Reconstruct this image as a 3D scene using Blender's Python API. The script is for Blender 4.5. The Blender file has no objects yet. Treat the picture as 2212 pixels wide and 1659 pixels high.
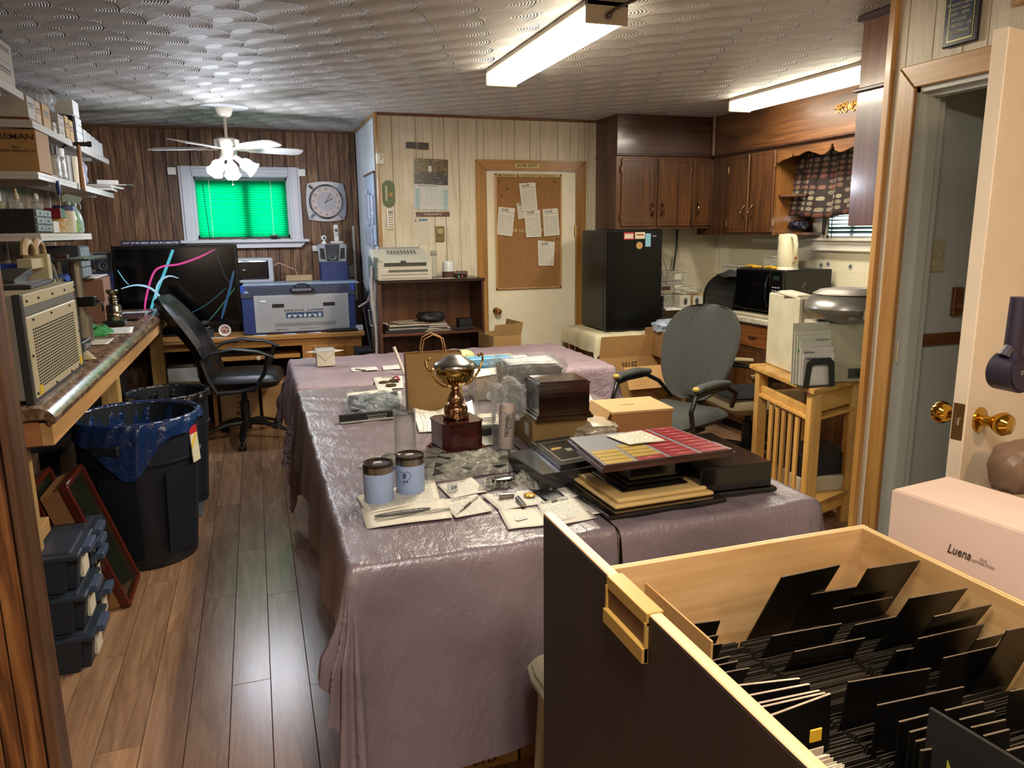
import bpy, bmesh, math, random
import numpy as np
from mathutils import Vector, Matrix
random.seed(7)
PI = math.pi
sc = bpy.context.scene
col = sc.collection
# ---------------------------------------------------------------- camera
FPX, FW, FH, EYE = 1630.0, 2212, 1659, 1.56
def _cr(x, y): return Vector((x - FW/2, -(y - FH/2), -FPX))
_d = _cr(545, 505).normalized()
_v = (-_cr(1198, 8900)).normalized()
_v = (_v - _d*_v.dot(_d)).normalized()
_r = _d.cross(_v)
RC = Matrix((_r, _d, _v))
CO = Vector((0, 0, EYE))
cam = bpy.data.cameras.new('camera'); cam.sensor_width = 36; cam.lens = FPX/FW*36; cam.clip_start = .05
camo = bpy.data.objects.new('camera', cam); col.objects.link(camo)
camo.matrix_world = Matrix.Translation(CO) @ RC.to_4x4()
sc.camera = camo
def _ray(x, y): return (RC @ _cr(x, y)).normalized()
def PZ(x, y, z): q = _ray(x, y); return CO + q*((z-EYE)/q.z)      # a measured pixel taken to a height
def PY(x, y, c): q = _ray(x, y); return CO + q*(c/q.y)            # ... to a depth
def PX(x, y, c): q = _ray(x, y); return CO + q*(c/q.x)
# ---------------------------------------------------------------- world, exposure
w = bpy.data.worlds.new('world'); sc.world = w; w.use_nodes = True
w.node_tree.nodes['Background'].inputs[0].default_value = (.80, .90, 1.0, 1)
w.node_tree.nodes['Background'].inputs[1].default_value = 3.0
sc.view_settings.view_transform = 'Standard'; sc.view_settings.look = 'None'
sc.view_settings.gamma = 1; sc.view_settings.use_curve_mapping = False
sc.view_settings.exposure = 0.55
sc.cycles.max_bounces = 8; sc.cycles.diffuse_bounces = 4; sc.cycles.glossy_bounces = 4
sc.cycles.transmission_bounces = 8; sc.cycles.transparent_max_bounces = 16
sc.cycles.caustics_reflective = False; sc.cycles.caustics_refractive = False
sc.cycles.sample_clamp_indirect = 4
def lamp(name, kind, loc, energy, colr, size=.2, size_y=None, rot=(0, 0, 0)):
    l = bpy.data.lights.new(name, kind); l.energy = energy; l.color = colr
    if kind == 'AREA':
        l.size = size
        if size_y: l.shape = 'RECTANGLE'; l.size_y = size_y
    else: l.shadow_soft_size = size
    o = bpy.data.objects.new(name, l); o.location = loc; o.rotation_euler = rot; col.objects.link(o); return o
E_TUBE1, E_TUBE2, E_BULB, E_ROOM, E_COOL_FILL = 48, 10, 15, 28, 22
lamp('fluorescent_glow', 'AREA', (1.39, 3.58, 2.345), E_TUBE1, (1, .89, .70), .15, 1.30)
lamp('fluorescent_glow', 'AREA', (3.28, 4.12, 2.345), E_TUBE2, (1, .92, .80), .15, 1.15)
lamp('bulb_glow', 'POINT', (-.20, 5.80, 1.94), E_BULB, (.82, .88, 1), .05)
lamp('bulb_glow', 'POINT', (.02, 5.82, 1.94), E_BULB, (.82, .88, 1), .05)
lamp('ceiling_lamp_glow', 'POINT', (1.75, -.45, 2.2), E_ROOM, (1, .70, .44), .12)
lamp('added_rear_fill', 'AREA', (.35, .3, 2.35), 36, (1, .93, .86), .2, 1.2)  # unseen overhead fill, added to lift the dim walkway and foreground
lamp('added_cool_fill', 'AREA', (-.5, -2.5, 1.6), E_COOL_FILL, (.74, .82, 1), 1.2, 1.0, (PI/2, 0, PI))  # added cool fill from behind; the wall has no window here
# ---------------------------------------------------------------- materials
def lin(c):
    if isinstance(c, str):
        c = c.lstrip('#'); c = [int(c[i:i+2], 16)/255 for i in (0, 2, 4)]
        return tuple(x/12.92 if x <= .04045 else ((x+.055)/1.055)**2.4 for x in c)
    return tuple(c)
class G:
    def __init__(s, name):
        s.m = bpy.data.materials.new(name); s.m.use_nodes = True
        s.t = s.m.node_tree; s.n = s.t.nodes; s.bs = s.n['Principled BSDF']; s.out = s.n['Material Output']
    def node(s, kind, **kw):
        x = s.n.new(kind)
        for k, v in kw.items(): setattr(x, k, v)
        return x
    def put(s, sock, v):
        if isinstance(v, bpy.types.NodeSocket): s.t.links.new(v, sock)
        elif isinstance(v, (tuple, list)): sock.default_value = tuple(v) + ((1,) if len(v) == 3 and len(sock.default_value) == 4 else ())
        else: sock.default_value = v
    def math(s, op, a, b=None, c=None):
        x = s.node('ShaderNodeMath', operation=op); s.put(x.inputs[0], a)
        if b is not None: s.put(x.inputs[1], b)
        if c is not None: s.put(x.inputs[2], c)
        return x.outputs[0]
    def coord(s, which='Object'): return s.node('ShaderNodeTexCoord').outputs[which]
    def pos(s): return s.node('ShaderNodeNewGeometry').outputs['Position']
    def mapping(s, v, scale=(1, 1, 1), loc=(0, 0, 0), rot=(0, 0, 0)):
        x = s.node('ShaderNodeMapping'); s.put(x.inputs[0], v); x.inputs['Scale'].default_value = scale
        x.inputs['Location'].default_value = loc; x.inputs['Rotation'].default_value = rot; return x.outputs[0]
    def noise(s, v, scale, detail=2, rough=.5, dist=0):
        x = s.node('ShaderNodeTexNoise'); s.put(x.inputs['Vector'], v)
        x.inputs['Scale'].default_value = scale; x.inputs['Detail'].default_value = detail
        x.inputs['Roughness'].default_value = rough; x.inputs['Distortion'].default_value = dist
        return x.outputs[0]
    def ramp(s, f, stops):
        x = s.node('ShaderNodeValToRGB'); s.put(x.inputs[0], f); r = x.color_ramp
        while len(r.elements) < len(stops): r.elements.new(.5)
        for e, (p, c) in zip(r.elements, stops): e.position = p; e.color = tuple(lin(c)) + (1,)
        return x.outputs[0]
    def mix(s, f, a, b, mode='MIX'):
        x = s.node('ShaderNodeMix', data_type='RGBA', blend_type=mode)
        s.put(x.inputs[0], f); s.put(x.inputs[6], a); s.put(x.inputs[7], b); return x.outputs[2]
    def bump(s, h, strength=.3, dist=.01):
        x = s.node('ShaderNodeBump'); s.put(x.inputs['Height'], h)
        x.inputs['Strength'].default_value = strength; x.inputs['Distance'].default_value = dist
        s.t.links.new(x.outputs[0], s.bs.inputs['Normal'])
    def sep(s, v):
        x = s.node('ShaderNodeSeparateXYZ'); s.put(x.inputs[0], v); return x.outputs
    def comb(s, a, b, c=0):
        x = s.node('ShaderNodeCombineXYZ'); s.put(x.inputs[0], a); s.put(x.inputs[1], b); s.put(x.inputs[2], c); return x.outputs[0]
    def base(s, c, rough=.5, metal=0): s.put(s.bs.inputs['Base Color'], c); s.put(s.bs.inputs['Roughness'], rough); s.put(s.bs.inputs['Metallic'], metal)
def shift(c, k): return tuple(min(1, x*k) for x in lin(c))
_mc = {}
def M(c, rough=.5, metal=0, var=.10, vs=9, bump=0, bs=120, spec=None, coat=0):
    key = (str(c), rough, metal, var, vs, bump, bs, spec, coat)
    if key in _mc: return _mc[key]
    g = G('paint'); g.base(lin(c), rough, metal); v = g.coord()
    if var:
        f = g.noise(v, vs, 3)
        g.put(g.bs.inputs['Base Color'], g.ramp(f, [(.3, shift(c, 1-var)), (.7, shift(c, 1+var))]))
    if bump: g.bump(g.noise(v, bs, 3), bump, .004)
    if spec is not None: g.bs.inputs['Specular IOR Level'].default_value = spec
    if coat: g.bs.inputs['Coat Weight'].default_value = coat; g.bs.inputs['Coat Roughness'].default_value = .08
    _mc[key] = g.m; return g.m
def wood(c1, c2, c3, axis='z', sc_=8, rough=.45, coat=0, stretch=.06, bump=.15, rnd=True, figure=1.5, world=False):
    key = ('wood', c1, c2, c3, axis, sc_, rough, coat, stretch, bump, rnd, figure, world)
    if key in _mc: return _mc[key]
    g = G('wood'); v = g.pos() if world else g.coord()
    s = [1, 1, 1]; s['xyz'.index(axis)] = stretch
    if rnd:
        oi = g.node('ShaderNodeObjectInfo').outputs['Random']
        k = g.math('MULTIPLY', oi, 37.0); x = g.node('ShaderNodeVectorMath', operation='ADD')
        g.put(x.inputs[0], v); g.put(x.inputs[1], g.comb(k, k, k)); v = x.outputs[0]
    mp = g.mapping(v, tuple(s))
    f1 = g.noise(mp, sc_*1.2, 5, .6, figure)
    f2 = g.noise(g.mapping(v, tuple(a*(1 if a == 1 else .35) for a in s)), sc_*11, 3, .6)
    f = g.math('ADD', g.math('MULTIPLY', f1, .7), g.math('MULTIPLY', f2, .3))
    c = g.ramp(f, [(.34, c1), (.5, c2), (.66, c3)])
    if rnd: c = g.mix(1, c, g.ramp(oi, [(0, (.78,)*3), (1, (1.16,)*3)]), 'MULTIPLY')
    g.base(c, rough); g.bump(f2, bump, .003)
    if coat: g.bs.inputs['Coat Weight'].default_value = coat; g.bs.inputs['Coat Roughness'].default_value = .12
    _mc[key] = g.m; return g.m
def emit(c, k):
    key = ('emit', str(c), k)
    if key in _mc: return _mc[key]
    g = G('glow'); g.base((0, 0, 0), .5); g.put(g.bs.inputs['Emission Color'], lin(c)); g.bs.inputs['Emission Strength'].default_value = k
    _mc[key] = g.m; return g.m
def clear(c='#ffffff', alpha=.25, rough=.08, bump=.6, bs=30):
    key = ('clear', c, alpha, rough, bump)
    if key in _mc: return _mc[key]
    g = G('film'); g.base(lin(c), rough); v = g.coord()
    n = g.noise(v, bs, 4, .6, 1.2)
    g.put(g.bs.inputs['Alpha'], g.math('MULTIPLY_ADD', g.math('POWER', n, 2.2), alpha*1.8, alpha*.45))
    g.bs.inputs['Specular IOR Level'].default_value = 1.0
    if bump: g.bump(n, bump, .02)
    _mc[key] = g.m; return g.m
def glass(c='#ffffff', rough=.0):
    key = ('glass', c, rough)
    if key in _mc: return _mc[key]
    g = G('glass'); g.base(lin(c), rough); g.bs.inputs['Transmission Weight'].default_value = 1; g.bs.inputs['IOR'].default_value = 1.45
    _mc[key] = g.m; return g.m
def printed(paper='#e8e4da', ink='#55524e', rows=22, dens=.45, head=True, rough=.6):
    key = ('print', paper, ink, rows, dens, head)
    if key in _mc: return _mc[key]
    g = G('printed_sheet'); x = g.sep(g.coord('UV')); u, v = x[0], x[1]
    r = g.math('MULTIPLY', v, rows); fr = g.math('FRACT', r); fl = g.math('FLOOR', r)
    ln = g.math('MULTIPLY', g.math('GREATER_THAN', fr, .35), g.math('LESS_THAN', fr, .72))
    nz = g.noise(g.comb(g.math('MULTIPLY', u, 46), g.math('MULTIPLY', fl, 7.3)), 1.0, 2, .8)
    k = g.math('MULTIPLY', ln, g.math('GREATER_THAN', nz, 1-dens-.08))
    mu = g.math('MULTIPLY', g.math('GREATER_THAN', u, .07), g.math('LESS_THAN', u, .93))
    mv = g.math('MULTIPLY', g.math('GREATER_THAN', v, .05), g.math('LESS_THAN', v, .74 if head else .95))
    k = g.math('MULTIPLY', g.math('MULTIPLY', k, mu), mv)
    if head:
        hb = g.math('MULTIPLY', g.math('GREATER_THAN', v, .80), g.math('LESS_THAN', v, .84))
        k = g.math('MAXIMUM', k, g.math('MULTIPLY', g.math('MULTIPLY', hb, mu), g.math('GREATER_THAN', g.noise(g.comb(g.math('MULTIPLY', u, 30), 0), 1, 2), .5)))
    g.base(g.mix(g.math('MULTIPLY', k, .8), lin(paper), lin(ink)), rough)
    _mc[key] = g.m; return g.m
# ---------------------------------------------------------------- mesh building
class B:
    def __init__(s): s.bm = bmesh.new()
    def _xf(s, vs, m):
        if m is not None: bmesh.ops.transform(s.bm, matrix=m, verts=vs)
    def box(s, c, d, rz=0, bev=0, m=None, seg=1, rot=None):
        mt = Matrix.Translation(c) @ (rot.to_4x4() if rot is not None else Matrix.Rotation(rz, 4, 'Z')) @ Matrix.Diagonal((d[0], d[1], d[2], 1))
        if m is not None: mt = m @ mt
        r = bmesh.ops.create_cube(s.bm, size=1, matrix=mt)
        if bev:
            es = list({e for v in r['verts'] for e in v.link_edges})
            bmesh.ops.bevel(s.bm, geom=es, offset=bev, segments=seg, affect='EDGES', profile=.6)
        return s
    def bb(s, x0, x1, y0, y1, z0, z1, bev=0, seg=1):
        return s.box(((x0+x1)/2, (y0+y1)/2, (z0+z1)/2), (abs(x1-x0), abs(y1-y0), abs(z1-z0)), 0, bev, None, seg)
    def cyl(s, p0, p1, r0, r1=None, n=16):
        p0, p1 = Vector(p0), Vector(p1); d = p1-p0
        mt = Matrix.Translation((p0+p1)/2) @ d.to_track_quat('Z', 'Y').to_matrix().to_4x4()
        bmesh.ops.create_cone(s.bm, cap_ends=True, segments=n, radius1=max(r0, 1e-4), radius2=max(r0 if r1 is None else r1, 1e-4), depth=d.length, matrix=mt)
        return s
    def sph(s, c, r, sx=1, sy=1, sz=1, n=14, rot=None):
        mt = Matrix.Translation(c) @ (rot.to_4x4() if rot is not None else Matrix.Identity(4)) @ Matrix.Diagonal((sx*r, sy*r, sz*r, 1))
        bmesh.ops.create_uvsphere(s.bm, u_segments=n, v_segments=max(6, n*2//3), radius=1, matrix=mt); return s
    def tube(s, pts, r, n=8, closed=False, flat=None):
        pts = [Vector(p) for p in pts]; N = len(pts); rings = []
        up = Vector((0, 0, 1)); prev = None
        for i, p in enumerate(pts):
            a = pts[(i-1) % N] if (closed or i > 0) else pts[0]; b = pts[(i+1) % N] if (closed or i < N-1) else pts[-1]
            t = (b-a).normalized()
            if prev is None: x = t.orthogonal().normalized() if abs(t.dot(up)) > .95 else t.cross(up).normalized()
            else: x = (prev - t*prev.dot(t)).normalized()
            prev = x; y = t.cross(x)
            rr = r[i] if isinstance(r, (list, tuple)) else r
            fx = flat or 1
            rings.append([s.bm.verts.new(p + x*math.cos(2*PI*k/n)*rr + y*math.sin(2*PI*k/n)*rr*fx) for k in range(n)])
        for i in range(N if closed else N-1):
            A, C = rings[i], rings[(i+1) % N]
            for k in range(n):
                try: s.bm.faces.new((A[k], A[(k+1) % n], C[(k+1) % n], C[k]))
                except ValueError: pass
        if not closed: s.bm.faces.new(rings[0][::-1]); s.bm.faces.new(rings[-1])
        return s
    def lathe(s, prof, c=(0, 0, 0), n=24, cap=True, m=None, rib=0, nr=0):
        rings = []
        for (r, z) in prof:
            ring = []
            for k in range(n):
                a = 2*PI*k/n; rr = r*(1 + (rib*math.cos(a*nr) if nr else 0))
                p = Vector((rr*math.cos(a), rr*math.sin(a), z))
                if m is not None: p = m @ p
                ring.append(s.bm.verts.new(p + Vector(c)))
            rings.append(ring)
        for A, C in zip(rings, rings[1:]):
            for k in range(n): s.bm.faces.new((A[k], A[(k+1) % n], C[(k+1) % n], C[k]))
        if cap:
            if prof[0][0] > 1e-5: s.bm.faces.new(rings[0][::-1])
            if prof[-1][0] > 1e-5: s.bm.faces.new(rings[-1])
        return s
    def prism(s, poly, h, m=None, bev=0):
        m = m or Matrix.Identity(4)
        a = [s.bm.verts.new(m @ Vector((x, y, 0))) for x, y in poly]; b = [s.bm.verts.new(m @ Vector((x, y, h))) for x, y in poly]
        f1 = s.bm.faces.new(a[::-1]); f2 = s.bm.faces.new(b); n = len(a)
        for k in range(n): s.bm.faces.new((a[k], a[(k+1) % n], b[(k+1) % n], b[k]))
        if bev: bmesh.ops.bevel(s.bm, geom=list(f1.edges)+list(f2.edges), offset=bev, segments=2, affect='EDGES')
        return s
    def grid(s, fn, nu, nv, uv=False, thick=0):
        vs = [[s.bm.verts.new(fn(i/nu, j/nv)) for i in range(nu+1)] for j in range(nv+1)]
        L = s.bm.loops.layers.uv.verify() if uv else None
        for j in range(nv):
            for i in range(nu):
                f = s.bm.faces.new((vs[j][i], vs[j][i+1], vs[j+1][i+1], vs[j+1][i]))
                if uv:
                    for l, (a, b) in zip(f.loops, ((i, j), (i+1, j), (i+1, j+1), (i, j+1))): l[L].uv = (a/nu, b/nv)
        return s
    def o(s, name, mat, parent=None, smooth=False, loc=None, rz=None, solid=0, off=0, angle=None):
        bmesh.ops.recalc_face_normals(s.bm, faces=s.bm.faces)
        me = bpy.data.meshes.new(name); s.bm.to_mesh(me); s.bm.free()
        if mat: me.materials.append(mat)
        if smooth: me.shade_smooth()
        if smooth and angle is not False: me.set_sharp_from_angle(angle=angle or math.radians(40))
        ob = bpy.data.objects.new(name, me); col.objects.link(ob)
        if parent: ob.parent = parent
        if loc is not None: ob.location = loc
        if rz is not None: ob.rotation_euler.z = rz
        if solid:
            md = ob.modifiers.new('solid', 'SOLIDIFY'); md.thickness = solid; md.offset = off
        return ob
def T(name, label, cat, loc=(0, 0, 0), rz=0, group=None):
    o = bpy.data.objects.new(name, None); o.empty_display_size = .05; col.objects.link(o)
    o.location = loc; o.rotation_euler.z = rz; o['label'] = label; o['category'] = cat
    if group: o['group'] = group
    return o
def tag(o, label, cat, group=None):
    o['label'] = label; o['category'] = cat
    if group: o['group'] = group
    return o
def struct(o, label=None):
    o['kind'] = 'structure'
    if label: o['label'] = label
    return o
def dup(root, loc, rz, label, group=None):
    r = root.copy(); col.objects.link(r); r.location = loc; r.rotation_euler.z = rz; r['label'] = label
    if group: r['group'] = group
    for ch in list(root.children):
        c = ch.copy(); col.objects.link(c); c.parent = r
        for g in list(ch.children):
            d = g.copy(); col.objects.link(d); d.parent = c
    return r
def frame(c, right, up):
    x = Vector(right).normalized(); y = Vector(up); y = (y - x*y.dot(x)).normalized(); z = x.cross(y)
    return Matrix.Translation(c) @ Matrix((x, y, z)).transposed().to_4x4()
def txt(parent, s, c, right, up, h, w=None, mat=None, name='lettering', off=.0008, align='CENTER', thick=.012, shear=0):
    cu = bpy.data.curves.new('t', 'FONT'); cu.body = s; cu.size = 1; cu.align_x = 'CENTER'; cu.resolution_u = 2
    cu.shear = shear; cu.offset = thick; cu.extrude = 0
    ob = bpy.data.objects.new('t', cu); me = bpy.data.meshes.new_from_object(ob)
    bpy.data.objects.remove(ob)
    n = len(me.vertices)
    if not n: return None
    a = np.empty(n*3, dtype=np.float32); me.vertices.foreach_get('co', a); a = a.reshape(-1, 3)
    mn, mx = a.min(0), a.max(0); sz = mx-mn
    sy = h/sz[1]; sx = (w/sz[0]) if w else sy
    a = (a-(mn+mx)/2)*np.array([sx, sy, 1]); me.vertices.foreach_set('co', a.astype(np.float32).ravel())
    f = frame(c, right, up); f.translation = f.translation + f.col[2].to_3d()*off
    me.transform(f); me.name = name
    me.materials.append(mat or M('#151515', .6, 0, 0)); me.update()
    o = bpy.data.objects.new(name, me); col.objects.link(o); o.parent = parent
    return o
X, Y_, Z_ = Vector((1, 0, 0)), Vector((0, 1, 0)), Vector((0, 0, 1))
BLK = M('#141414', .55, 0, 0)
WHT = M('#e9e8e4', .5, 0, .03)
KRAFT = M('#a8814f', .75, 0, .08, 6, .1)
KRAFT_D = M('#8a6439', .75, 0, .08, 6, .1)
def paper(label, pts, z=.7425, mat=None, cat='paper', name='sheet_of_paper', curl=.0, parent=None, group=None, waves=.0015):
    """pts: four corners (Vector xy) in order bottom-left, bottom-right, top-right, top-left of the print."""
    a, b, c, d = [Vector((p[0], p[1], 0)) for p in pts]; ph = random.random()*6
    def fn(u, v):
        p = a*(1-u)*(1-v) + b*u*(1-v) + c*u*v + d*(1-u)*v
        p.z = z + waves*(1+math.sin(u*5+ph)*math.cos(v*4+ph)) + curl*(u-.5)**2*4*(v)
        return p
    o = B().grid(fn, 8, 8, uv=True).o(name, mat or printed(), parent, True, solid=.0006, off=1, angle=False)
    if not parent: tag(o, label, cat, group)
    return o
def carton(label, loc, d, rz=0, mat=None, cat='box', name='cardboard_box', tape=True, group=None, flaps=None, body='body'):
    """loc = centre of the bottom face"""
    t = T(name, label, cat, loc, rz, group); mat = mat or KRAFT; x, y, z = d
    if flaps is None:
        B().box((0, 0, z/2), d, bev=.002).o('carton_body', mat, t)
        B().box((0, 0, z+.0006), (x*.985, .0025, .0012)).o('lid_seam', M('#5b4226', .8, 0, 0), t)
        if tape: B().box((0, 0, z+.0012), (x*.99, .045, .0008)).o('packing_tape', M('#bb9660', .3, 0, .05), t)
    else:
        b = B(); k = .004
        b.box((0, 0, k/2), (x, y, k)); b.box((x/2, 0, z/2), (k, y, z)); b.box((-x/2, 0, z/2), (k, y, z)); b.box((0, y/2, z/2), (x, k, z)); b.box((0, -y/2, z/2), (x, k, z))
        b.o('carton_body', mat, t)
        for (sx, sy, tilt) in flaps:
            fb = B(); L = min(x, y)*.42
            if sy: fb.box((0, 0, L/2), (x, k, L), m=Matrix.Translation((0, sy*y/2, z)) @ Matrix.Rotation(-sy*tilt, 4, 'X'))
            else: fb.box((0, 0, L/2), (k, y, L), m=Matrix.Translation((sx*x/2, 0, z)) @ Matrix.Rotation(sx*tilt, 4, 'Y'))
            fb.o('flap', mat, t)
    return t
# ================================================================ ROOM SHELL
CEIL = 2.44
panel_wood = wood('#3a2619', '#694a33', '#94704f', 'z', 9, .5, 0, .10, .3, True, 2.6)
# floor: boards laid along the room over a dark underlay
g = G('laminate'); v = g.coord(); oi = g.node('ShaderNodeObjectInfo').outputs['Random']
k = g.math('MULTIPLY', oi, 51.0); x = g.node('ShaderNodeVectorMath', operation='ADD'); g.put(x.inputs[0], v); g.put(x.inputs[1], g.comb(k, k, k)); v2 = x.outputs[0]
f1 = g.noise(g.mapping(v2, (1, .09, 1)), 16, 5, .62, 1.6); f2 = g.noise(g.mapping(v2, (1, .03, 1)), 150, 2, .6)
f = g.math('ADD', g.math('MULTIPLY', f1, .78), g.math('MULTIPLY', f2, .22))
c = g.ramp(f, [(.32, '#7a5d45'), (.5, '#977459'), (.68, '#ad8b6c')])
c = g.mix(1, c, g.ramp(oi, [(0, (.86, .86, .88)), (1, (1.12, 1.1, 1.08))]), 'MULTIPLY')
g.base(c, g.math('MULTIPLY_ADD', f1, .08, .21)); g.bump(f2, .04, .002); FLOORM = g.m
fl = struct(B().bb(-1.34, 4.0, -2.65, 7.14, -.06, -.0035).o('floor', M('#1d130c', .8, 0, 0)), 'brown wood laminate floor in long boards')
PW, PL = .1302, 1.21
pm = {}
def plank_mesh(wd, ln):
    key = (round(wd, 3), round(ln, 3))
    if key not in pm:
        b = B(); b.box((wd/2, ln/2, -.004), (wd-.0022, ln-.0022, .008), bev=.0008)
        bmesh.ops.recalc_face_normals(b.bm, faces=b.bm.faces); me = bpy.data.meshes.new('plank'); b.bm.to_mesh(me); b.bm.free(); me.materials.append(FLOORM); pm[key] = me
    return pm[key]
ends = {-1: 2.17}                                     # joint offsets read off the rows that show
i0 = int((-1.30+.055)/PW)-1
for i in range(i0, 31):
    x0 = -.055 + i*PW
    if x0 < -1.33 or x0 > 3.9: continue
    off = {-1: 1.04, -2: .55, 0: .50, 1: .95, -3: .30, -4: .8, 2: .2}.get(i, (i*.37) % 1.0*PL)
    y = 1.55 + off - PL*2
    while y < 7.1:
        a, bb_ = max(y, -.0 if x0 < 2.2 else 2.5), min(y+PL, 7.1)
        if x0 > .95 and bb_ > 5.9: bb_ = 5.93
        if bb_-a > .05 and bb_ > 1.2 and not (x0 > 2.0 and bb_ < 2.3):
            o = bpy.data.objects.new('plank', plank_mesh(PW, bb_-a)); o.location = (x0, a, 0); o.parent = fl; col.objects.link(o)
        y += PL
# ceiling with hand swirled plaster
g = G('swirled_plaster'); p = g.pos()
wn = g.noise(p, 2.2, 2); s3 = g.sep(p)
u = g.math('MULTIPLY_ADD', wn, .30, g.math('DIVIDE', s3[1], .165)); vv = g.math('MULTIPLY_ADD', wn, .35, g.math('DIVIDE', g.math('MULTIPLY_ADD', s3[1], .35, s3[0]), .25))
iu = g.math('FLOOR', u); fu = g.math('FRACT', u)
v1 = g.math('ADD', vv, g.math('MULTIPLY', g.math('FLOORED_MODULO', iu, 2.0), .5)); fv = g.math('SUBTRACT', g.math('FRACT', v1), .5)
def dist(cx, cv, au): 
    a = g.math('SUBTRACT', fu, cx); b = g.math('MULTIPLY', g.math('SUBTRACT', cv, au), 2.0)
    return g.math('SQRT', g.math('ADD', g.math('MULTIPLY', a, a), g.math('MULTIPLY', b, b)))
d1 = dist(1.02, fv, 0.0); d2 = dist(.02, g.math('ABSOLUTE', fv), .5)
inn = g.math('LESS_THAN', d1, 1.0)
dd = g.math('ADD', g.math('MULTIPLY', inn, d1), g.math('MULTIPLY', g.math('SUBTRACT', 1.0, inn), d2))
idn = g.math('ADD', g.math('MULTIPLY', iu, 3.17), g.math('ADD', g.math('MULTIPLY', g.math('FLOOR', v1), 1.73), inn))
rings = g.math('SINE', g.math('MULTIPLY_ADD', dd, 72.0, g.math('MULTIPLY', wn, 9)))
fade = g.math('MULTIPLY', g.math('GREATER_THAN', dd, .30), g.math('MULTIPLY_ADD', dd, .8, .1))
edge = g.math('POWER', g.math('MINIMUM', dd, 1.0), 34.0)
h = g.math('ADD', g.math('MULTIPLY', g.math('MULTIPLY', rings, fade), .42), g.math('MULTIPLY', edge, 1.9))
h = g.math('MULTIPLY', h, g.math('MULTIPLY_ADD', g.noise(p, 2.1, 2), 1.3, .1))
h = g.math('ADD', h, g.math('MULTIPLY', g.noise(p, 60, 3), .08))
g.base(g.mix(g.math('MULTIPLY', g.noise(p, 1.3, 2), .5), lin('#c2bcb6'), lin('#b6afa9')), .55); g.bump(h, 1.0, .014)
struct(B().bb(-1.34, 4.0, -2.65, 7.14, CEIL, CEIL+.06).o('ceiling', g.m), 'grey white ceiling with swirled plaster relief')
# walls ---------------------------------------------------------
gro = M('#150c07', .9, 0, 0)
def boards(parent, axis, base, a0, a1, z0, z1, widths, mat, holes=(), t=.006, face=1, gap=.004, name='panel_board'):
    """upright boards along axis ('x' or 'y') in front of the wall face at base; holes = (a0,a1,z0,z1)"""
    a = a0; i = 0; edges_ = [a0]
    while edges_[-1] < a1-.01: edges_.append(min(edges_[-1]+widths[i % len(widths)], a1)); i += 1
    for hh_ in holes: edges_ += [q_ for q_ in hh_[:2] if a0 < q_ < a1]
    edges_ = sorted(set(round(e_, 4) for e_ in edges_))
    for a, b in zip(edges_, edges_[1:]):
        if b-a < .008: continue
        spans = [(z0, z1)]
        for (h0, h1, hz0, hz1) in holes:
            if b > h0+.005 and a < h1-.005:
                spans = [s for (p, q) in spans for s in ((p, min(q, hz0)), (max(p, hz1), q)) if s[1]-s[0] > .02]
        for (p, q) in spans:
            m = B(); lo, hi = (base, base+t*face) if face > 0 else (base+t*face, base)
            if axis == 'x': m.bb(a+gap/2, b-gap/2, lo, hi, p, q, bev=.0012)
            else: m.bb(lo, hi, a+gap/2, b-gap/2, p, q, bev=.0012)
            ob = m.o(name, mat, parent)
WD = [.098, .083, .104, .09, .108, .079, .101, .094]
wf = struct(B().bb(-1.3, -.45, 7.106, 7.2, 0, CEIL).bb(.33, .95, 7.106, 7.2, 0, CEIL).bb(-.45, .33, 7.106, 7.2, 0, 1.52).bb(-.45, .33, 7.106, 7.2, 2.05, CEIL).o('wall_far', gro), 'dark brown wood panelled far wall')
boards(wf, 'x', 7.106, -1.3, .925, 0, CEIL-.02, WD, panel_wood, [(-.45, .33, 1.52, 2.05)], face=-1)
wl = struct(B().bb(-1.42, -1.306, 2.2, 7.2, 0, CEIL).o('wall_left', gro), 'brown wood panelled wall behind the shelves')
boards(wl, 'y', -1.306, 2.25, 7.1, 0, CEIL-.02, WD, panel_wood, face=1)
wp = struct(B().bb(-1.3, -.612, 2.135, 2.215, 0, CEIL).o('wall_partition', gro), 'brown wood panelled wall end at the left edge')
boards(wp, 'x', 2.135, -1.3, -.63, 0, CEIL, [.052, .047, .06, .045], wood('#3a2112', '#7a4d2a', '#a67442', 'z', 10, .4, 0, .08, .2, True, 2.5), face=-1, t=.008)
struct(B().bb(-.632, -.604, 2.12, 2.225, 0, CEIL, bev=.004).o('trim_1', wood('#2c1a10', '#4c3322', '#6a4a32', 'z', 9)), 'brown corner strip of the panelled wall end')
# pale panelled wall with the door
GRW = M('#75654e', .9, 0, 0)
g = G('pale_panel'); v = g.coord(); oi = g.node('ShaderNodeObjectInfo').outputs['Random']; kk = g.math('MULTIPLY', oi, 31.0)
f = g.noise(g.mapping(v, (1, 1, .07), (0, 0, 0)), 22, 5, .65, 2.0)
g.base(g.ramp(f, [(.34, '#c3b9a1'), (.5, '#d6ccb6'), (.7, '#ddd4bf')]), .55); g.bump(f, .15, .003); PALE = g.m
ww = struct(B().bb(.931, 1.795, 5.936, 6.05, 0, CEIL).bb(2.57, 2.9, 5.936, 6.05, 0, CEIL).bb(1.795, 2.57, 5.936, 6.05, 2.03, CEIL).o('wall_back', GRW), 'pale cream panelled wall with the job list door')
boards(ww, 'x', 5.936, .945, 2.86, 0, CEIL-.02, [.105, .185, .13, .09, .115, .205, .15, .105, .13, .09, .15, .11, .075, .09], PALE, [(1.72, 2.645, 0, 2.09)], face=-1, gap=.003, t=.005)
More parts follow.
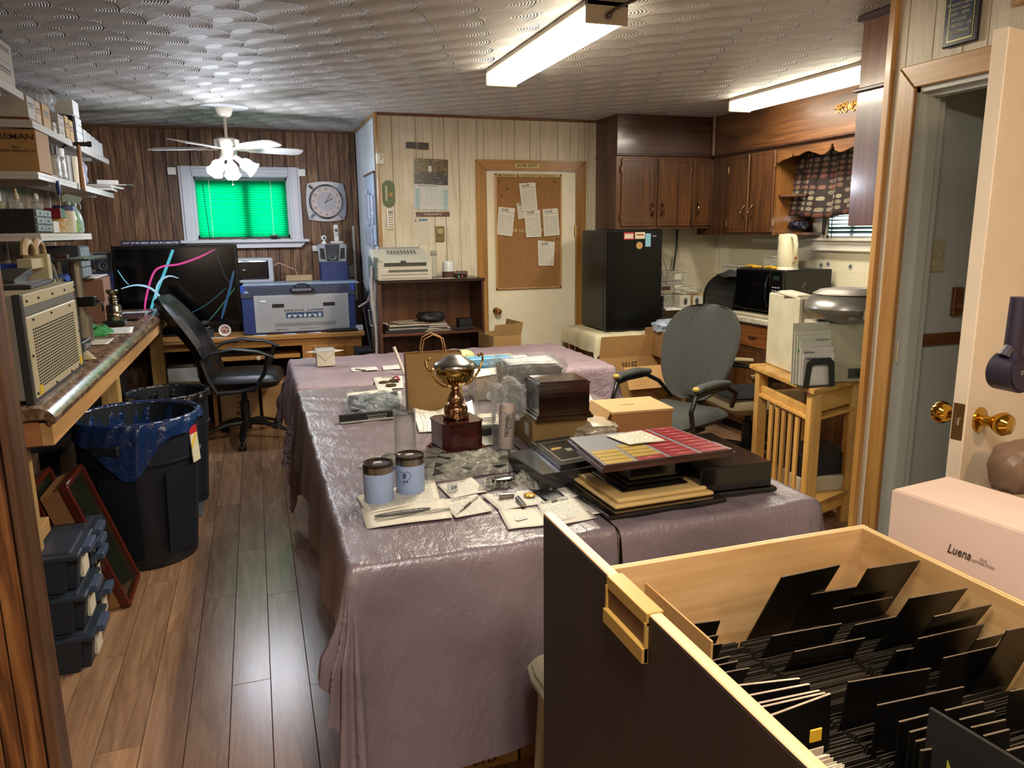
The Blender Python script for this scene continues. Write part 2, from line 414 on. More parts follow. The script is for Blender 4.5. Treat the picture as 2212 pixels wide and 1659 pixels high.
wr = struct(B().bb(.937, .99, 5.94, 7.2, 0, CEIL).o('wall_return', GRW), 'short pale panelled wall beside the laser desk')
boards(wr, 'y', .937, 5.95, 7.1, 0, CEIL-.02, [.2, .12, .16], M('#cdd3da', .6, 0, .03), face=-1, gap=.003, t=.005)
OAK = wood('#8c5f2c', '#a97b3f', '#c09556', 'z', 7, .35, .1)
OAKX = wood('#8c5f2c', '#a97b3f', '#c09556', 'x', 7, .35, .1)
OAKY = wood('#8f6535', '#ad8149', '#c49a62', 'y', 7, .4, .1)
n = [2]
def trim(x0, x1, y0, y1, z0, z1, m=OAK, label=None, nm=None):
    o = struct(B().bb(x0, x1, y0, y1, z0, z1, bev=.003).o(nm or 'trim_%d' % n[0], m), label); n[0] += 1; return o
trim(.924, .946, 5.915, 5.936, 0, CEIL, OAK, 'wooden corner strip on the pale wall')
trim(.93, 2.86, 5.92, 5.936, CEIL-.02, CEIL, wood('#5a3a22', '#7a5030', '#93653f', 'x', 7), 'brown ceiling strip above the pale wall')
trim(-1.3, .93, 7.085, 7.106, CEIL-.02, CEIL, wood('#3a2415', '#5a3b25', '#73502f', 'x', 7), 'dark ceiling strip on the far wall')
trim(.918, .935, 5.94, 7.1, CEIL-.02, CEIL, OAKY, 'wooden ceiling strip on the short return wall')
# door 1 (job list door) with mitred casing
def casing(name, mk, label):
    return struct(mk.o(name, OAK), label)
m = B(); mm = Matrix.Translation((0, 5.936, 0)) @ Matrix.Rotation(PI/2, 4, 'X')
m.prism([(1.701, 0), (1.785, 0), (1.785, 2.03), (1.701, 2.112)], .02, mm, .002)
struct(m.o('trim_6', OAK), 'left wooden casing board of the job list door')
struct(B().prism([(2.563, 0), (2.648, 0), (2.648, 2.112), (2.563, 2.03)], .02, mm, .002).o('trim_7', OAK), 'right wooden casing board of the job list door')
struct(B().prism([(1.702, 2.114), (1.786, 2.031), (2.562, 2.031), (2.647, 2.114)], .02, mm, .002).o('trim_8', OAKX), 'top wooden casing board of the job list door')
DOORM = M('#ddd5bd', .42, 0, .03)
d1o = struct(B().bb(1.79, 2.558, 5.925, 5.96, .005, 2.025, bev=.002).o('door_1', DOORM), 'plain cream slab door holding the cork board')
B().lathe([(.0, -.075), (.02, -.073), (.029, -.06), (.029, -.048), (.018, -.03), (.012, -.02), (.03, -.006), (.032, 0), (0, 0)], n=20, m=Matrix.Translation((1.858, 5.925, .914)) @ Matrix.Rotation(-PI/2, 4, 'X')).o('door_knob', M('#b98d5a', .15, 1, 0), d1o, True)
for z in (1.55, .3): B().cyl((2.56, 5.918, z-.05), (2.56, 5.918, z+.05), .007, n=8).bb(2.548, 2.572, 5.92, 5.926, z-.05, z+.05).o('hinge', M('#b59a63', .3, 1, 0), d1o)
struct(B().bb(1.86, 1.864, 5.9, 5.9001, 0, .0001).o('trim_9', OAK)) if False else None
# kitchen walls
g = G('kitchen_wallboard'); p = g.pos(); s3 = g.sep(p)
sq = g.math('MAXIMUM', g.math('GREATER_THAN', g.math('FRACT', g.math('MULTIPLY', g.math('ADD', s3[1], s3[0]), 2.6)), .992), g.math('GREATER_THAN', g.math('FRACT', g.math('MULTIPLY', s3[2], 4.8)), .985))
g.base(g.mix(g.math('MULTIPLY', sq, .35), lin('#d8cfb4'), lin('#a39b80')), .3); TILE = g.m
struct(B().bb(2.86, 4.0, 5.93, 6.02, 0, CEIL).o('wall_kitchen_back', TILE), 'cream tileboard wall behind the fridge')
struct(B().bb(3.93, 4.05, 2.3, 3.95, 0, CEIL).bb(3.93, 4.05, 4.57, 6.0, 0, CEIL).bb(3.93, 4.05, 3.95, 4.57, 0, 1.48).bb(3.93, 4.05, 3.95, 4.57, 2.1, CEIL).o('wall_kitchen_right', TILE), 'cream tileboard wall with the kitchen window')
# grey-blue flower prints on the tileboard
FL = M('#98a2a6', .5, 0, 0)
fo = None
# divider wall and near right wall
struct(B().bb(2.262, 3.93, 2.225, 2.335, 0, CEIL).o('wall_divider', M('#b4bab4', .6, 0, .02)), 'grey painted wall inside the doorway')
g = M('#d9d4c2', .55, 0, .03)
wn_ = struct(B().bb(2.256, 2.37, -2.6, 1.50, 0, CEIL).bb(2.256, 2.37, 1.5, 2.205, 2.04, CEIL).bb(2.256, 2.37, 2.205, 2.333, 0, CEIL).o('wall_right', GRW), 'pale panelled wall around the open doorway')
boards(wn_, 'y', 2.256, .35, 2.333, 0, CEIL, [.12, .10, .15, .11, .13, .09, .12, .16], PALE, [(1.42, 2.262, 0, 2.105)], face=-1, gap=.003, t=.005)
struct(B().bb(2.232, 2.262, 2.308, 2.338, 0, CEIL, bev=.003).o('trim_10', OAK), 'wooden corner strip at the end of the pale wall')
m2 = Matrix.Translation((2.251, 0, 0)) @ Matrix.Rotation(-PI/2, 4, 'Y') @ Matrix.Rotation(-PI/2, 4, 'Z')
def yprism(poly, h, x0):   # polygon in (y,z), extruded along -x from x0
    b = B(); a = [b.bm.verts.new((x0, y, z)) for y, z in poly]; c = [b.bm.verts.new((x0-h, y, z)) for y, z in poly]
    b.bm.faces.new(a); b.bm.faces.new(c[::-1]); nn = len(a)
    for i in range(nn): b.bm.faces.new((a[i], a[(i+1) % nn], c[(i+1) % nn], c[i]))
    bmesh.ops.bevel(b.bm, geom=list(b.bm.edges), offset=.003, segments=1, affect='EDGES'); return b
struct(yprism([(2.268, 0), (2.196, 0), (2.196, 2.035), (2.268, 2.112)], .018, 2.251).o('trim_11', OAK), 'left wooden casing board of the open doorway')
struct(yprism([(2.267, 2.114), (2.195, 2.037), (1.500, 2.037), (1.42, 2.114)], .018, 2.251).o('trim_12', OAKY), 'top wooden casing board of the open doorway')
struct(B().bb(2.252, 2.372, 2.185, 2.205, 0, 2.04).bb(2.252, 2.372, 1.5, 2.205, 2.02, 2.04).bb(2.285, 2.33, 2.17, 2.187, 0, 2.02).bb(2.285, 2.33, 1.5, 2.17, 2.005, 2.02).o('trim_13', M('#b9bdb6', .5, 0, .03)), 'grey white painted door frame lining')
struct(B().bb(2.249, 2.2525, 2.178, 2.192, 1.06, 1.14, bev=.001).o('trim_14', M('#d6cfae', .35, .4, .03)), 'latch plate on the painted door frame')
# rest of the house behind the camera
struct(B().bb(-1.42, -1.3, -2.6, 2.2, 0, CEIL).o('wall_side_left', M('#b39b7e', .6)), 'tan wall behind the camera on the left')
struct(B().bb(-1.4, 4.0, -2.72, -2.6, 0, CEIL).o('wall_near', M('#a58d70', .6)), 'tan wall behind the camera')
struct(B().bb(3.55, 3.93, -2.6, 2.3, 0, CEIL).o('wall_hall', M('#9aa09a', .6)), 'grey wall of the hall')
struct(B().bb(2.372, 3.55, 2.213, 2.225, 1.108, 1.155, bev=.003).o('trim_15', wood('#4a2a17', '#6f4428', '#87583a', 'x', 9)), 'brown wooden rail on the grey wall')
# door 2: opened towards the camera
dx, dy = 2.26-1.585, 1.50-1.338; L2 = math.hypot(dx, dy)
dd2 = struct(B().bb(0, L2-.01, -.034, 0, .01, 1.985, bev=.002).o('door_2', M('#d8c6ac', .42, 0, .03), None, loc=(1.585, 1.355, 0), rz=math.atan2(dy, dx)), 'cream door standing open towards the camera')
brass = M('#c89a3c', .12, 1, 0)
for sgn in (-1, 1):
    yy = -.034 if sgn < 0 else 0
    B().lathe([(0, 0), (.031, 0), (.03, .006), (.014, .010), (.012, .03), (.02, .036), (.028, .05), (.029, .06), (.022, .073), (0, .077)], n=24,
              m=Matrix.Translation((.062, yy, 1.095)) @ Matrix.Rotation(PI/2 if sgn < 0 else -PI/2, 4, 'X')).o('door_knob', brass, dd2, True)
B().bb(-.002, .0005, -.030, -.004, 1.05, 1.14).o('latch_plate', M('#8a7048', .35, .9, .1), dd2)
B().bb(-.008, 0, -.022, -.012, 1.085, 1.105, bev=.002).o('latch_bolt', M('#b9b2a2', .25, 1, 0), dd2)
# ================================================================ WINDOW AND FAR WALL
WTR = M('#cfd0d8', .4, 0, .02)
win = struct(B().bb(-.46, .34, 7.15, 7.19, 1.51, 1.55).bb(-.46, .34, 7.15, 7.19, 2.02, 2.06).bb(-.46, -.42, 7.15, 7.19, 1.51, 2.06).bb(.30, .34, 7.15, 7.19, 1.51, 2.06).bb(-.06, .0, 7.15, 7.19, 1.51, 2.06).bb(-.46, .34, 7.155, 7.185, 1.965, 2.06).bb(.27, .34, 7.155, 7.185, 1.51, 2.06).o('window_1', WTR), 'white framed window with green blinds on the dark wall')
B().bb(-.42, .30, 7.165, 7.169, 1.54, 2.03).o('pane', clear('#e8f6f0', .06, .02, 0), win)
cas = B()
for (x0, x1, z0, z1) in ((-.553, -.452, 1.50, 2.125), (.332, .43, 1.50, 2.125), (-.452, .332, 2.045, 2.125)):
    cas.bb(x0, x1, 7.07, 7.1, z0, z1, bev=.006)
    if x1-x0 < .2: cas.bb(x0+.02, x1-.02, 7.058, 7.075, z0, z1, bev=.005)
    else: cas.bb(x0, x1, 7.058, 7.075, z0+.02, z1-.02, bev=.005)
cas.o('window_casing', WTR, win)
B().bb(-.58, .475, 7.0, 7.15, 1.485, 1.51, bev=.005).prism([(-.55, 0), (.45, 0), (.40, -.045), (-.50, -.045)], .05, Matrix.Translation((0, 7.09, 1.485)) @ Matrix.Rotation(PI/2, 4, 'X')).o('window_sill', WTR, win)
B().bb(-.452, -.44, 7.1, 7.19, 1.5, 2.05).bb(.32, .332, 7.1, 7.19, 1.5, 2.05).bb(-.45, .33, 7.1, 7.19, 2.04, 2.05).bb(-.45, .33, 7.1, 7.19, 1.505, 1.515).o('window_reveal', WTR, win)
for x in (-.60, .445): B().bb(x-.03, x+.035, 7.06, 7.1, 2.05, 2.11, bev=.003).o('curtain_bracket', WHT, win)
g = G('green_slat'); tr = g.node('ShaderNodeBsdfTranslucent'); df = g.node('ShaderNodeBsdfDiffuse'); mx = g.node('ShaderNodeMixShader')
tr.inputs[0].default_value = (.0, .68, .24, 1); df.inputs[0].default_value = (.005, .16, .08, 1); mx.inputs[0].default_value = .7
g.t.links.new(df.outputs[0], mx.inputs[1]); g.t.links.new(tr.outputs[0], mx.inputs[2]); g.t.links.new(mx.outputs[0], g.out.inputs[0]); GSL = g.m
bl = T('window_blind', 'green slatted blind glowing in the white framed window', 'blind', (-.06, 7.125, 1.53))
B().bb(-.37, .37, -.012, .012, .478, .505).o('head_rail', M('#0f4a34', .4, 0, 0), bl)
B().bb(-.37, .37, -.012, .012, -.012, .0).o('bottom_rail', M('#0c3524', .4, 0, 0), bl)
sm = None
for i in range(24):
    z = .008 + i*.0197
    if sm is None:
        o = B().grid(lambda u, v: Matrix.Rotation(math.radians(22), 3, 'X') @ Vector(((u-.5)*.735, .003*math.sin(v*PI), (v-.5)*.0262)), 1, 4).o('slat', GSL, bl, True); sm = o.data
    else: o = bpy.data.objects.new('slat', sm); col.objects.link(o); o.parent = bl
    o.location = (0, 0, z+.01)
for x in (-.26, .24): B().bb(x-.0018, x+.0018, -.014, -.012, 0, .48).o('ladder_cord', M('#cfe6da', .6, 0, 0), bl)
B().tube([(-.31, -.016, .49), (-.30, -.017, .2), (-.285, -.018, -.02)], .003, 6).o('tilt_wand', M('#123b2b', .3, 0, 0), bl)
# candle glass and bits on the sill
t = T('candle_glass', 'small round candle glass on the far window sill', 'candle', (.18, 7.03, 1.51))
B().lathe([(.02, 0), (.03, .01), (.034, .03), (.028, .052), (.026, .052), (.031, .03), (.02, .006)], n=20).o('glass_bowl', glass(), t, True)
B().lathe([(.0, .006), (.026, .008), (.029, .026), (0, .026)], n=16).o('wax', M('#c99a92', .5, 0, 0), t, True)
# clock
cl = T('wall_clock', 'square silver wall clock with round dial on the dark panelling', 'clock', (.645, 7.1, 1.833))
SIL = M('#9aa2b0', .3, .6, .05, 40)
def rsq(h, bulge, n=10):
    pts = []
    for q in range(4):
        for i in range(n):
            s = -1+2*i/n; p = Vector((h*s, -(h+bulge*(1-s*s)))); pts.append(tuple(Matrix.Rotation(q*PI/2, 2) @ p))
    return pts
FW_ = Matrix.Rotation(PI/2, 4, 'X')
B().prism(rsq(.155, .018), .03, FW_, .004).o('clock_case', SIL, cl)
B().lathe([(.142, .03), (.15, .03), (.15, .045), (.142, .052), (.134, .045), (.134, .032)], n=48, m=FW_, cap=False).o('clock_rim', M('#c9ced6', .12, 1, 0), cl, True)
B().lathe([(0, .031), (.138, .031), (.138, .034), (0, .034)], n=48, m=FW_).o('dial', M('#c3b6b2', .3, 0, .03), cl)
B().lathe([(0, .034), (.085, .034), (.085, .036), (0, .036)], n=40, m=FW_).o('dial_centre', M('#a8a6ae', .3, 0, .03), cl)
for k in range(1, 13):
    a = PI/2-k*PI/6; txt(cl, str(k), (.11*math.cos(a), -.0345, .11*math.sin(a)), X, Z_, .02, None, M('#2a2a30', .5, 0, 0), 'numeral')
for a, L, wd in ((62, .085, .0035), (27, .06, .005)):
    r = math.radians(a); B().tube([(-.02*math.cos(r), -.04, -.02*math.sin(r)), (L*math.cos(r), -.04, L*math.sin(r))], wd/2, 6).o('clock_hand', BLK, cl)
for sx in (-1, 1):
    for sz in (-1, 1): B().cyl((sx*.11, -.032, sz*.11), (sx*.14, -.032, sz*.14), .012).o('corner_post', M('#d5dae2', .1, 1, 0), cl)
# ceiling fan
fan = T('ceiling_fan', 'white ceiling fan with five blades and lit tulip lamps', 'ceiling fan', (-.125, 5.95, CEIL))
FM = M('#cfc8b8', .35, 0, .03)
B().lathe([(0, 0), (.062, 0), (.06, -.02), (.045, -.06), (.03, -.07), (0, -.07)], n=28).o('canopy', FM, fan, True)
B().cyl((0, 0, -.06), (0, 0, -.22), .011).o('down_rod', FM, fan)
B().lathe([(0, -.21), (.05, -.212), (.085, -.225), (.088, -.26), (.08, -.28), (.04, -.285), (0, -.285)], n=32).o('motor_housing', FM, fan, True)
B().lathe([(0, -.285), (.04, -.285), (.045, -.3), (.045, -.345), (.03, -.36), (0, -.36)], n=24).o('lamp_hub', FM, fan, True)
B().lathe([(0, -.001), (.17, -.001), (.165, -.007), (0, -.008)], n=40).o('ceiling_plate', M('#b5b3b4', .8, 0, .1, 60, .6, 200), fan)
for a in (90, 18, 162, -54, -126):
    r = math.radians(a); m = Matrix.Rotation(r, 4, 'Z') @ Matrix.Translation((0, 0, -.285)) @ Matrix.Rotation(math.radians(-13), 4, 'X')
    b = B(); b.prism([(.16, -.05), (.30, -.062), (.50, -.066), (.545, -.05), (.555, 0), (.545, .05), (.50, .066), (.30, .062), (.16, .05)], .006, m, .001)
    bo = b.o('fan_blade', M('#c5c2c0', .45, 0, .03), fan)
    B().box((.125, 0, -.004), (.12, .03, .006), m=m).box((.19, 0, -.004), (.03, .07, .006), m=m).o('blade_arm', FM, bo)
g = G('lamp_glass'); g.base((1, 1, 1), .3); g.put(g.bs.inputs['Emission Color'], (.85, .9, 1)); g.bs.inputs['Emission Strength'].default_value = 1.6; LGL = g.m
for (px, py, pz, tx, ty) in ((-.065, -.03, -.40, -.55, -.75), (.105, -.05, -.40, 1.35, -.25), (.02, .09, -.39, .1, .9)):
    dirv = Vector((tx, ty, -1.0)).normalized(); rot = dirv.to_track_quat('Z', 'Y').to_matrix().to_4x4()
    base = Vector((px*.5, py*.5, -.345)); m = Matrix.Translation(base) @ rot
    b = B()
    b.lathe([(.022, .045), (.036, .06), (.045, .085), (.043, .115), (.050, .14), (.058, .152)], n=24, m=m, cap=False, rib=.05, nr=6)
    so = b.o('lamp_shade', LGL, fan, True, solid=.002)
    B().sph(m @ Vector((0, 0, .10)), .026, 1, 1, 1.2, rot=rot.to_3x3()).o('bulb', emit('#eef2ff', 7), so, True)
    B().cyl(m @ Vector((0, 0, -.01)), m @ Vector((0, 0, .05)), .018, .022).o('lamp_socket', FM, fan)
for x in (-.012, .02): B().cyl((x, -.03, -.35), (x, -.03, -.50-x*1.5), .0012, n=5).sph((x, -.03, -.505-x*1.5), .008).o('pull_chain', M('#5a5f66', .3, .8, 0), fan)
# fluorescent fixtures
g = G('tube_diffuser'); g.base((1, 1, 1), .4); g.put(g.bs.inputs['Emission Color'], (1, .90, .70)); g.bs.inputs['Emission Strength'].default_value = 10.0; DIF = g.m
CAP = M('#b9ac97', .5, 0, .02)
def fluoro(label, x0, x1, y0, y1):
    t = T('fluorescent_fixture', label, 'ceiling light', ((x0+x1)/2, (y0+y1)/2, CEIL)); w_, l = x1-x0, y1-y0
    B().bb(-w_/2, w_/2, -l/2, l/2, -.022, 0, bev=.003).o('fixture_housing', CAP, t)
    B().prism([(-w_/2+.005, -.02), (w_/2-.005, -.02), (w_/2-.01, -.078), (-w_/2+.01, -.078)], l-.03, Matrix.Translation((0, l/2-.015, 0)) @ Matrix.Rotation(PI/2, 4, 'X')).o('light_diffuser', DIF, t)
    for s in (-1, 1): B().bb(-w_/2, w_/2, s*(l/2-.016), s*l/2, -.086, 0, bev=.003).o('end_cap', CAP, t)
    return t
f1_ = fluoro('lit fluorescent box light on the ceiling above the tables', 1.295, 1.475, 2.9, 4.27)
f2_ = fluoro('lit fluorescent box light on the ceiling beside the kitchen soffit', 3.19, 3.37, 3.5, 4.74)
tag(B().tube([(1.385, 2.89, 2.385), (1.40, 2.86, 2.40), (1.46, 2.80, 2.425), (1.55, 2.62, 2.432), (1.62, 2.4, 2.434)], .007, 8).sph((1.385, 2.888, 2.382), .014, n=8).o('power_cable', M('#58534c', .4, .5, .1), None, True), 'grey armoured cable running from the ceiling light end', 'cable')
fluoro('added unseen fill box light behind the viewer', .26, .44, -.33, .93)  # unseen glowing box added to go with the rear fill lamp
# light fitting behind the camera
t = T('ceiling_lamp', 'round ceiling lamp behind the viewer', 'ceiling light', (1.55, -.35, CEIL))
B().lathe([(0, 0), (.14, 0), (.14, -.02), (0, -.02)], n=24).o('lamp_base', CAP, t)
# ================================================================ DESK, TV, LASER
HON = wood('#8a5a26', '#ad783a', '#c4924f', 'x', 7, .4, .15); HONZ = wood('#8a5a26', '#a9743a', '#c08c4a', 'z', 7, .4, .15)
dk = T('computer_desk', 'long honey brown wooden desk under the far window', 'desk', (.05, 6.78, 0), math.radians(-1))
B().bb(-.88, .80, -.33, .30, .70, .74, bev=.006).o('desk_top', wood('#9c6c34', '#c28e50', '#d6a768', 'x', 7, .35, .2), dk)
B().bb(-.84, .77, -.31, -.29, .645, .70).o('front_rail', HON, dk)
B().bb(.28, .77, -.31, .28, .03, .645, bev=.002).o('desk_cupboard', HONZ, dk)
B().bb(.36, .72, -.322, -.309, .10, .63, bev=.004).o('cupboard_door', wood('#8f5c22', '#b07734', '#c08a45', 'z', 5, .35, .2), dk)
B().bb(-.42, .26, -.27, .1, .555, .575, bev=.002).bb(-.42, .26, -.31, -.29, .545, .575, bev=.002).o('keyboard_tray', HON, dk)
B().lathe([(.006, 0), (.008, .01), (.018, .018), (.017, .027), (0, .031)], n=18, m=Matrix.Translation((-.07, -.308, .56)) @ Matrix.Rotation(PI/2, 4, 'X')).o('tray_knob', M('#d8c9ae', .3, 0, .03), dk, True)
B().bb(-.40, .1, -.2, .0, .578, .598, bev=.004).o('computer_keyboard', M('#17181a', .5, 0, 0), dk)
for x in (-.84, -.45): B().bb(x, x+.03, -.3, .28, 0, .70).o('side_panel', HONZ, dk)
B().bb(-.82, -.42, -.28, .28, .36, .38).o('side_shelf', HON, dk)
B().bb(-.84, .28, .27, .285, 0, .70).o('back_panel', M('#2c1c10', .8, 0, .05), dk)
# television
tv = T('television', 'large black television with curled coloured ribbons on screen', 'television', (-.60, 6.80, .74), math.radians(2))
B().bb(-.47, .47, -.025, .03, .07, .735, bev=.006).o('tv_bezel', M('#0c0c0e', .22, 0, 0), tv)
B().bb(-.445, .445, -.0275, -.024, .105, .712).o('tv_screen', M('#050507', .12, 0, 0), tv)
B().bb(-.2, .2, -.1, .12, 0, .015, bev=.005).bb(-.04, .04, 0, .03, .01, .1).o('tv_stand', M('#0c0c0e', .25, 0, 0), tv)
def ribbon(pts, wd, c, k=1.0, taper=True):
    P_ = []; n_ = len(pts)
    for i in range(n_-1):
        p0, p1, p2, p3 = [Vector(pts[max(0, min(n_-1, j))]) for j in (i-1, i, i+1, i+2)]
        for s in range(6):
            t_ = s/6; P_.append(.5*((2*p1)+(-p0+p2)*t_+(2*p0-5*p1+4*p2-p3)*t_*t_+(-p0+3*p1-3*p2+p3)*t_**3))
    P_.append(Vector(pts[-1])); b = B(); N = len(P_); prev = None
    for i, p in enumerate(P_):
        d = (P_[min(i+1, N-1)]-P_[max(i-1, 0)]).normalized(); nn = Vector((-d.y, d.x))
        s = wd/2*(min(1, .25+1.5*math.sin(PI*(i+.5)/N)) if taper else 1)
        a = b.bm.verts.new((p.x+nn.x*s, -.0283, p.y+nn.y*s)); c_ = b.bm.verts.new((p.x-nn.x*s, -.0283, p.y-nn.y*s))
        if prev: b.bm.faces.new((prev[0], a, c_, prev[1]))
        prev = (a, c_)
    b.o('screen_ribbon', emit(c, k), tv)
ribbon([(-.02, .700), (-.10, .52), (-.20, .30), (-.26, .115)], .022, '#4fb3c4', .68, False)
ribbon([(-.28, .16), (-.26, .30), (-.19, .50), (-.12, .565), (.02, .585), (.18, .64), (.30, .70)], .016, '#d0408c', .68)
ribbon([(-.43, .40), (-.32, .425), (-.22, .40), (-.15, .32), (-.12, .22), (-.135, .17), (-.17, .20), (-.18, .35), (-.14, .45), (-.07, .49), (.0, .47)], .017, '#a9cfe8', .68)
ribbon([(-.44, .55), (-.40, .47), (-.37, .43)], .007, '#7cbfdd', .6)
ribbon([(.43, .52), (.38, .35), (.30, .12)], .02, '#1d4a72', .6); ribbon([(.43, .38), (.3, .22), (.2, .11)], .01, '#1c5a48', .6); ribbon([(.36, .38), (.2, .25), (.02, .16)], .007, '#1b5560', .5); ribbon([(.30, .70), (.35, .5), (.4, .4)], .006, '#2b2b33', .6)
# name sign on the television
sg = T('desk_sign', 'narrow dark sign with white joke words on top of television', 'sign', (-.83, 6.80, 1.478), math.radians(2))
B().bb(0, .44, -.004, .008, 0, .038, bev=.001).o('sign_board', M('#1b1e3a', .4, 0, 0), sg)
txt(sg, 'OUT OF MY MIND. BACK IN 5 MINUTES', (.22, -.0045, .019), X, Z_, .016, .41, M('#dfe2e8', .5, 0, 0))
sg.location.x = -1.0
# speakers
def speaker(label, x, y, z):
    t = T('speaker', label, 'speaker', (x, y, z), math.radians(-3)); S_ = M('#8f98a6', .35, .4, .03)
    B().prism([(-.115, 0), (.115, 0), (.125, .14), (.105, .155), (-.105, .155), (-.125, .14)], .18, Matrix.Translation((0, .09, 0)) @ Matrix.Rotation(PI/2, 4, 'X'), .008).o('speaker_cabinet', S_, t)
    for s in (-1, 1): B().prism([(s*.105, .03), (s*.06, .02), (s*.07, .115), (s*.105, .12)][::s], .004, Matrix.Translation((0, -.09, 0)) @ Matrix.Rotation(PI/2, 4, 'X')).o('side_port', BLK, t)
    B().prism([(-.05, .008), (.05, .008), (.062, .15), (-.062, .15)], .012, Matrix.Translation((0, -.088, 0)) @ Matrix.Rotation(PI/2, 4, 'X'), .003).o('speaker_baffle', M('#2c3036', .5, .2, 0), t)
    for z_, r in ((.05, .034), (.115, .022)): B().lathe([(r, 0), (r, .004), (r*.85, .004), (r*.5, -.004), (r*.2, .001), (0, .002)], n=24, m=Matrix.Translation((0, -.1, z_)) @ Matrix.Rotation(PI/2, 4, 'X')).o('speaker_cone', M('#5a6068', .4, .4, 0), t, True)
    return t
carton('navy blue box between the right speaker and laser machine', (.66, 6.93, 1.15), (.23, .20, .161), 0, M('#1f2f63', .5, 0, .05), tape=False)
speaker('silver speaker beside the clock, cordless phone on it', .655, 6.92, 1.312)
carton('navy blue box under the left speaker behind television', (-1.14, 6.92, .74), (.24, .3, .53), 0, M('#1a264c', .5, 0, .05), tape=False)
speaker('silver speaker behind the left edge of television', -1.14, 6.90, 1.272)
t = T('cordless_phone', 'white cordless phone upright in its cradle on speaker', 'phone', (.70, 6.91, 1.468))
B().bb(-.055, .055, -.04, .04, 0, .02, bev=.006).o('phone_cradle', M('#cfccc4', .4, 0, 0), t)
hs = B().box((0, 0, .09), (.042, .02, .15), bev=.008, rot=Matrix.Rotation(math.radians(-8), 3, 'X')).o('handset', M('#d8d6cf', .4, 0, 0), t)
B().box((0, -.014, .115), (.026, .003, .025)).o('phone_display', M('#3f4a44', .3, 0, 0), t)
k = B()
for i in range(3):
    for j in range(4): k.box((-.01+i*.01, -.013, .05+j*.012), (.006, .003, .006))
k.o('keypad', M('#6a6a6a', .5, 0, 0), t)
t = T('webcam', 'small white swivel camera on top of the right speaker', 'camera', (.59, 6.90, 1.468))
B().lathe([(.022, 0), (.02, .015), (.01, .02), (.01, .03), (0, .03)], n=16).o('camera_base', WHT, t, True)
B().sph((0, 0, .05), .024).o('camera_head', WHT, t, True)
B().cyl((0, -.02, .05), (0, -.027, .052), .01).o('camera_lens', BLK, t)
tag(B().bb(.50, .56, 7.07, 7.1, 1.40, 1.45, bev=.004).o('plug_adapter', WHT), 'white square adapter plate left of the right speaker', 'adapter')
# printer behind television
t = T('inkjet_printer', 'grey and black printer behind the television right edge', 'printer', (-.06, 6.95, .9))
carton('dark box raising the printer behind the television', (-.30, 6.97, .74), (.28, .2, .158), 0, M('#1c1c22', .6, 0, 0), tape=False)
B().bb(-.21, .21, -.12, .12, 0, .21, bev=.02, seg=3).o('printer_body', M('#a9adb3', .4, 0, 0), t)
B().bb(-.205, .17, -.128, -.11, .03, .19, bev=.012, seg=2).o('printer_front', M('#0b0b0e', .15, 0, 0), t)
B().bb(-.04, -.02, -.131, -.127, .11, .115).o('printer_badge', WHT, t)
t.location.z = .898+.25; bpy.data.objects['cardboard_box'].name = 'cardboard_box'
for ob in bpy.data.objects:
    if ob.get('label') == 'dark box raising the printer behind the television': ob.scale.z = 2.57
# laser engraver
la = T('laser_engraver', 'blue and light grey laser engraving machine on the desk', 'laser engraver', (.335, 6.80, .745), math.radians(-1))
NAV = M('#25376b', .4, 0, .04)
B().bb(-.455, .455, -.27, .25, 0, .30, bev=.004).o('engraver_body', NAV, la)
B().prism([(-.455, .34), (.455, .34), (.46, .30), (-.46, .30)], .02, Matrix.Translation((0, -.255, 0)) @ Matrix.Rotation(PI/2, 4, 'X')).bb(-.455, .455, -.27, .25, .30, .395, bev=.012).o('engraver_lid', M('#3a4152', .35, 0, .04), la)
for s in (-1, 1): B().bb(s*.458-.035*(s > 0), s*.458+.035*(s < 0), -.274, -.2, .335, .40, bev=.003).o('lid_corner', M('#2a4fa3', .35, 0, 0), la)
B().bb(-.36, .40, -.276, -.268, .012, .318, bev=.002).o('front_panel', M('#a7a8aa', .4, .1, .02), la)
B().bb(-.33, .37, -.2775, -.2755, .02, .30).o('front_inset', M('#a2a3a5', .4, .1, .02), la)
for x in (-.22, .19): B().bb(x, x+.095, -.279, -.276, .215, .245).o('vent_slot', BLK, la)
B().bb(-.31, -.265, -.282, -.276, .262, .275, bev=.002).o('latch_tab', WHT, la)
sl = B()
for i in range(60): sl.bb(-.205+i*.0083, -.2015+i*.0083, -.2785, -.2765, .055, .085)
so = sl.o('ventilation_slots', M('#57585a', .6, 0, 0), la); so['kind'] = 'stuff'
txt(la, 'EPILOG  LASER', (.035, -.2778, .188), X, Z_, .016, .32, M('#2b2d33', .5, 0, 0))
B().bb(-.115, .185, -.2795, -.277, .125, .172).o('logo_block', M('#2e4d68', .4, 0, 0), la)
txt(la, 'mini', (.035, -.2798, .146), X, Z_, .03, .27, M('#c3c6c9', .5, 0, 0), thick=.02)
txt(la, 'MADEINUSA', (-.15, -.2778, .032), X, Z_, .010, .10, M('#222222', .5, 0, 0))
txt(la, 'www.epiloglaser.com', (.075, -.2778, .034), X, Z_, .010, .16, M('#222222', .5, 0, 0))
B().lathe([(0, 0), (.022, 0), (.022, .002), (0, .002)], n=24, m=Matrix.Translation((-.415, -.272, .335)) @ Matrix.Rotation(PI/2, 4, 'X')).o('round_badge', M('#c9d3e6', .4, 0, 0), la)
B().lathe([(.014, 0), (.019, 0), (.019, .0025), (.014, .0025)], n=24, cap=False, m=Matrix.Translation((-.415, -.272, .335)) @ Matrix.Rotation(PI/2, 4, 'X')).o('badge_ring', M('#2a4fa3', .4, 0, 0), la)
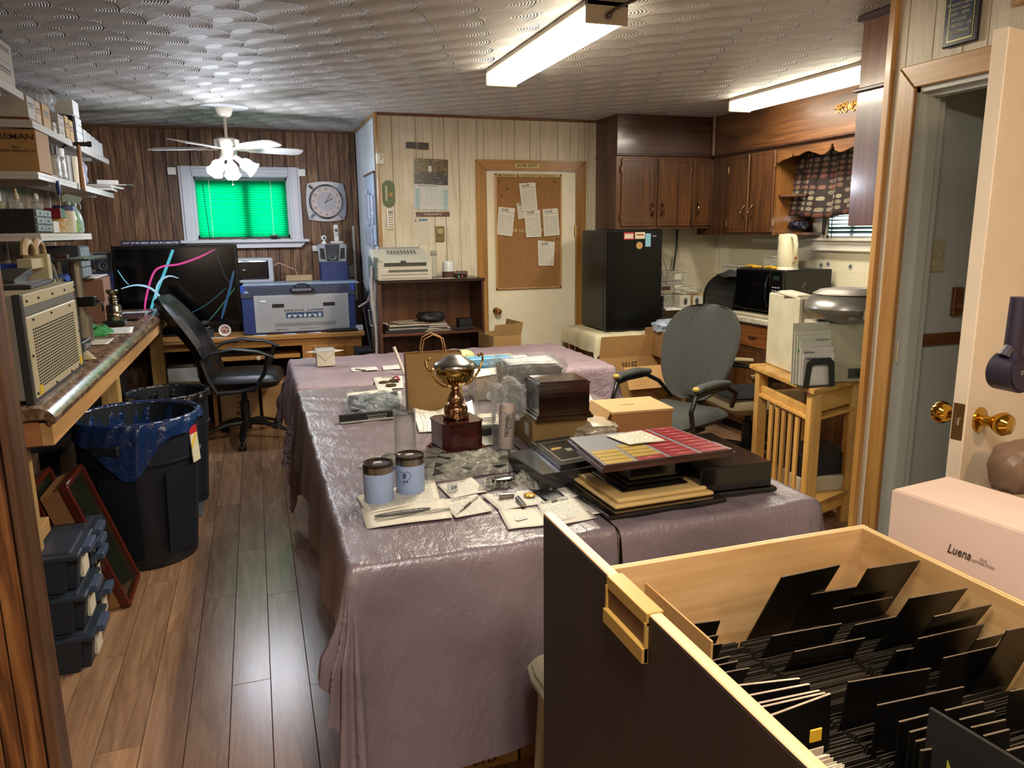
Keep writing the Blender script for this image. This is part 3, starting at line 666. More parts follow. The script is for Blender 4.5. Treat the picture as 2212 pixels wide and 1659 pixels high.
B().bb(-.07, .12, -.31, -.25, .345, .372, bev=.008).o('control_panel', M('#1f232b', .4, 0, 0), la)
B().tube([(-.035, -.28, .37), (-.03, -.29, .395), (.0, -.292, .405), (.05, -.292, .405), (.08, -.29, .395), (.085, -.28, .37)], .005, 8).o('lid_handle', BLK, la, True)
kb = B()
for i in range(12):
    for j in range(2): kb.box((-.045+i*.0125, -.311, .352+j*.011), (.007, .003, .006))
kb.o('panel_buttons', M('#b9bcc2', .4, 0, 0), la)['kind'] = 'stuff'
B().bb(-.44, .5, -.25, .24, .396, .404, bev=.002).o('top_plate', M('#9fb0c4', .35, 0, .05), la)
# small things on the desk
t = T('round_photo_frame', 'round white framed photo standing in front of television', 'photo frame', (-.27, 6.56, .74))
B().lathe([(.034, 0), (.048, .0), (.048, .012), (.034, .008)], n=32, cap=False, m=Matrix.Translation((0, 0, .05)) @ Matrix.Rotation(PI/2-.15, 4, 'X')).o('frame_ring', M('#d7d3cf', .3, 0, 0), t, True)
g = G('portrait'); v = g.coord('Generated'); g.base(g.ramp(g.noise(v, 5, 3, .6, 1), [(.35, '#1a1210'), (.5, '#8a4f3c'), (.65, '#e8c9b4')]), .3)
B().lathe([(0, .002), (.036, .002), (.036, .005), (0, .005)], n=28, m=Matrix.Translation((0, 0, .05)) @ Matrix.Rotation(PI/2-.15, 4, 'X')).o('photo', g.m, t)
carton('small dark box with paper label on the desk front', (-.40, 6.56, .74), (.085, .06, .06), .1, M('#202533', .5, 0, 0), tape=False, name='small_box')
tag(B().tube([(-.45, 6.62, .80), (-.44, 6.58, .815), (-.40, 6.56, .812), (-.385, 6.58, .82)], .010, 8).box((-.42, 6.57, .803), (.05, .03, .006), bev=.002).o('silver_clip', M('#aeb0a6', .25, .9, .05), None, True), 'silver clip tool lying on the small dark desk box', 'clip')
for i, (a, lbl) in enumerate((((470, 712), 'narrow white sheet beside the round photo frame'), ((560, 708), 'white sheet under the left front of laser machine'), ((620, 705), 'white sheet under the middle front of laser machine'), ((670, 702), 'folded white sheet leaning at the laser machine front'))):
    p = PZ(a[0], a[1], .744); paper(lbl, [(p.x-.06, 6.47), (p.x+.06, 6.47), (p.x+.05, 6.52), (p.x-.05, 6.52)], .7405, M('#dcdfe6', .6, 0, 0))
t = T('flat_case', 'black flat case on the right end of the desk', 'case', (.66, 6.50, .742)); B().bb(-.13, .13, -.04, .04, 0, .02, bev=.004).o('case_body', BLK, t); B().bb(-.1, .12, -.035, .035, .02, .028, bev=.003).o('case_lid', M('#4a4d52', .3, .5, 0), t)
for k, (z, lb) in enumerate(((0, 'clear plastic business card box at desk right corner'),)):
    tag(B().bb(.78, .84, 6.49, 6.55, .742, .785, bev=.003).o('clear_box', clear('#dfe4ea', .7, .1, .2)), lb, 'box')
# left side of the desk: boxes underneath
carton('kraft box with printed black marks under the desk middle', (-.20, 6.62, 0), (.30, .30, .30), 0, KRAFT_D)
carton('kraft box marked 25 CM under the desk', (.10, 6.64, 0), (.26, .28, .34), .05, KRAFT)
b25 = [o for o in bpy.data.objects if o.get('label') == 'kraft box marked 25 CM under the desk'][0]
txt(b25, '25 CM', (.05, -.142, .16), X, Z_, .03, None, BLK)
bk = [o for o in bpy.data.objects if o.get('label') == 'kraft box with printed black marks under the desk middle'][0]
for j in range(4): txt(bk, ['WT', 'LW', 'RW', 'MEAS'][j], (.0, -.152, .25-j*.045), X, Z_, .02, None, BLK)
carton('beige box on the floor under the desk left', (-.60, 6.60, 0), (.24, .3, .40), 0, M('#b8a88a', .7), tape=False)
carton('white paper box on the low shelf of the desk', (-.62, 6.66, .38), (.22, .22, .12), 0, M('#b9b7b0', .6), tape=False)
# office chair helper -------------------------------------------------
def star_base(t, mat, r=.32, n=5, h=.40, a0=.3):
    for i in range(n):
        a = a0+i*2*PI/n; c_, s_ = math.cos(a), math.sin(a)
        leg = B().tube([(.03*c_, .03*s_, .135), (.15*c_, .15*s_, .13), (.26*c_, .26*s_, .098), (r*c_, r*s_, .07)], [.034, .030, .024, .020], 8, flat=.6).o('base_leg', mat, t, True)
        cs = B(); px, py = r*c_, r*s_
        for q in (-1, 1): cs.cyl((px-s_*.008*q, py+c_*.008*q, .028), (px-s_*.026*q, py+c_*.026*q, .028), .028, n=14)
        cs.cyl((px, py, .03), (px, py, .07), .009, n=8); cs.o('caster', BLK, leg)
    B().cyl((0, 0, .08), (0, 0, .2), .04, .032).o('hub', mat, t, True)
    B().cyl((0, 0, .16), (0, 0, h), .026, .02).cyl((0, 0, .16), (0, 0, .30), .034).o('gas_lift', mat, t, True)
    B().bb(-.1, .1, -.08, .08, h-.02, h+.03, bev=.01).o('seat_mechanism', mat, t)
LEA = M('#0c0c0e', .38, 0, 0, 9, .25, 90)
oc = T('office_chair', 'black leather office chair turned sideways before the desk', 'office chair', (-.15, 6.03, 0), math.radians(-6))
star_base(oc, M('#0e0f10', .45, 0, 0), .34, 5, .40, .95)
def cushion(cx, cz, sx, sy, sz, m=None, n=18, edge=.35):
    b = B()
    def fn(u, v, s):
        x = (u-.5)*2; y = (v-.5)*2; k = (max(0, 1-abs(x)**5)*max(0, 1-abs(y)**5))**.45
        return Vector((x*sx/2*(1-.04*y*y), y*sy/2*(1-.04*x*x), s*sz/2*k))
    for s in (1, -1): b.grid(lambda u, v, s=s: (m or Matrix.Identity(4)) @ (Vector((cx, 0, cz)) + fn(u, v, s)), n, n)
    bmesh.ops.remove_doubles(b.bm, verts=b.bm.verts, dist=.0008); return b
cushion(.03, .485, .54, .52, .13).o('seat', LEA, oc, True)
pr = []
b = B()
def back(u, v, s):
    y = (u-.5)*2; z = v; lean = -.22-.27*z+.05*math.sin(z*PI*1.3); wd = .235+.03*math.sin(z*PI)-.03*z; k = (max(0, 1-abs(y)**4)*max(0, 1-abs(2*z-1)**10))**.4
    th = .07+.012*math.cos(z*9)
    return Vector((lean + s*th*k - .05*y*y*0 + (.03*y*y), y*wd, .44+.68*z))
for s in (1, -1): b.grid(lambda u, v, s=s: back(u, v, s), 14, 22)
bmesh.ops.remove_doubles(b.bm, verts=b.bm.verts, dist=.0008); b.o('backrest', LEA, oc, True)
for s in (-1, 1):
    am = B().tube([(-.24, s*.27, .66), (-.17, s*.285, .715), (-.02, s*.29, .745), (.15, s*.29, .72), (.26, s*.285, .675)], [.02, .026, .028, .026, .018], 10, flat=.5).o('armrest', M('#26282b', .5, 0, 0), oc, True)
    B().tube([(-.24, s*.27, .67), (-.20, s*.27, .52), (-.15, s*.265, .42), (.0, s*.26, .425), (.12, s*.265, .45), (.19, s*.275, .56), (.22, s*.28, .69)], .022, 8, flat=.6).o('arm_support', M('#131416', .4, 0, 0), oc, True)
# rubbish bins
BN = M('#151b26', .5, 0, .05)
def bin_(label, loc, s=1.0, liner='#14305f', z=.70):
    t = T('waste_bin', label, 'bin', loc)
    B().lathe([(.0, 0), (.215, 0), (.22, .01), (.262, .50), (.268, .505), (.272, .60), (.275, .70), (.262, .70), (.255, .5), (.20, .03), (0, .03)], n=44).o('bin_body', BN, t, True)
    for a in (-2.15, -1.15, -.3, .8): 
        m = Matrix.Rotation(a, 4, 'Z')
        B().prism([(-.075, .06), (.075, .06), (.085, .47), (-.085, .47)], .006, m @ Matrix.Translation((0, -.222, 0)) @ Matrix.Rotation(PI/2+.085, 4, 'X') @ Matrix.Translation((0, 0, -.003)), .003).o('side_rib', BN, t)
    B().lathe([(.262, .50), (.272, .505), (.274, .512), (.262, .515)], n=44, cap=False).o('body_ridge', BN, t, True)
    for a in (-PI/2-.35, PI/2-.35): B().box((.285, 0, .60), (.03, .13, .05), bev=.01, m=Matrix.Rotation(a, 4, 'Z')).o('bin_handle', BN, t)
    gl_ = G('bin_bag'); v_ = gl_.coord(); gl_.base(lin(liner), .2); nz_ = gl_.noise(v_, 9, 3, .5, 2.2); gl_.bump(nz_, .55, .016); gl_.bs.inputs['Specular IOR Level'].default_value = .9; g = gl_.m
    def ln(u, v):
        a = u*2*PI; w_ = .5+.5*math.sin(a*3+1.4)
        drop = .018+.19*max(0, math.cos(a+1.65))**6+.02*math.sin(a*7)
        pr_ = [(.235, .30), (.25, .50), (.262, .66), (.272, .712), (.284, .712), (.291, .68), (.291, .68-drop)]
        k = v*6; i = min(5, int(k)); f = k-i; r = pr_[i][0]*(1-f)+pr_[i+1][0]*f; z_ = pr_[i][1]*(1-f)+pr_[i+1][1]*f
        r += .005*math.sin(a*13+v*9)*(v if v > .5 else .8) + .004*math.sin(a*29+v*14)
        return Vector((r*math.cos(a), r*math.sin(a), z_))
    B().grid(ln, 120, 24).o('bin_liner', g, t, True, angle=False)
    return t
b1 = bin_('large dark bin lined with a blue bag', (-.595, 3.93, 0)); b1.scale = (1, 1, 1.02)
b = B(); lm = Matrix.Rotation(math.radians(-22), 4, 'Z')
m_ = lm @ Matrix.Translation((.274, 0, .56)) @ Matrix.Rotation(PI/2, 4, 'Z') @ Matrix.Rotation(PI/2-.05, 4, 'X')
B().prism([(-.035, -.085), (.035, -.085), (.035, .085), (-.035, .085)], .004, m_, 0).o('bin_sticker', M('#cfc9b0', .5, 0, 0), b1)
B().prism([(-.035, .05), (.035, .05), (.035, .085), (-.035, .085)], .005, m_, 0).o('red_sticker_band', M('#b3202a', .5, 0, 0), b1)
B().prism([(-.035, .0), (.01, .045), (.035, .045), (-.035, -.02)], .005, m_, 0).o('yellow_sticker_band', M('#d9b52c', .5, 0, 0), b1)
b2 = bin_('smaller black bin with black bag behind the blue lined bin', (-.54, 4.72, 0), liner='#101013'); b2.scale = (.80, .80, .94)
tag(B().bb(-.46, -.385, 4.38, 5.08, .001, .009, bev=.003).o('floor_mat', M('#4a5058', .7, 0, .1, 40, .5, 60)), 'grey ribbed mat strip on the floor beside the bin', 'mat')
# ================================================================ WORKBENCH, SHELVES (left)
CT = T('workbench', 'long brown laminate counter on wooden posts along left wall', 'workbench', (0, 0, 0))
g = G('brown_laminate'); v = g.coord(); f = g.noise(g.mapping(v, (1, .35, 1)), 26, 5, .7, 1.2)
g.base(g.ramp(f, [(.36, '#3a2a20'), (.5, '#6f5540'), (.66, '#a08468')]), .24); g.bump(f, .05, .002); CTM = g.m
# rounded nosing
prof = [(-1.296, .0), (-.715, .0), (-.685, -.012), (-.668, -.035), (-.672, -.055), (-.69, -.06), (-.70, -.04), (-1.296, -.04)]
b = B(); mm = Matrix.Translation((0, 6.43, 1.0)) @ Matrix.Rotation(PI/2, 4, 'X'); b.prism(prof, 3.62, mm); b.o('counter_top', CTM, CT, True)
PINE = wood('#9a7242', '#b98d58', '#cfa672', 'y', 6, .6); PINZ = wood('#8f7042', '#b09058', '#c7a96e', 'z', 6, .7)
B().bb(-.725, -.685, 2.83, 6.42, .865, .945, bev=.003).o('front_beam', PINE, CT)
B().bb(-1.28, -.725, 2.83, 2.87, .865, .955, bev=.003).o('end_beam', wood('#8d5b34', '#a87042', '#b98252', 'x', 6, .6), CT)
for y, x in ((2.88, -.83), (4.55, -.80), (6.28, -.755)): B().bb(x-.05, x+.04, y-.02, y+.07, 0, .955 if y > 3 else .865, bev=.004).o('support_post', PINZ, CT)
# shelves
SHM = M('#c9c4bd', .45, 0, .02)
def shelf(label, y0, y1, z, depth=.30, x=-.98):
    t = T('wall_shelf', label, 'shelf', (x-depth/2, (y0+y1)/2, z-.02)); L = y1-y0
    B().bb(-depth/2, depth/2, -L/2, L/2, 0, .018, bev=.002).o('shelf_board', SHM, t)
    B().bb(depth/2-.012, depth/2, -L/2, L/2, -.018, .0).bb(-depth/2, depth/2-.012, -L/2, -L/2+.012, -.018, 0).o('shelf_lip', SHM, t)
    for y in (-L*.3, L*.3): B().bb(-depth/2, depth/2-.05, y-.01, y+.01, -.03, 0).o('shelf_bracket', SHM, t)
    return t
shelf('topmost white shelf at the left edge, stacked with cartons', 3.4, 4.32, 2.23)
shelf('second white shelf from the ceiling with the hammer hung on it', 4.42, 6.55, 2.12)
shelf('third white shelf carrying the open kraft carton', 4.40, 6.60, 1.875)
shelf('lowest white shelf holding the spray bottles', 4.3, 5.55, 1.575, .26)
for y in (4.9, 6.0): tag(B().bb(-1.305, -1.285, y-.012, y+.012, 1.1, 2.3).o('shelf_upright', M('#b7b3ad', .4, .3, 0)), 'slotted metal upright behind the white shelves, %s one' % ('nearer' if y < 5 else 'farther'), 'shelf upright')
WB = M('#bdb6ab', .6, 0, .04); TAN = M('#b59468', .7, 0, .06)
def sbox(label, y, z, d, mat=WB, x=-1.0, lbl=True, nm='carton_box'):
    """box with its right face at x and near face at y"""
    t = T(nm, label, 'box', (x-d[0]/2, y+d[1]/2, z)); B().bb(-d[0]/2, d[0]/2, -d[1]/2, d[1]/2, 0, d[2], bev=.002).o('box_body', mat, t)
    if lbl:
        m = B()
        for i, (a, b_) in enumerate(((.62, .72), (.50, .56))): m.bb(d[0]/2, d[0]/2+.001, -d[1]*.36, d[1]*.30, d[2]*a, d[2]*b_)
        m.o('printed_label', M('#6b665f', .6, 0, 0), t)
    return t
sbox('upper of two pale cartons on the topmost shelf', 4.05, 2.338, (.28, .24, .085)); sbox('lower of two pale cartons on the topmost shelf', 4.03, 2.232, (.28, .26, .104))
sbox('thick brown book lying at the near end of second shelf', 4.47, 2.12, (.26, .20, .014), M('#8a5b38', .6), lbl=False, nm='book')
sbox('white carton on the brown book on second shelf', 4.46, 2.135, (.27, .14, .105)); sbox('narrow pale carton beside the white one on second shelf', 4.61, 2.12, (.2, .10, .12), M('#c2a98a', .6))
sbox('brown carton below the plastic bag on second shelf', 4.75, 2.12, (.22, .16, .13), TAN)
for i in range(3): sbox('small white carton stack beside the bag, %s one' % ['bottom', 'middle', 'top'][i], 5.10, 2.12+i*.042, (.14, .14, .040))
sbox('tiny white box in front of the small carton stack', 4.96, 2.12, (.08, .07, .06)); 
sbox('tall tan carton left of the black case', 5.28, 2.12, (.12, .09, .14), M('#b89b6c', .6)); sbox('second tall tan carton touching the black case', 5.39, 2.12, (.12, .10, .13), M('#bda070', .6))
sbox('black case of stacked white boxes on second shelf', 5.52, 2.12, (.16, .06, .17), M('#141414', .6), lbl=False)
for i in range(4):
    for j in range(2): sbox('small white box beside black case, %s row, %s column' % (['bottom', 'second', 'third', 'top'][i], ['nearer', 'farther'][j]), 5.59+j*.09, 2.12+i*.045, (.14, .086, .041), WHT, lbl=False)
for o in bpy.data.objects:
    if str(o.get('label')).startswith('small white box beside black case'): o['group'] = 'grid of small white boxes'
sbox('large white box on top of the small white boxes', 5.56, 2.302, (.16, .17, .09), WHT, lbl=False)
for i in range(5):
    t = sbox('white carton in the far row of second shelf, %s from the hammer' % ['first', 'second', 'third', 'fourth', 'fifth'][i], 5.80+i*.135, 2.12, (.13, .12, .125-i*.006), M('#d2cfcc', .6), lbl=False)
# plastic bag
def blob(c, d, mat, name, parent=None, seed=0, n=22, amp=.12, smooth=True):
    b = B(); rnd = random.Random(seed); ph = [rnd.random()*6 for _ in range(6)]
    bmesh.ops.create_icosphere(b.bm, subdivisions=4, radius=1)
    for v in b.bm.verts:
        p = v.co.copy(); k = 1+amp*(math.sin(p.x*4+ph[0])*math.cos(p.y*5+ph[1])+.6*math.sin(p.z*8+ph[2]+p.x*5)+.4*math.sin(p.y*15+ph[3]+p.z*9)+.3*math.sin(p.x*23+ph[4]))
        q = p*k; q = Vector([math.copysign(abs(a)**.75, a) for a in q])
        v.co = Vector((q.x*d[0]/2, q.y*d[1]/2, max(q.z, -.82)*d[2]/2)) + Vector(c)
    return b.o(name, mat, parent, smooth, angle=math.radians(25))
tag(blob((-1.1, 5.02, 2.30), (.2, .34, .14), clear('#c9cdd2', .55), 'plastic_bag', seed=3), 'clear plastic bag on top of cartons near the ceiling', 'plastic bag')
# third shelf
cb = carton('kraft carton marked in marker on the third shelf', (-1.13, 4.58, 1.877), (.30, .26, .20), 0, KRAFT, tape=False)
txt(cb, 'REMAN', (.062, -.1315, .165), X, Z_, .028, .155, M('#4a2c16', .7, 0, 0)); txt(cb, 'PDU.\nPLASTIC DRESS-UP CO.', (.06, -.1315, .105), X, Z_, .028, .165, BLK)
for i, y in enumerate((4.98, 5.12)):
    t = T('storage_jar', ['black lidded clear jar beside the kraft carton', 'second lidded jar behind the kraft carton'][i], 'jar', (-1.045, y, 1.877))
    B().lathe([(.052, 0), (.055, .01), (.055, .12), (.045, .13)], n=24).o('jar_body', clear('#b9b9b4', .8, .05, .3), t, True)
    B().cyl((0, 0, .13), (0, 0, .175), .05, n=24).o('jar_lid', [M('#0d0d0d', .3, 0, 0), WHT][i], t, True)
sbox('thin brown book lying in front of the jars', 4.78, 1.877, (.09, .14, .012), M('#8e7452', .6), lbl=False, nm='book')
for i in range(4): sbox('slim white binder row behind the jars, %s' % ['nearest', 'second', 'third', 'farthest'][i], 5.22+i*.03, 1.877, (.18, .027, .15), [M('#cfcbc4', .5), M('#8f9196', .5), M('#d9d6ce', .5), M('#2b2b2b', .5)][i], lbl=False, nm='binder')
t = T('paper_towel_roll', 'cream paper towel roll standing on the third shelf', 'paper towel', (-1.06, 5.50, 1.877)); B().cyl((0, 0, 0), (0, 0, .165), .062, n=28).o('roll', M('#cdbfa0', .8), t, True); B().cyl((0, 0, .165), (0, 0, .166), .02).o('core', KRAFT_D, t)
tag(blob((-1.05, 5.70, 1.955), (.12, .16, .17), clear('#cdd6e2', .6), 'plastic_bag', seed=9), 'bluish clear plastic bag right of the paper towel roll', 'plastic bag')
pz = 1.877
for i, (lb, cc, d, a) in enumerate((('bottom dark book in the messy pile at third shelf end', '#4a3a34', (.28, .34, .02), .05), ('middle book in the messy pile at third shelf end', '#a39c92', (.27, .32, .016), -.12), ('tan folder in the messy pile at third shelf end', '#8c7a66', (.3, .3, .008), .2), ('white book on top of the messy shelf pile', '#d9dde2', (.14, .2, .03), .25))):
    t = T('book', lb, 'book', (-1.08 + .03*i, 6.38, pz), a); B().bb(-d[0]/2, d[0]/2, -d[1]/2, d[1]/2, 0, d[2], bev=.002).o('cover', M(cc, .6, 0, .05), t); B().bb(-d[0]/2+.004, d[0]/2+.0005, -d[1]/2-.0005, d[1]/2-.004, .002, d[2]-.002).o('pages', M('#d6d1c6', .7, 0, .05), t); pz += d[2]+.0005
paper('large pale sheet drooping over the shelf end pile', [(-1.2, 6.25), (-.85, 6.3), (-.83, 6.62), (-1.15, 6.6)], pz-.03, M('#b9b5b2', .6), waves=.006)
# lowest shelf things
t = T('parts_cabinet', 'black parts cabinet with clear drawers on the lowest shelf', 'parts cabinet', (-1.13, 4.50, 1.577))
B().bb(-.14, .125, -.16, .16, 0, .115, bev=.003).o('cabinet_shell', M('#151517', .5, 0, 0), t)
for j in range(3):
    for i in range(2):
        dr = B().bb(.12, .132, -.15+i*.15, -.005+i*.15, .006+j*.037, .038+j*.037, bev=.002).o('drawer', M('#70777a', .5, 0, .15, 60, spec=.3), t); B().bb(.132, .14, -.09+i*.15, -.06+i*.15, .02+j*.037, .026+j*.037).o('drawer_pull', M('#9da1a2', .3, 0, 0), dr)
def bottle(label, x, y, z, h, r, mat, cap, capm, s=1):
    t = T('bottle', label, 'bottle', (x, y, z)); B().lathe([(r*.9, 0), (r, .006), (r, h*.6), (r*.4, h*.8), (r*.36, h)], n=20).o('bottle_body', mat, t, True)
    B().lathe([(r*.42, h), (r*.42, h+.02), (r*.25, h+.03), (r*.2, h+cap), (0, h+cap)], n=16).o('bottle_cap', capm, t, True); return t
CLB = clear('#c5cbc9', .6, .05, .2)
bottle('leftmost small bottle with cream cap above the parts cabinet', -1.17, 4.42, 1.692, .05, .025, M('#a49c88', .3), .045, M('#c7b795', .5))
bottle('second small bottle with cream cap above the parts cabinet', -1.10, 4.45, 1.692, .05, .024, CLB, .05, M('#c7b795', .5))
bottle('clear small bottle lying right on the parts cabinet', -1.05, 4.60, 1.692, .055, .03, CLB, .03, M('#c9cccb', .5))
t = T('tin_box', 'red and dark blue patterned small box beside white tub', 'box', (-1.04, 4.86, 1.655)); B().bb(-.05, .05, -.05, .07, 0, .055, bev=.003).o('box_body', M('#24233a', .3, 0, .3, 60), t); B().bb(-.05, .052, -.052, -.02, 0, .055).o('red_side', M('#7d1f2b', .35, 0, 0), t)
for i, zz in enumerate((1.577, 1.616)):
    t = T('food_tub', ['lower yellow lidded round tub on lowest shelf', 'upper yellow lidded round tub on lowest shelf'][i], 'tub', (-1.04, 4.90, zz)); B().lathe([(.045, 0), (.055, .03), (0, .03)], n=24).o('tub_body', M('#c6b08b', .4), t, True); B().cyl((0, 0, .028), (0, 0, .038), .06, n=24).o('tub_lid', M('#c7953a', .4, 0, .03), t, True)
sbox('small white box with loose beads on lowest shelf', 4.70, 1.577, (.05, .12, .06), M('#c4bfb1', .6), x=-1.005, lbl=False)
t = T('wipes_tub', 'white tub with dark blue lid on lowest shelf', 'tub', (-1.02, 5.06, 1.577)); B().lathe([(.05, 0), (.054, .01), (.056, .125)], n=26).o('tub_body', M('#d5ccb8', .4), t, True); B().lathe([(.06, .125), (.06, .15), (.05, .155), (0, .157)], n=26).o('tub_lid', M('#1d2c6b', .35, 0, 0), t, True)
def spray(label, y, liquid, labelled=True, headm=None):
    t = T('spray_bottle', label, 'spray bottle', (-1.03, y, 1.577), .2)
    B().lathe([(.036, 0), (.042, .01), (.042, .07), (.034, .11), (.016, .145), (.014, .165)], n=22).o('bottle_body', liquid, t, True)
    hm = headm or M('#9fb3a4', .4, 0, 0)
    B().cyl((0, 0, .16), (0, 0, .185), .016).prism([(-.03, 0), (.035, .004), (.05, .03), (.0, .05), (-.03, .035)], .024, Matrix.Translation((0, .012, .18)) @ Matrix.Rotation(PI/2, 4, 'X')).o('trigger_head', hm, t)
    B().tube([(.02, 0, .185), (.035, 0, .165), (.03, 0, .145)], .005, 6).o('trigger', hm, t, True)
    if labelled: txt(t, 'Works', (.043, 0, .07), (0, 1, 0), Z_, .02, None, M('#14351f', .5, 0, 0))
spray('green cleaner spray bottle on the lowest shelf', 5.24, M('#6fa044', .25, 0, .08)); spray('clear spray bottle at the far end of lowest shelf', 5.40, clear('#bfe0cf', .6, .05, .2), False)
# hammer hanging
t = T('hammer', 'claw hammer with wooden handle hung from second shelf edge', 'hammer', (-.955, 5.33, 2.10))
B().lathe([(.0, -.275), (.017, -.27), (.016, -.2), (.0125, -.1), (.012, 0)], n=14).o('handle', wood('#7a4a22', '#a0672f', '#b67b40', 'z', 8, .35, .2), t, True)
hd = B(); hd.cyl((.0, -.02, .0), (.0, .055, .004), .013, n=14); hd.cyl((0, .05, .004), (0, .07, .004), .017, n=14); hd.tube([(0, -.015, 0), (0, -.045, .0), (0, -.075, -.012), (0, -.095, -.035)], [.012, .012, .009, .004], 8, flat=.7)
hd.o('hammer_head', M('#3b3029', .4, .7, .1), t, True)
t.rotation_euler.z = math.radians(-70)
t = T('screwdriver', 'blue handled screwdriver hanging below the third shelf', 'screwdriver', (-.965, 4.72, 1.82)); B().lathe([(0, .03), (.010, .025), (.011, -.02), (.007, -.045), (0, -.046)], n=10).o('handle', M('#22367c', .3, 0, 0), t, True); B().cyl((0, 0, -.045), (0, 0, -.11), .003, n=6).o('shank', M('#b9b9b9', .2, 1, 0), t)
# under lowest shelf: blue bins, clamps
PB = M('#1f3f8f', .4, 0, .08)
for i, (y, z, s) in enumerate(((4.1, 1.22, 1.1), (4.75, 1.30, .9), (5.1, 1.22, .9))):
    t = T('storage_bin', ['large blue open bin behind the beige machine', 'blue open bin above the counter, left of grey parts cabinet', 'small blue open bin beside the metal stand'][i], 'bin', (-1.14, y, z)); t.scale = (s, s, s)
    B().prism([(-.15, 0), (.12, 0), (.15, .05), (.08, .13), (-.15, .13)], .2, Matrix.Translation((0, .1, 0)) @ Matrix.Rotation(PI/2, 4, 'X'), .004).o('bin_shell', PB, t)
    B().bb(.13, .155, -.09, .09, .045, .06, bev=.003).o('bin_lip', PB, t)
carton('dark crate holding up the blue bins on the counter', (-1.19, 4.55, 1.0), (.2, 1.5, .22), 0, M('#2a2420', .7), tape=False)
t = T('parts_cabinet', 'grey small drawer cabinet hanging under the lowest shelf', 'parts cabinet', (-1.1, 5.35, 1.30)); B().bb(-.1, .1, -.14, .14, 0, .2, bev=.003).o('cabinet_shell', M('#3a3f44', .5, 0, 0), t)
for i in range(3):
    for j in range(3): B().bb(.098, .108, -.13+i*.09, -.045+i*.09, .01+j*.062, .065+j*.062, bev=.002).o('drawer', M('#868e92', .3, 0, .2, 60), t)
BEI = M('#b0a686', .5, 0, .04)
t = T('engraving_clamp', 'cream metal clamp rig with two wooden rings behind machine', 'clamp', (-.93, 3.95, 1.42))
for y in (-.11, .06): B().tube([(0, y+.075*math.cos(a), .06+.06*math.sin(a)) for a in [PI*k/10 for k in range(11)]], .011, 8, flat=1.6).o('clamp_ring', M('#a88f68', .5, 0, .1), t, True)
B().bb(-.03, .03, -.2, .12, .0, .045, bev=.004).bb(-.05, .05, -.02, .03, -.06, .06, bev=.004).bb(-.035, .035, -.2, .14, -.075, -.06).o('clamp_body', BEI, t)
B().tube([(0, .13, .06), (.02, .18, .0), (.03, .20, -.08), (.03, .205, -.17)], .010, 6, flat=.3).o('printed_strap', M('#b9c4ac', .5, 0, .2, 30), t, True)
B().bb(-.03, .03, -.05, .0, -.39, -.075).o('clamp_foot', M('#6a6454', .5, .3, 0), t)
# the machine with perforated side
mc = T('engraving_controller', 'beige metal machine with perforated side on the counter', 'machine', (-.745, 3.28, 1.001))
MB_ = M('#b3a98c', .45, .1, .03); DKF = M('#3c3a38', .45, .3, 0)
B().bb(-.44, -.005, -.40, .40, .012, .365, bev=.004).o('machine_case', M('#8f887a', .45, .2, .04), mc)
B().bb(-.02, .006, -.405, -.375, 0, .37, bev=.003).bb(-.02, .006, .385, .41, 0, .37, bev=.003).bb(-.02, .004, -.4, .4, 0, .02).o('machine_frame', DKF, mc)
B().bb(-.44, .008, -.375, .385, .325, .368, bev=.003).o('top_band', MB_, mc)
B().bb(-.01, .004, -.375, .385, .295, .326).o('grey_band', M('#6b6a66', .5, .2, 0), mc)
B().bb(-.01, .008, -.37, .38, .012, .292, bev=.004).o('perforated_panel', MB_, mc)
hl = B()
for j in range(20):
    for i in range(23): hl.bb(.007, .0095, -.318+i*.0275, -.302+i*.0275, .042+j*.0105, .0475+j*.0105)
hl.o('vent_holes', M('#1d1a16', .9, 0, 0), mc)['kind'] = 'stuff'
for y, z in ((-.35, .345), (-.2, .345), (0, .345), (.2, .345), (.37, .345), (-.3, .278), (-.05, .278), (.25, .278), (-.36, .16), (.37, .16), (-.1, .022), (.15, .022), (.3, .022), (-.36, .03)): B().sph((.009, y, z), .005, n=8).o('screw', BLK, mc)
for y, z in ((-.31, .018), (.34, .02)): B().bb(.008, .0105, y-.02, y+.02, z, z+.034).o('warning_label', M('#c9a82b', .5, 0, .03), mc)
kb = T('control_keypad', 'flat black framed keypad lying on the beige machine', 'keypad', (-.93, 3.40, 1.371), .05)
B().bb(-.14, .14, -.22, .24, 0, .014, bev=.003).o('keypad_frame', M('#2a2a2c', .4, 0, 0), kb); B().bb(-.12, .12, -.2, .22, .013, .0155).o('keypad_face', M('#77746e', .4, 0, .1, 20), kb)
B().box((.02, .05, .03), (.10, .34, .03), bev=.004, rot=Matrix.Rotation(.1, 3, 'X')).o('keypad_bridge', M('#3c3c3a', .4, .2, 0), kb)
for i in range(8): B().bb(-.10, -.04, -.18+i*.048, -.15+i*.048, .0155, .018).o('key_row', M('#c0bcb2', .5, 0, 0), kb)
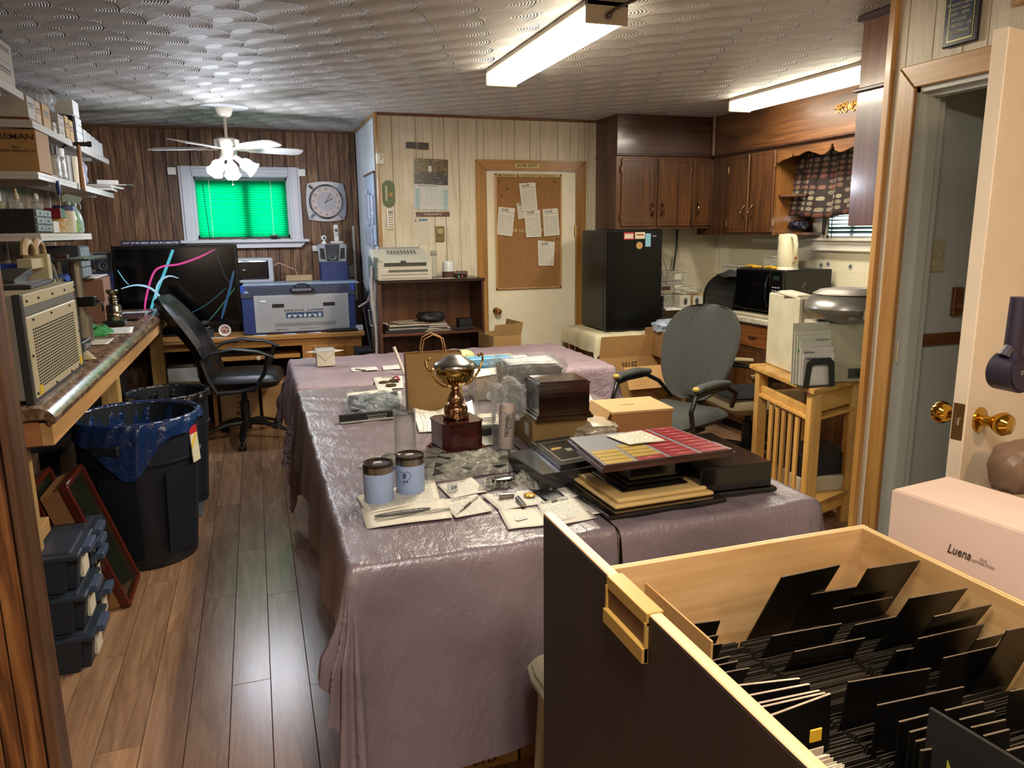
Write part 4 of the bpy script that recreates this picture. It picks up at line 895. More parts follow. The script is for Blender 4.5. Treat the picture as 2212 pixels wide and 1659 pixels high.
# metal stand with plate
st = T('engraving_stand', 'steel column stand with flat metal plate on the counter', 'stand', (-.93, 4.55, 1.001))
SM = M('#8c8474', .35, .8, .08)
B().cyl((.03, 0, 0), (.03, 0, .14), .05, n=24).cyl((.03, 0, .1), (.03, 0, .43), .026, n=20).cyl((-.1, .2, 0), (-.1, .2, .43), .026, n=20).o('stand_column', SM, st, True)
B().bb(-.19, .12, -.12, .42, .43, .442, bev=.002).o('stand_plate', M('#5c6058', .3, .7, .08), st)
for i in range(4): B().bb(.03+i*.02, .04+i*.02, -.12, .5, .442, .447).o('plate_rail', M('#9aa79c', .3, .8, 0), st)
B().bb(-.06, .0, .0, .06, .442, .462, bev=.003).o('red_clamp_block', M('#4a2a2a', .4), st)
B().bb(-.05, .11, -.04, .05, .19, .24, bev=.003).tube([(.1, .0, .21), (.13, .0, .215), (.14, .0, .19), (.14, .0, .16)], .006, 6).o('arm_bracket', M('#1c1b1a', .4, .5, 0), st)
# silver cup trophy replica
t = T('cup_trophy', 'tall silver tiered cup on black base on counter', 'trophy', (-.86, 5.30, 1.001)); 
B().bb(-.06, .06, -.06, .06, 0, .035, bev=.005).o('cup_base', M('#161616', .3, 0, 0), t); B().bb(.0605, .0615, -.03, .03, .008, .027).o('base_plate', M('#a9a9a9', .4, .5, .3, 120), t)
B().lathe([(0, .035), (.045, .036), (.045, .06), (.048, .062), (.045, .066), (.045, .085), (.048, .088), (.045, .092), (.045, .12), (.04, .13), (.027, .135), (.02, .145), (.027, .15), (.022, .156), (.03, .165), (.022, .172), (.028, .18), (.018, .19), (.03, .205), (.036, .22), (.033, .225), (.0, .218)], n=26).o('cup_body', M('#9a907c', .22, 1, .1), t, True)
def cloth_pile(c, d, mat, name, seed=0):
    b = B(); rn = random.Random(seed); ph = [rn.random()*6 for _ in range(4)]
    def fn(u, v):
        x = (u-.5)*2; y = (v-.5)*2; k = max(0, 1-abs(x)**3)*max(0, 1-abs(y)**3)
        return Vector((x*d[0]/2*(1+.1*math.sin(4*y+ph[0])), y*d[1]/2*(1+.12*math.sin(5*x+ph[1])), d[2]*k**.5*(.7+.3*math.sin(7*x+4*y+ph[2])*math.cos(3*x-5*y))))+Vector(c)
    return b.grid(fn, 34, 34).o(name, mat, None, True, angle=False)
tag(cloth_pile((-.93, 4.90, 1.002), (.22, .30, .055), M('#2f7f3a', .9, 0, .15, 60, .5, 160), 'green_cloth', 4), 'crumpled green cloth in front of the silver cup', 'cloth')
paper('white notepad with tan edge before the green cloth', [(-.92, 4.35), (-.76, 4.38), (-.76, 4.62), (-.92, 4.60)], 1.002, M('#cfc8b6', .6))
for i, (x, y, a, lb) in enumerate(((-.95, 5.75, .2, 'large white sheets beside the silver cup on counter'), (-.85, 6.05, -.1, 'white sheet under the dark folder at counter end'), (-.82, 4.98, .1, 'printed white sheet beside the black cup base'), (-.86, 3.98, .3, 'tan ribbed sheet beside the beige machine'))):
    s, c_ = math.sin(a), math.cos(a); q = [(x+u*c_-v_*s, y+u*s+v_*c_) for u, v_ in ((-.12, -.15), (.1, -.15), (.1, .17), (-.12, .17))]
    paper(lb, q, 1.002, [M('#d5d6da', .6), M('#c9c9cc', .6), printed(), M('#a8946c', .6, 0, .2, 60)][i])
tag(B().bb(-.90, -.76, 5.55, 5.90, 1.007, 1.02, bev=.003).o('folder', M('#3a2320', .4, 0, .05)), 'dark red brown folder lying near the counter end', 'folder')
t = T('engraved_block', 'black script engraved block beside the steel column', 'sign block', (-.84, 4.16, 1.002)); B().box((0, 0, .03), (.06, .2, .05), bev=.004).o('block', M('#1b1b1d', .4, 0, 0), t); txt(t, 'Olitter', (.031, 0, .03), (0, 1, 0), Z_, .028, .15, M('#a9a9a9', .4, 0, 0), shear=.3)
for i in range(2): carton(['lower brown cardboard box behind the steel column', 'upper brown cardboard box behind the steel column'][i], (-1.06, 5.70, 1.001+i*.142), (.22, .34, .14), .04*i, M('#8a6350', .7, 0, .06), tape=False)
carton('large dark box behind the stacked brown boxes', (-1.17, 6.25, 1.001), (.24, .42, .27), 0, M('#39434c', .5), tape=False)
tag(B().bb(-1.2, -.98, 5.5, 5.95, 1.286, 1.296, bev=.002).o('pale_board', M('#c7c2b6', .5)), 'pale flat board lying on the stacked brown boxes', 'board')
# beneath the counter
def tote(label, x, y, z, sx=.50, sy=.27, h=.155, lid=True):
    t = T('storage_tote', label, 'storage tote', (x, y, z)); TM = M('#232b35', .5, 0, .04, 12, .15, 300)
    b = B(); a = (sx/2-.03, sy/2-.02); c_ = (sx/2-.012, sy/2-.006); hh = h-.03
    vs = [[b.bm.verts.new((s1*q[0], s2*q[1], zz)) for (s1, s2) in ((-1, -1), (1, -1), (1, 1), (-1, 1))] for q, zz in ((a, 0), (c_, hh))]
    b.bm.faces.new(vs[0][::-1]); b.bm.faces.new(vs[1])
    for i in range(4): b.bm.faces.new((vs[0][i], vs[0][(i+1) % 4], vs[1][(i+1) % 4], vs[1][i]))
    bmesh.ops.bevel(b.bm, geom=[e for e in b.bm.edges if abs(e.verts[0].co.z-e.verts[1].co.z) > .01], offset=.03, segments=4, affect='EDGES')
    b.o('tote_body', TM, t)
    B().bb(-sx/2, sx/2, -sy/2, sy/2, hh-.005, hh+.015, bev=.008, seg=2).bb(-sx/2+.03, sx/2-.03, -sy/2+.03, sy/2-.03, hh+.01, hh+.022, bev=.005).o('tote_lid', M('#2a323d', .42, 0, .04), t)
    B().bb(sx/2-.01, sx/2+.022, -.055, .055, hh-.012, hh+.018, bev=.004).o('lid_latch', M('#42506a', .4, 0, 0), t)
    B().bb(sx/2-.025, sx/2-.012, -.04, .05, .02, hh-.03, bev=.001).o('paper_tag', M('#cfc8b4', .6, 0, .1), t)
    return t
for i in range(3): tote(['bottom tote in the near stack below the counter', 'middle tote in the near stack below the counter', 'top tote in the near stack below the counter'][i], -.90-.006*i, 2.98, .001+i*.157, h=.157)
for i, (z, lb) in enumerate(((.001, 'bottom tote in the second stack behind the near totes'),)): tote(lb, -.93, 3.30, z, h=.157)
for i in range(3): tote('nested spare tote, %s in the second stack' % ['lowest', 'middle', 'upper'][i], -.94, 3.31, .160+i*.052, h=.15)
RW = M('#4d1b10', .3, 0, .1, 6)
for i in range(2):
    ox = -.125*i
    q0, q1 = Vector((-.625+ox, 3.36-.0*i, .012)), Vector((-.625+ox, 3.66, .012)); q3, q2 = Vector((-.80+ox, 3.32, .56)), Vector((-.80+ox, 3.62, .56))
    c_ = (q0+q1+q2+q3)/4; t = T('display_case', ['kraft backed display case with red frame leaning next to the bin', 'second kraft backed display case leaning behind the first'][i], 'display case', tuple(c_))
    ex_ = (q1-q0); ey_ = (q3-q0); W_, H_ = ex_.length, ey_.length; fm_ = frame((0, 0, 0), ex_, ey_)
    B().box((0, 0, -.055), (W_*.98, H_*.98, .085), m=fm_, bev=.002).o('case_back', M('#8b6038', .6), t)
    for q in ((0, -H_/2, W_, .02), (0, H_/2, W_, .02), (-W_/2, 0, .02, H_), (W_/2, 0, .02, H_)): B().box((q[0], q[1], 0), (q[2], q[3], .035), m=fm_, bev=.004).o('case_frame', RW, t)
    B().box((0, 0, .0), (W_, H_, .004), m=fm_).o('case_glass', M('#1c2018', .08, 0, .2, 6, spec=.8), t)
carton('large kraft carton with a white shipping label under the counter end', (-.98, 2.98, .476), (.36, .22, .055), 0, KRAFT, tape=False)
for i, (y, d, c_) in enumerate(((3.62, (.3, .2, .62), '#4a3a30'), (4.3, (.3, .5, .5), '#1b1c20'), (5.2, (.35, .4, .55), '#15161b'), (5.8, (.35, .45, .60), '#20242c'))):
    carton(['dark brown box under the counter beside the bin', 'black box under the counter behind the bin', 'dark case under the counter near the desk', 'dark computer case under the counter far end'][i], (-1.12, y, 0), d, 0, M(c_, .5), tape=False)
tag(B().box((-.98, 3.85, .78), (.02, 1.2, .12), bev=.004, rot=Matrix.Rotation(.5, 3, 'Y')).o('leaning_board', M('#a7a89c', .5)), 'pale panel leaning under the front of the counter', 'panel')
# ================================================================ PALE WALL ITEMS
YW = 5.930
def K(x, y, Yp=YW): return PY(780+x/3.073, 240+y/3.073, Yp)
def wallcard(name, label, x0, y0, x1, y1, mat, cat, t=.004, tilt=0, Yp=YW, txts=(), bev=0):
    a = K(x0, y0, Yp); b = K(x1, y1, Yp); c = (a+b)/2; w_ = abs(b.x-a.x); h_ = abs(a.z-b.z)
    T_ = T(name, label, cat, (c.x, Yp, c.z)); T_.rotation_euler = (0, math.radians(tilt), 0)
    B().bb(-w_/2, w_/2, -t, 0, -h_/2, h_/2, bev=bev).o(name+'_body', mat, T_)
    for (s, u, v, hh, ww, m) in txts: txt(T_, s, (u*w_, -t, v*h_), X, Z_, hh, ww*w_ if ww else None, m)
    return T_, w_, h_
CARDW = M('#c9c3b2', .6, 0, .04)
t, a, b_ = wallcard('motion_sensor', 'small white sensor box high beside the wall corner', 95, 280, 150, 355, M('#d6d2c4', .4, 0, 0), 'sensor', .035, bev=.005); B().sph((0, -.035, .01), .018, 1, .4, 1.2).o('sensor_lens', M('#c2beb4', .3, 0, 0), t, True)
wallcard('dark_card', 'left dark printed card pinned above the calendar', 296, 205, 370, 250, M('#161b26', .4, 0, .5, 60), 'card', .002, 2)
wallcard('dark_card', 'right dark printed card pinned above the calendar', 373, 208, 450, 257, M('#2c1c1c', .4, 0, .5, 60), 'card', .002, 2)
g = G('forest_photo'); v = g.coord('Generated'); s = g.sep(v); nz = g.noise(v, 9, 5, .7, .5)
top = g.ramp(nz, [(.35, '#1c1a10'), (.52, '#5a4a22'), (.68, '#9a8240')]); bot = g.ramp(g.noise(g.mapping(v, (1, 1, 3.5)), 6, 4, .6, .8), [(.42, '#1b1718'), (.6, '#4a4245'), (.72, '#9a929a')])
cc = g.mix(g.math('GREATER_THAN', g.math('MULTIPLY_ADD', nz, .2, s[2]), .55), bot, top)
fall = g.math('MULTIPLY', g.math('LESS_THAN', g.math('ABSOLUTE', g.math('SUBTRACT', s[0], .46)), .05), g.math('MULTIPLY', g.math('GREATER_THAN', s[2], .5), g.math('LESS_THAN', s[2], .72)))
g.base(g.mix(fall, cc, lin('#c9c9cc')), .3)
cal, cw, ch = wallcard('wall_calendar', 'wall calendar with forest waterfall photo, month page below', 345, 315, 580, 655, M('#b9b9b4', .5, 0, 0), 'calendar', .003, 2)
B().bb(-cw/2, cw/2, -.006, -.003, .0, ch/2).o('calendar_photo', g.m, cal)
B().bb(-cw/2+.004, cw/2+.006, -.008, -.003, -ch/2, -.004).o('month_page', M('#c6c9c7', .5, 0, 0), cal)
for i in (0, 6): B().bb(-cw/2+.008+i*cw/7.2, -cw/2+.008+(i+1)*cw/7.2, -.0085, -.008, -ch/2+.004, -.035).o('weekend_column', M('#9fb9bd', .5, 0, 0), cal)
for i in range(6): B().bb(-cw/2+.008, cw/2, -.0088, -.0083, -.035-i*ch*.078-.0006, -.035-i*ch*.078).o('grid_line', M('#8a8f90', .5, 0, 0), cal)
txt(cal, 'September/Septembre 2025', (-.03, -.0085, -.013), X, Z_, .009, .15, M('#333333', .5, 0, 0))
for r in range(4):
    for q in range(7): txt(cal, str(r*7+q+1), (-cw/2+.022+q*cw/7.2, -.0086, -.05-r*ch*.078), X, Z_, .007, None, M('#444444', .5, 0, 0))
wallcard('name_strip', 'dark red floral name strip below the calendar', 362, 670, 588, 700, M('#5b3a34', .4, 0, .4, 40), 'sign', .004, txts=[("Capstick's", 0, 0, .02, .5, M('#cfc6b8', .5, 0, 0))])
t, a, b_ = wallcard('note_sheet', 'white note sheet with blue drawing under the calendar', 345, 705, 460, 880, CARDW, 'paper', .001, txts=[('6', -.35, .38, .025, None, M('#36506b', .5, 0, 0))])
for k in range(3): B().sph((-.01+.022*k, -.001, b_*.40), .011, 1.1, .1, .8).o('blue_drawing', M('#4a78a0', .5, 0, .3, 60), t, True)
t, a, b_ = wallcard('note_sheet', 'cream curled note pinned right of the thermometer', 247, 588, 328, 740, M('#cdc4aa', .6, 0, .03), 'paper', .001, -2)
# thermometer, remote, thermostat, gauge
t = T('thermometer', 'green rounded wall thermometer with frog picture', 'thermometer', tuple(K(184, 550)))
hh = K(184, 460).z-K(184, 640).z; wv = (K(225, 550).x-K(143, 550).x)/2
rp = [(wv*math.cos(a_), hh/2-wv+wv*math.sin(a_)) for a_ in [PI*k/10 for k in range(11)]]; rp += [(-x_, -y_) for x_, y_ in rp]
B().prism(rp, .006, FW_).o('thermometer_plate', M('#4b5f2a', .45, 0, .15, 30), t)
B().bb(-.028, -.012, -.0075, -.006, -.05, .06).o('scale', M('#b3b59a', .5, 0, .1, 120), t); B().sph((.018, -.006, -.01), .02, 1, .15, 1).o('frog_picture', M('#a07a3a', .5, 0, .6, 60), t, True)
t, a, b_ = wallcard('wall_remote', 'white remote control in its wall holder', 168, 648, 222, 785, M('#d3cfbf', .4, 0, 0), 'remote control', .016, bev=.004)
B().bb(-.018, .018, -.018, -.016, b_*.25, b_*.4).o('display', M('#7e8375', .4, 0, 0), t)
k = B()
for i in range(3):
    for j in range(6): k.cyl((-.012+i*.012, -.019, -.06+j*.018), (-.012+i*.012, -.016, -.06+j*.018), .0035, n=8)
k.o('remote_buttons', M('#3a3a36', .5, 0, 0), t)['kind'] = 'stuff'
t, a, b_ = wallcard('thermostat', 'brass coloured thermostat with round dial', 490, 765, 552, 865, M('#7a6844', .35, .5, .03), 'thermostat', .02, bev=.003)
B().cyl((0, -.03, .02), (0, -.02, .02), .024, n=24).o('dial', M('#b7a77c', .25, .6, 0), t, True); B().bb(-.03, .03, -.023, -.02, -.012, -.01).o('groove', BLK, t)
t, a, b_ = wallcard('wall_gauge', 'narrow pale gauge with small display above bookcase', 470, 925, 495, 1100, M('#bcb9a8', .4, 0, .1), 'gauge', .008); B().bb(-.025, .025, -.016, 0, b_*.33, b_*.5, bev=.003).o('gauge_display', M('#9a9c90', .4, 0, 0), t)
# job list sign, cork board
GLD = M('#b9a468', .4, .1, .03)
wallcard('job_list_sign', 'gold JOB LIST sign on the casing above the door', 1022, 346, 1185, 381, GLD, 'sign', .003, Yp=5.915, txts=[('JOB LIST', 0, 0, .026, .82, BLK)], bev=.0008)
a = K(885, 415, 5.924); b_ = K(1325, 1170, 5.924); cx, cz = (a.x+b_.x)/2, (a.z+b_.z)/2; wv, hh = b_.x-a.x, a.z-b_.z
ck = T('cork_board', 'tall framed cork board of job papers on the door', 'cork board', (cx, 5.924, cz))
B().bb(-wv/2+.008, wv/2-.008, -.012, 0, -hh/2+.008, hh/2-.008).o('cork_sheet', M('#8f673c', .85, 0, .18, 120, .5, 300), ck)
fr = B()
for q in ((-wv/2, -wv/2+.013, -hh/2, hh/2), (wv/2-.013, wv/2, -hh/2, hh/2), (-wv/2, wv/2, -hh/2, -hh/2+.013), (-wv/2, wv/2, hh/2-.013, hh/2)): fr.bb(q[0], q[1], -.02, 0, q[2], q[3], bev=.002)
fr.o('board_frame', wood('#94703f', '#ad8650', '#c19a62', 'z', 8), ck)
for (x0, x1, yy, s) in ((903, 1033, 428, 'MONDAY'), (1048, 1178, 429, 'TUESDAY'), (1190, 1317, 430, 'WEDNESDAY'), (905, 1035, 791, 'THURSDAY'), (1050, 1180, 791, 'FRIDAY'), (1190, 1317, 790, 'SATURDAY')):
    yl_ = 5.9035 if yy < 500 else 5.9112
    p = K(x0, yy-11, yl_); q = K(x1, yy+11, yl_); c = (p+q)/2
    w_ = q.x-p.x; t = T('day_label', 'gold %s label on the cork board' % s, 'sign', (c.x, yl_, c.z)); B().bb(-w_/2, w_/2, -.002, 0, -.011, .011).o('label_plate', GLD, t); txt(t, s, (0, -.002, 0), X, Z_, .014, w_*.86, BLK)
IV = printed('#cfcbbd', '#5a5850', 24, .45)
def wallsheet(label, pts, yoff, curl=.012):
    P_ = [K(x, y, 5.911-yoff) for x, y in pts]; ph = random.random()*6     # bl, br, tr, tl
    def fn(u, v):
        p = P_[0]*(1-u)*(1-v)+P_[1]*u*(1-v)+P_[2]*u*v+P_[3]*(1-u)*v
        p.y -= curl*((1-v)**2)*(.6+.4*math.cos(u*4+ph)); return p
    t = T('job_sheet', label, 'paper', (0, 0, 0)); o = B().grid(fn, 6, 10, uv=True).o('sheet', IV, t, True, angle=False)
    up = (P_[3]-P_[0]); rt = (P_[1]-P_[0]); c = (P_[3]+P_[2])/2-up*.10
    txt(t, 'TROPHIES', c-Vector((0, .0005, 0))-rt*.12, rt, up, .018, rt.length*.5, M('#2c2b28', .6, 0, 0)); 
    B().sph(P_[3]*.5+P_[2]*.5-up*.03-Vector((0, .004, 0)), .004, n=8).o('push_pin', M('#8a2c2c', .4, 0, 0), t, True)
    return t
wallsheet('small blank sheet half hidden behind the top job sheet', [(1045, 718), (1092, 708), (1082, 608), (1033, 613)], .002, .0)
wallsheet('job sheet pinned highest on the cork board', [(1068, 665), (1170, 652), (1157, 473), (1048, 480)], .006)
wallsheet('job sheet pinned leftmost on the cork board', [(900, 818), (1000, 832), (1022, 645), (914, 635)], .003)
wallsheet('job sheet below the highest one, in the middle', [(1095, 838), (1196, 835), (1187, 655), (1083, 657)], .0035)
wallsheet('job sheet pinned at the right edge of cork board', [(1213, 832), (1316, 822), (1306, 645), (1205, 652)], .003)
wallsheet('job sheet pinned lowest on the cork board', [(1176, 1026), (1275, 1026), (1286, 870), (1173, 857)], .003)
for x, y in ((920, 468), (970, 515), (935, 560), (1287, 468), (1300, 850)): B().sph(tuple(K(x, y, 5.908)-Vector((cx, 5.924, cz))), .006, n=8).o('push_pin', M('#2e2018', .4, .3, 0), ck, True)
# organiser on the return wall
t = T('wall_organiser', 'blue white hanging organiser on the short return wall', 'organiser', (.93, 6.3, 1.72))
B().bb(-.012, -.004, -.25, .25, -.26, .30).o('organiser_back', M('#a9b6cc', .5, 0, .06), t); B().bb(-.018, -.004, -.26, .26, .29, .305).o('organiser_rail', M('#6b4a34', .5), t)
for i, (y, z, h) in enumerate(((-.14, .02, .22), (.05, .05, .2), (-.05, -.2, .16), (.15, -.18, .15))): B().bb(-.03, -.012, y-.08, y+.08, z-h/2, z+h/2, bev=.004).o('pocket', clear('#c9d3e6', .8, .1, .3), t)
for i in range(3): B().bb(-.026, -.018, -.2+i*.13, -.12+i*.13, -.1, .12+.03*i).o('pocket_paper', M(['#c5cbd8', '#8f9cb8', '#b7bccb'][i], .5), t)
# cables by the wall corner
CB = M('#b9b3ab', .5, 0, .03); CK = M('#17171a', .5, 0, 0)
for i, (pts, r, m, lb) in enumerate((
    ([(.91, 6.2, 1.42), (.90, 6.1, 1.25), (.88, 6.15, 1.1), (.86, 6.3, 1.0), (.80, 6.4, .95)], .009, CB, 'thick white cable curving down from the short return wall'),
    ([(.90, 6.0, 1.45), (.89, 5.98, 1.2), (.90, 6.0, .9), (.88, 6.1, .5), (.86, 6.2, .1)], .005, CB, 'thin white cable hanging at the wall corner'),
    ([(.86, 6.6, .95), (.88, 6.4, .6), (.86, 6.3, .3), (.88, 6.35, .05)], .008, CK, 'black cable hanging beside the laser machine'),
    ([(.88, 6.7, 1.15), (.9, 6.4, .9), (.87, 6.2, .75), (.89, 6.1, .4), (.87, 6.0, .05)], .006, CK, 'second black cable hanging beside the bookcase'),
    ([(.84, 6.0, 1.05), (.86, 5.95, .9), (.90, 6.05, .8), (.86, 6.2, .82), (.84, 6.1, .95)], .006, CB, 'looped white cable between laser machine and bookcase'))):
    tag(B().tube(pts, r, 7).o('cable', m, None, True), lb, 'cable')
carton('black bag shaped box on the floor behind the bookcase corner', (.80, 6.25, .0), (.12, .3, .62), 0, M('#101012', .8), tape=False)
# outlet and rail on far wall
tag(B().bb(.862, .88, 7.09, 7.1, .95, 1.62).o('slotted_rail', M('#b9b7ad', .4, .2, 0)), 'narrow slotted white rail right of the right speaker', 'rail')
tag(B().bb(.81, .86, 7.088, 7.1, 1.16, 1.27, bev=.003).o('wall_socket', M('#8a8070', .4, 0, 0)), 'small beige socket on dark wall beside the slotted rail', 'socket')
carton('small tan box lying on the laser machine', (.36, 6.95, 1.152), (.22, .12, .05), 0, M('#a88f6c', .6), tape=False)
tag(B().tube([(.02, 6.9, 1.155), (.08, 6.9, 1.25), (.2, 6.92, 1.31), (.33, 6.93, 1.25), (.36, 6.93, 1.18)], .005, 7).o('cable', M('#b98f7c', .5), None, True), 'pinkish arched cable above the laser machine', 'cable')
# ---------------------------------------------------------------- bookcase and fax
WN = wood('#2d160c', '#4f2c1a', '#6c412a', 'z', 8, .4, .1); WNX = wood('#2d160c', '#4a2917', '#653b25', 'x', 8, .4, .1)
bc = T('bookcase', 'dark walnut bookcase under the fax machine', 'bookcase', (1.24, 5.735, 0))
for x in (-.40, .385): B().bb(x, x+.018, -.185, .185, 0, 1.19).o('side_panel', WN, bc)
B().bb(-.405, .41, -.195, .188, 1.19, 1.212, bev=.004).o('top_board', M('#1f130e', .3, 0, .1), bc)
for z in (.05, .44, .80): B().bb(-.385, .388, -.18, .18, z, z+.02).o('shelf_board', WNX, bc)
B().bb(-.385, .388, .172, .182, .05, 1.19).o('back_panel', wood('#3a1f12', '#5e3820', '#7a4d2f', 'z', 7, .4), bc)
fx = T('fax_machine', 'light grey fax machine with handset on the dark bookcase', 'fax machine', (1.04, 5.74, 1.213))
FX = M('#b5b3a6', .4, 0, .02); FXD = M('#8e8f88', .4, 0, .02)
B().bb(-.20, .20, -.20, .17, 0, .085, bev=.008, seg=2).o('fax_base', FX, fx)
B().prism([(-.20, .082), (.17, .082), (.17, .215), (.06, .22), (-.20, .13)], .40, Matrix.Translation((-.20, 0, 0)) @ Matrix.Rotation(PI/2, 4, 'Z') @ Matrix.Rotation(PI/2, 4, 'X'), .006).o('fax_cover', FX, fx)
B().prism([(-.04, 0), (.12, .0), (.12, .012), (-.04, .012)], .30, Matrix.Translation((-.13, .01, .185)) @ Matrix.Rotation(.33, 4, 'X') @ Matrix.Rotation(PI/2, 4, 'Z') @ Matrix.Rotation(PI/2, 4, 'X'), .002).o('control_panel', FXD, fx)
B().bb(-.15, .16, -.206, -.19, .104, .128).o('paper_slot', M('#2a2b28', .5, 0, 0), fx); B().bb(-.12, .17, -.205, -.196, .062, .078).o('output_slot', M('#55564f', .5, 0, 0), fx)
B().bb(-.17, .17, -.204, -.198, .04, .043).bb(-.17, .17, -.204, -.198, .015, .017).o('tray_groove', M('#77786f', .5, 0, 0), fx)
B().sph((-.01, -.2, .155-.02), .02, 1.1, .3, .5).o('oval_badge', M('#3a3b38', .3, .2, 0), fx, True)
k = B(); rp = Matrix.Translation((.0, -.02, .205)) @ Matrix.Rotation(.33, 4, 'X')
for i in range(9):
    for j in range(3): k.box((-.09+i*.025, -.03+j*.025, .0), (.012, .01, .006), m=rp)
k.o('keypad_keys', M('#6e7069', .5, 0, 0), fx)['kind'] = 'stuff'
B().box((-.195, -.02, .17), (.045, .22, .04), bev=.012, rot=Matrix.Rotation(.33, 3, 'X'), seg=2).o('handset', M('#bdbbae', .4, 0, 0), fx, True)
B().bb(-.215, -.19, -.19, .17, .0, .17, bev=.01).o('side_cover', M('#5f6a66', .4, 0, 0), fx)
for i, (x, y) in enumerate(((.815, 5.62), (.845, 5.68))):
    pts = []; L = 110
    for k_ in range(L*4): z = 1.32-.85*k_/(L*4) if i == 0 else 1.22-.85*k_/(L*4); pts.append((x+.012*math.cos(k_*PI/2)-.01*math.sin(k_/60), y+.012*math.sin(k_*PI/2), z))
    tag(B().tube(pts, .0028, 4).o('coiled_cord', CB, None, True), ['coiled white phone cord hanging outermost from the fax', 'second coiled white cord hanging beside the bookcase side'][i], 'cord')
t = T('smart_speaker', 'white and brown rounded smart speaker on the bookcase', 'speaker', (1.40, 5.68, 1.213))
B().lathe([(0, 0), (.044, 0), (.047, .01), (.047, .05)], n=28).o('fabric_base', M('#4a332c', .8, 0, .05, 200), t, True); B().lathe([(.047, .05), (.044, .11), (.038, .125), (0, .128)], n=28).o('speaker_shell', M('#c4c8cc', .35, 0, 0), t, True)
t = T('card_reader', 'small dark red device beside the smart speaker', 'device', (1.50, 5.68, 1.213), -.3); B().box((0, 0, .025), (.1, .13, .03), bev=.008, rot=Matrix.Rotation(.15, 3, 'X')).o('device_body', M('#2a1615', .35, 0, 0), t); 
for x_ in (-.015, .01): B().sph((x_, -.075, .01), .009, n=10).o('coloured_button', M(['#3f8f8a', '#a03a4a'][x_ > 0], .4, 0, 0), t, True)
paper('white papers on the bookcase top before the speaker', [(1.2, 5.56), (1.42, 5.56), (1.42, 5.66), (1.2, 5.66)], 1.2135, CARDW)
zz = .822
for i, (lb, cc, w_, d_, h_, a_) in enumerate((('black binder at the bottom of the bookcase pile', '#1d1c1e', .32, .27, .022, 0), ('grey magazine second in the bookcase pile', '#8c8680', .3, .26, .012, .05), ('black folder in the middle of the bookcase pile', '#24211f', .32, .25, .012, -.04), ('white papers near the top of the bookcase pile', '#b5afa4', .34, .24, .01, .1), ('brown envelope on the bookcase pile', '#6f553e', .3, .2, .006, -.12), ('pale sheet topmost on the bookcase pile', '#a79c8c', .26, .2, .004, .2))):
    t = T('document', lb, 'document', (1.04+.01*i, 5.70, zz), a_); B().bb(-w_/2, w_/2, -d_/2, d_/2, 0, h_, bev=.0015).o('cover', M(cc, .5, 0, .15, 20), t); zz += h_+.0005
for i, (lb, cc, h_) in enumerate((('lower magazine pile right of the black folders', '#9c948c', .03), ('upper crumpled papers under the black pouch', '#b3ab9f', .03))):
    t = T('document', lb, 'document', (1.27, 5.69, .822+i*.031), .15-.3*i); 
    for j in range(4): B().bb(-.11+.01*j, .11-.006*j, -.12+.004*j, .11, j*h_/4, (j+1)*h_/4-.001, bev=.001).o('magazine', M([cc, '#6b5f58', '#c0bab0', '#7f756c'][j], .5, 0, .15, 20), t)
tag(blob((1.25, 5.66, .925), (.22, .14, .075), M('#121216', .6), 'black_pouch', seed=5, amp=.08), 'black zip pouch on the magazines in the bookcase', 'pouch')
tag(B().bb(1.46, 1.57, 5.62, 5.72, .822, .90, bev=.004).o('black_case', M('#141416', .4, 0, 0)), 'small black square case right in the bookcase shelf', 'case')
tag(B().tube([(1.36, 5.6, .83), (1.42, 5.58, .835), (1.48, 5.57, .83), (1.56, 5.6, .83)], .012, 6, flat=.5).o('black_strap', M('#2a2a2e', .5), None, True), 'black strap lying before the small black case', 'strap')
carton('open kraft carton standing right of the bookcase behind table', (1.72, 5.42, 0), (.22, .3, .80), .1, M('#8f7044', .7), flaps=[(1, 0, .2), (0, -1, .3)])
# ================================================================ KITCHEN
CW = wood('#331e0f', '#553318', '#714826', 'z', 13, .33, .35, .07); CWX = wood('#2a170d', '#472814', '#623a1f', 'x', 7, .26, .45, .1); CWY = wood('#3c2311', '#603c1d', '#7f542c', 'y', 7, .42, .1, .1)
CWD = wood('#29160d', '#3e2214', '#55331f', 'z', 9, .35, .2, .07)
def pull(parent, c, ax, m=None):
    """curved brass pull, ax = outward normal"""
    n_ = Vector(ax); u_ = Vector((0, 0, 1)); c = Vector(c); BR = M('#8c6a4a', .22, 1, .05)
    B().tube([c+u_*.055, c+u_*.04+n_*.008, c+u_*.028+n_*.024, c+n_*.03, c-u_*.028+n_*.024, c-u_*.04+n_*.008, c-u_*.055], [.004, .008, .006, .0065, .006, .008, .004], 8).o('door_pull', BR, parent, True)
uc = T('wall_cabinet', 'dark wood wall cabinet with three doors above the fridge', 'cabinet', (3.17, 5.74, 1.565))
x0, x1 = 2.745, 3.60
B().bb(x0-3.17, x1-3.17, -.19, .19, 0, .57).o('cabinet_body', CW, uc)
B().bb(x0-3.172, x0-3.17, -.19, .19, 0, .57).o('end_panel', CWD, uc)
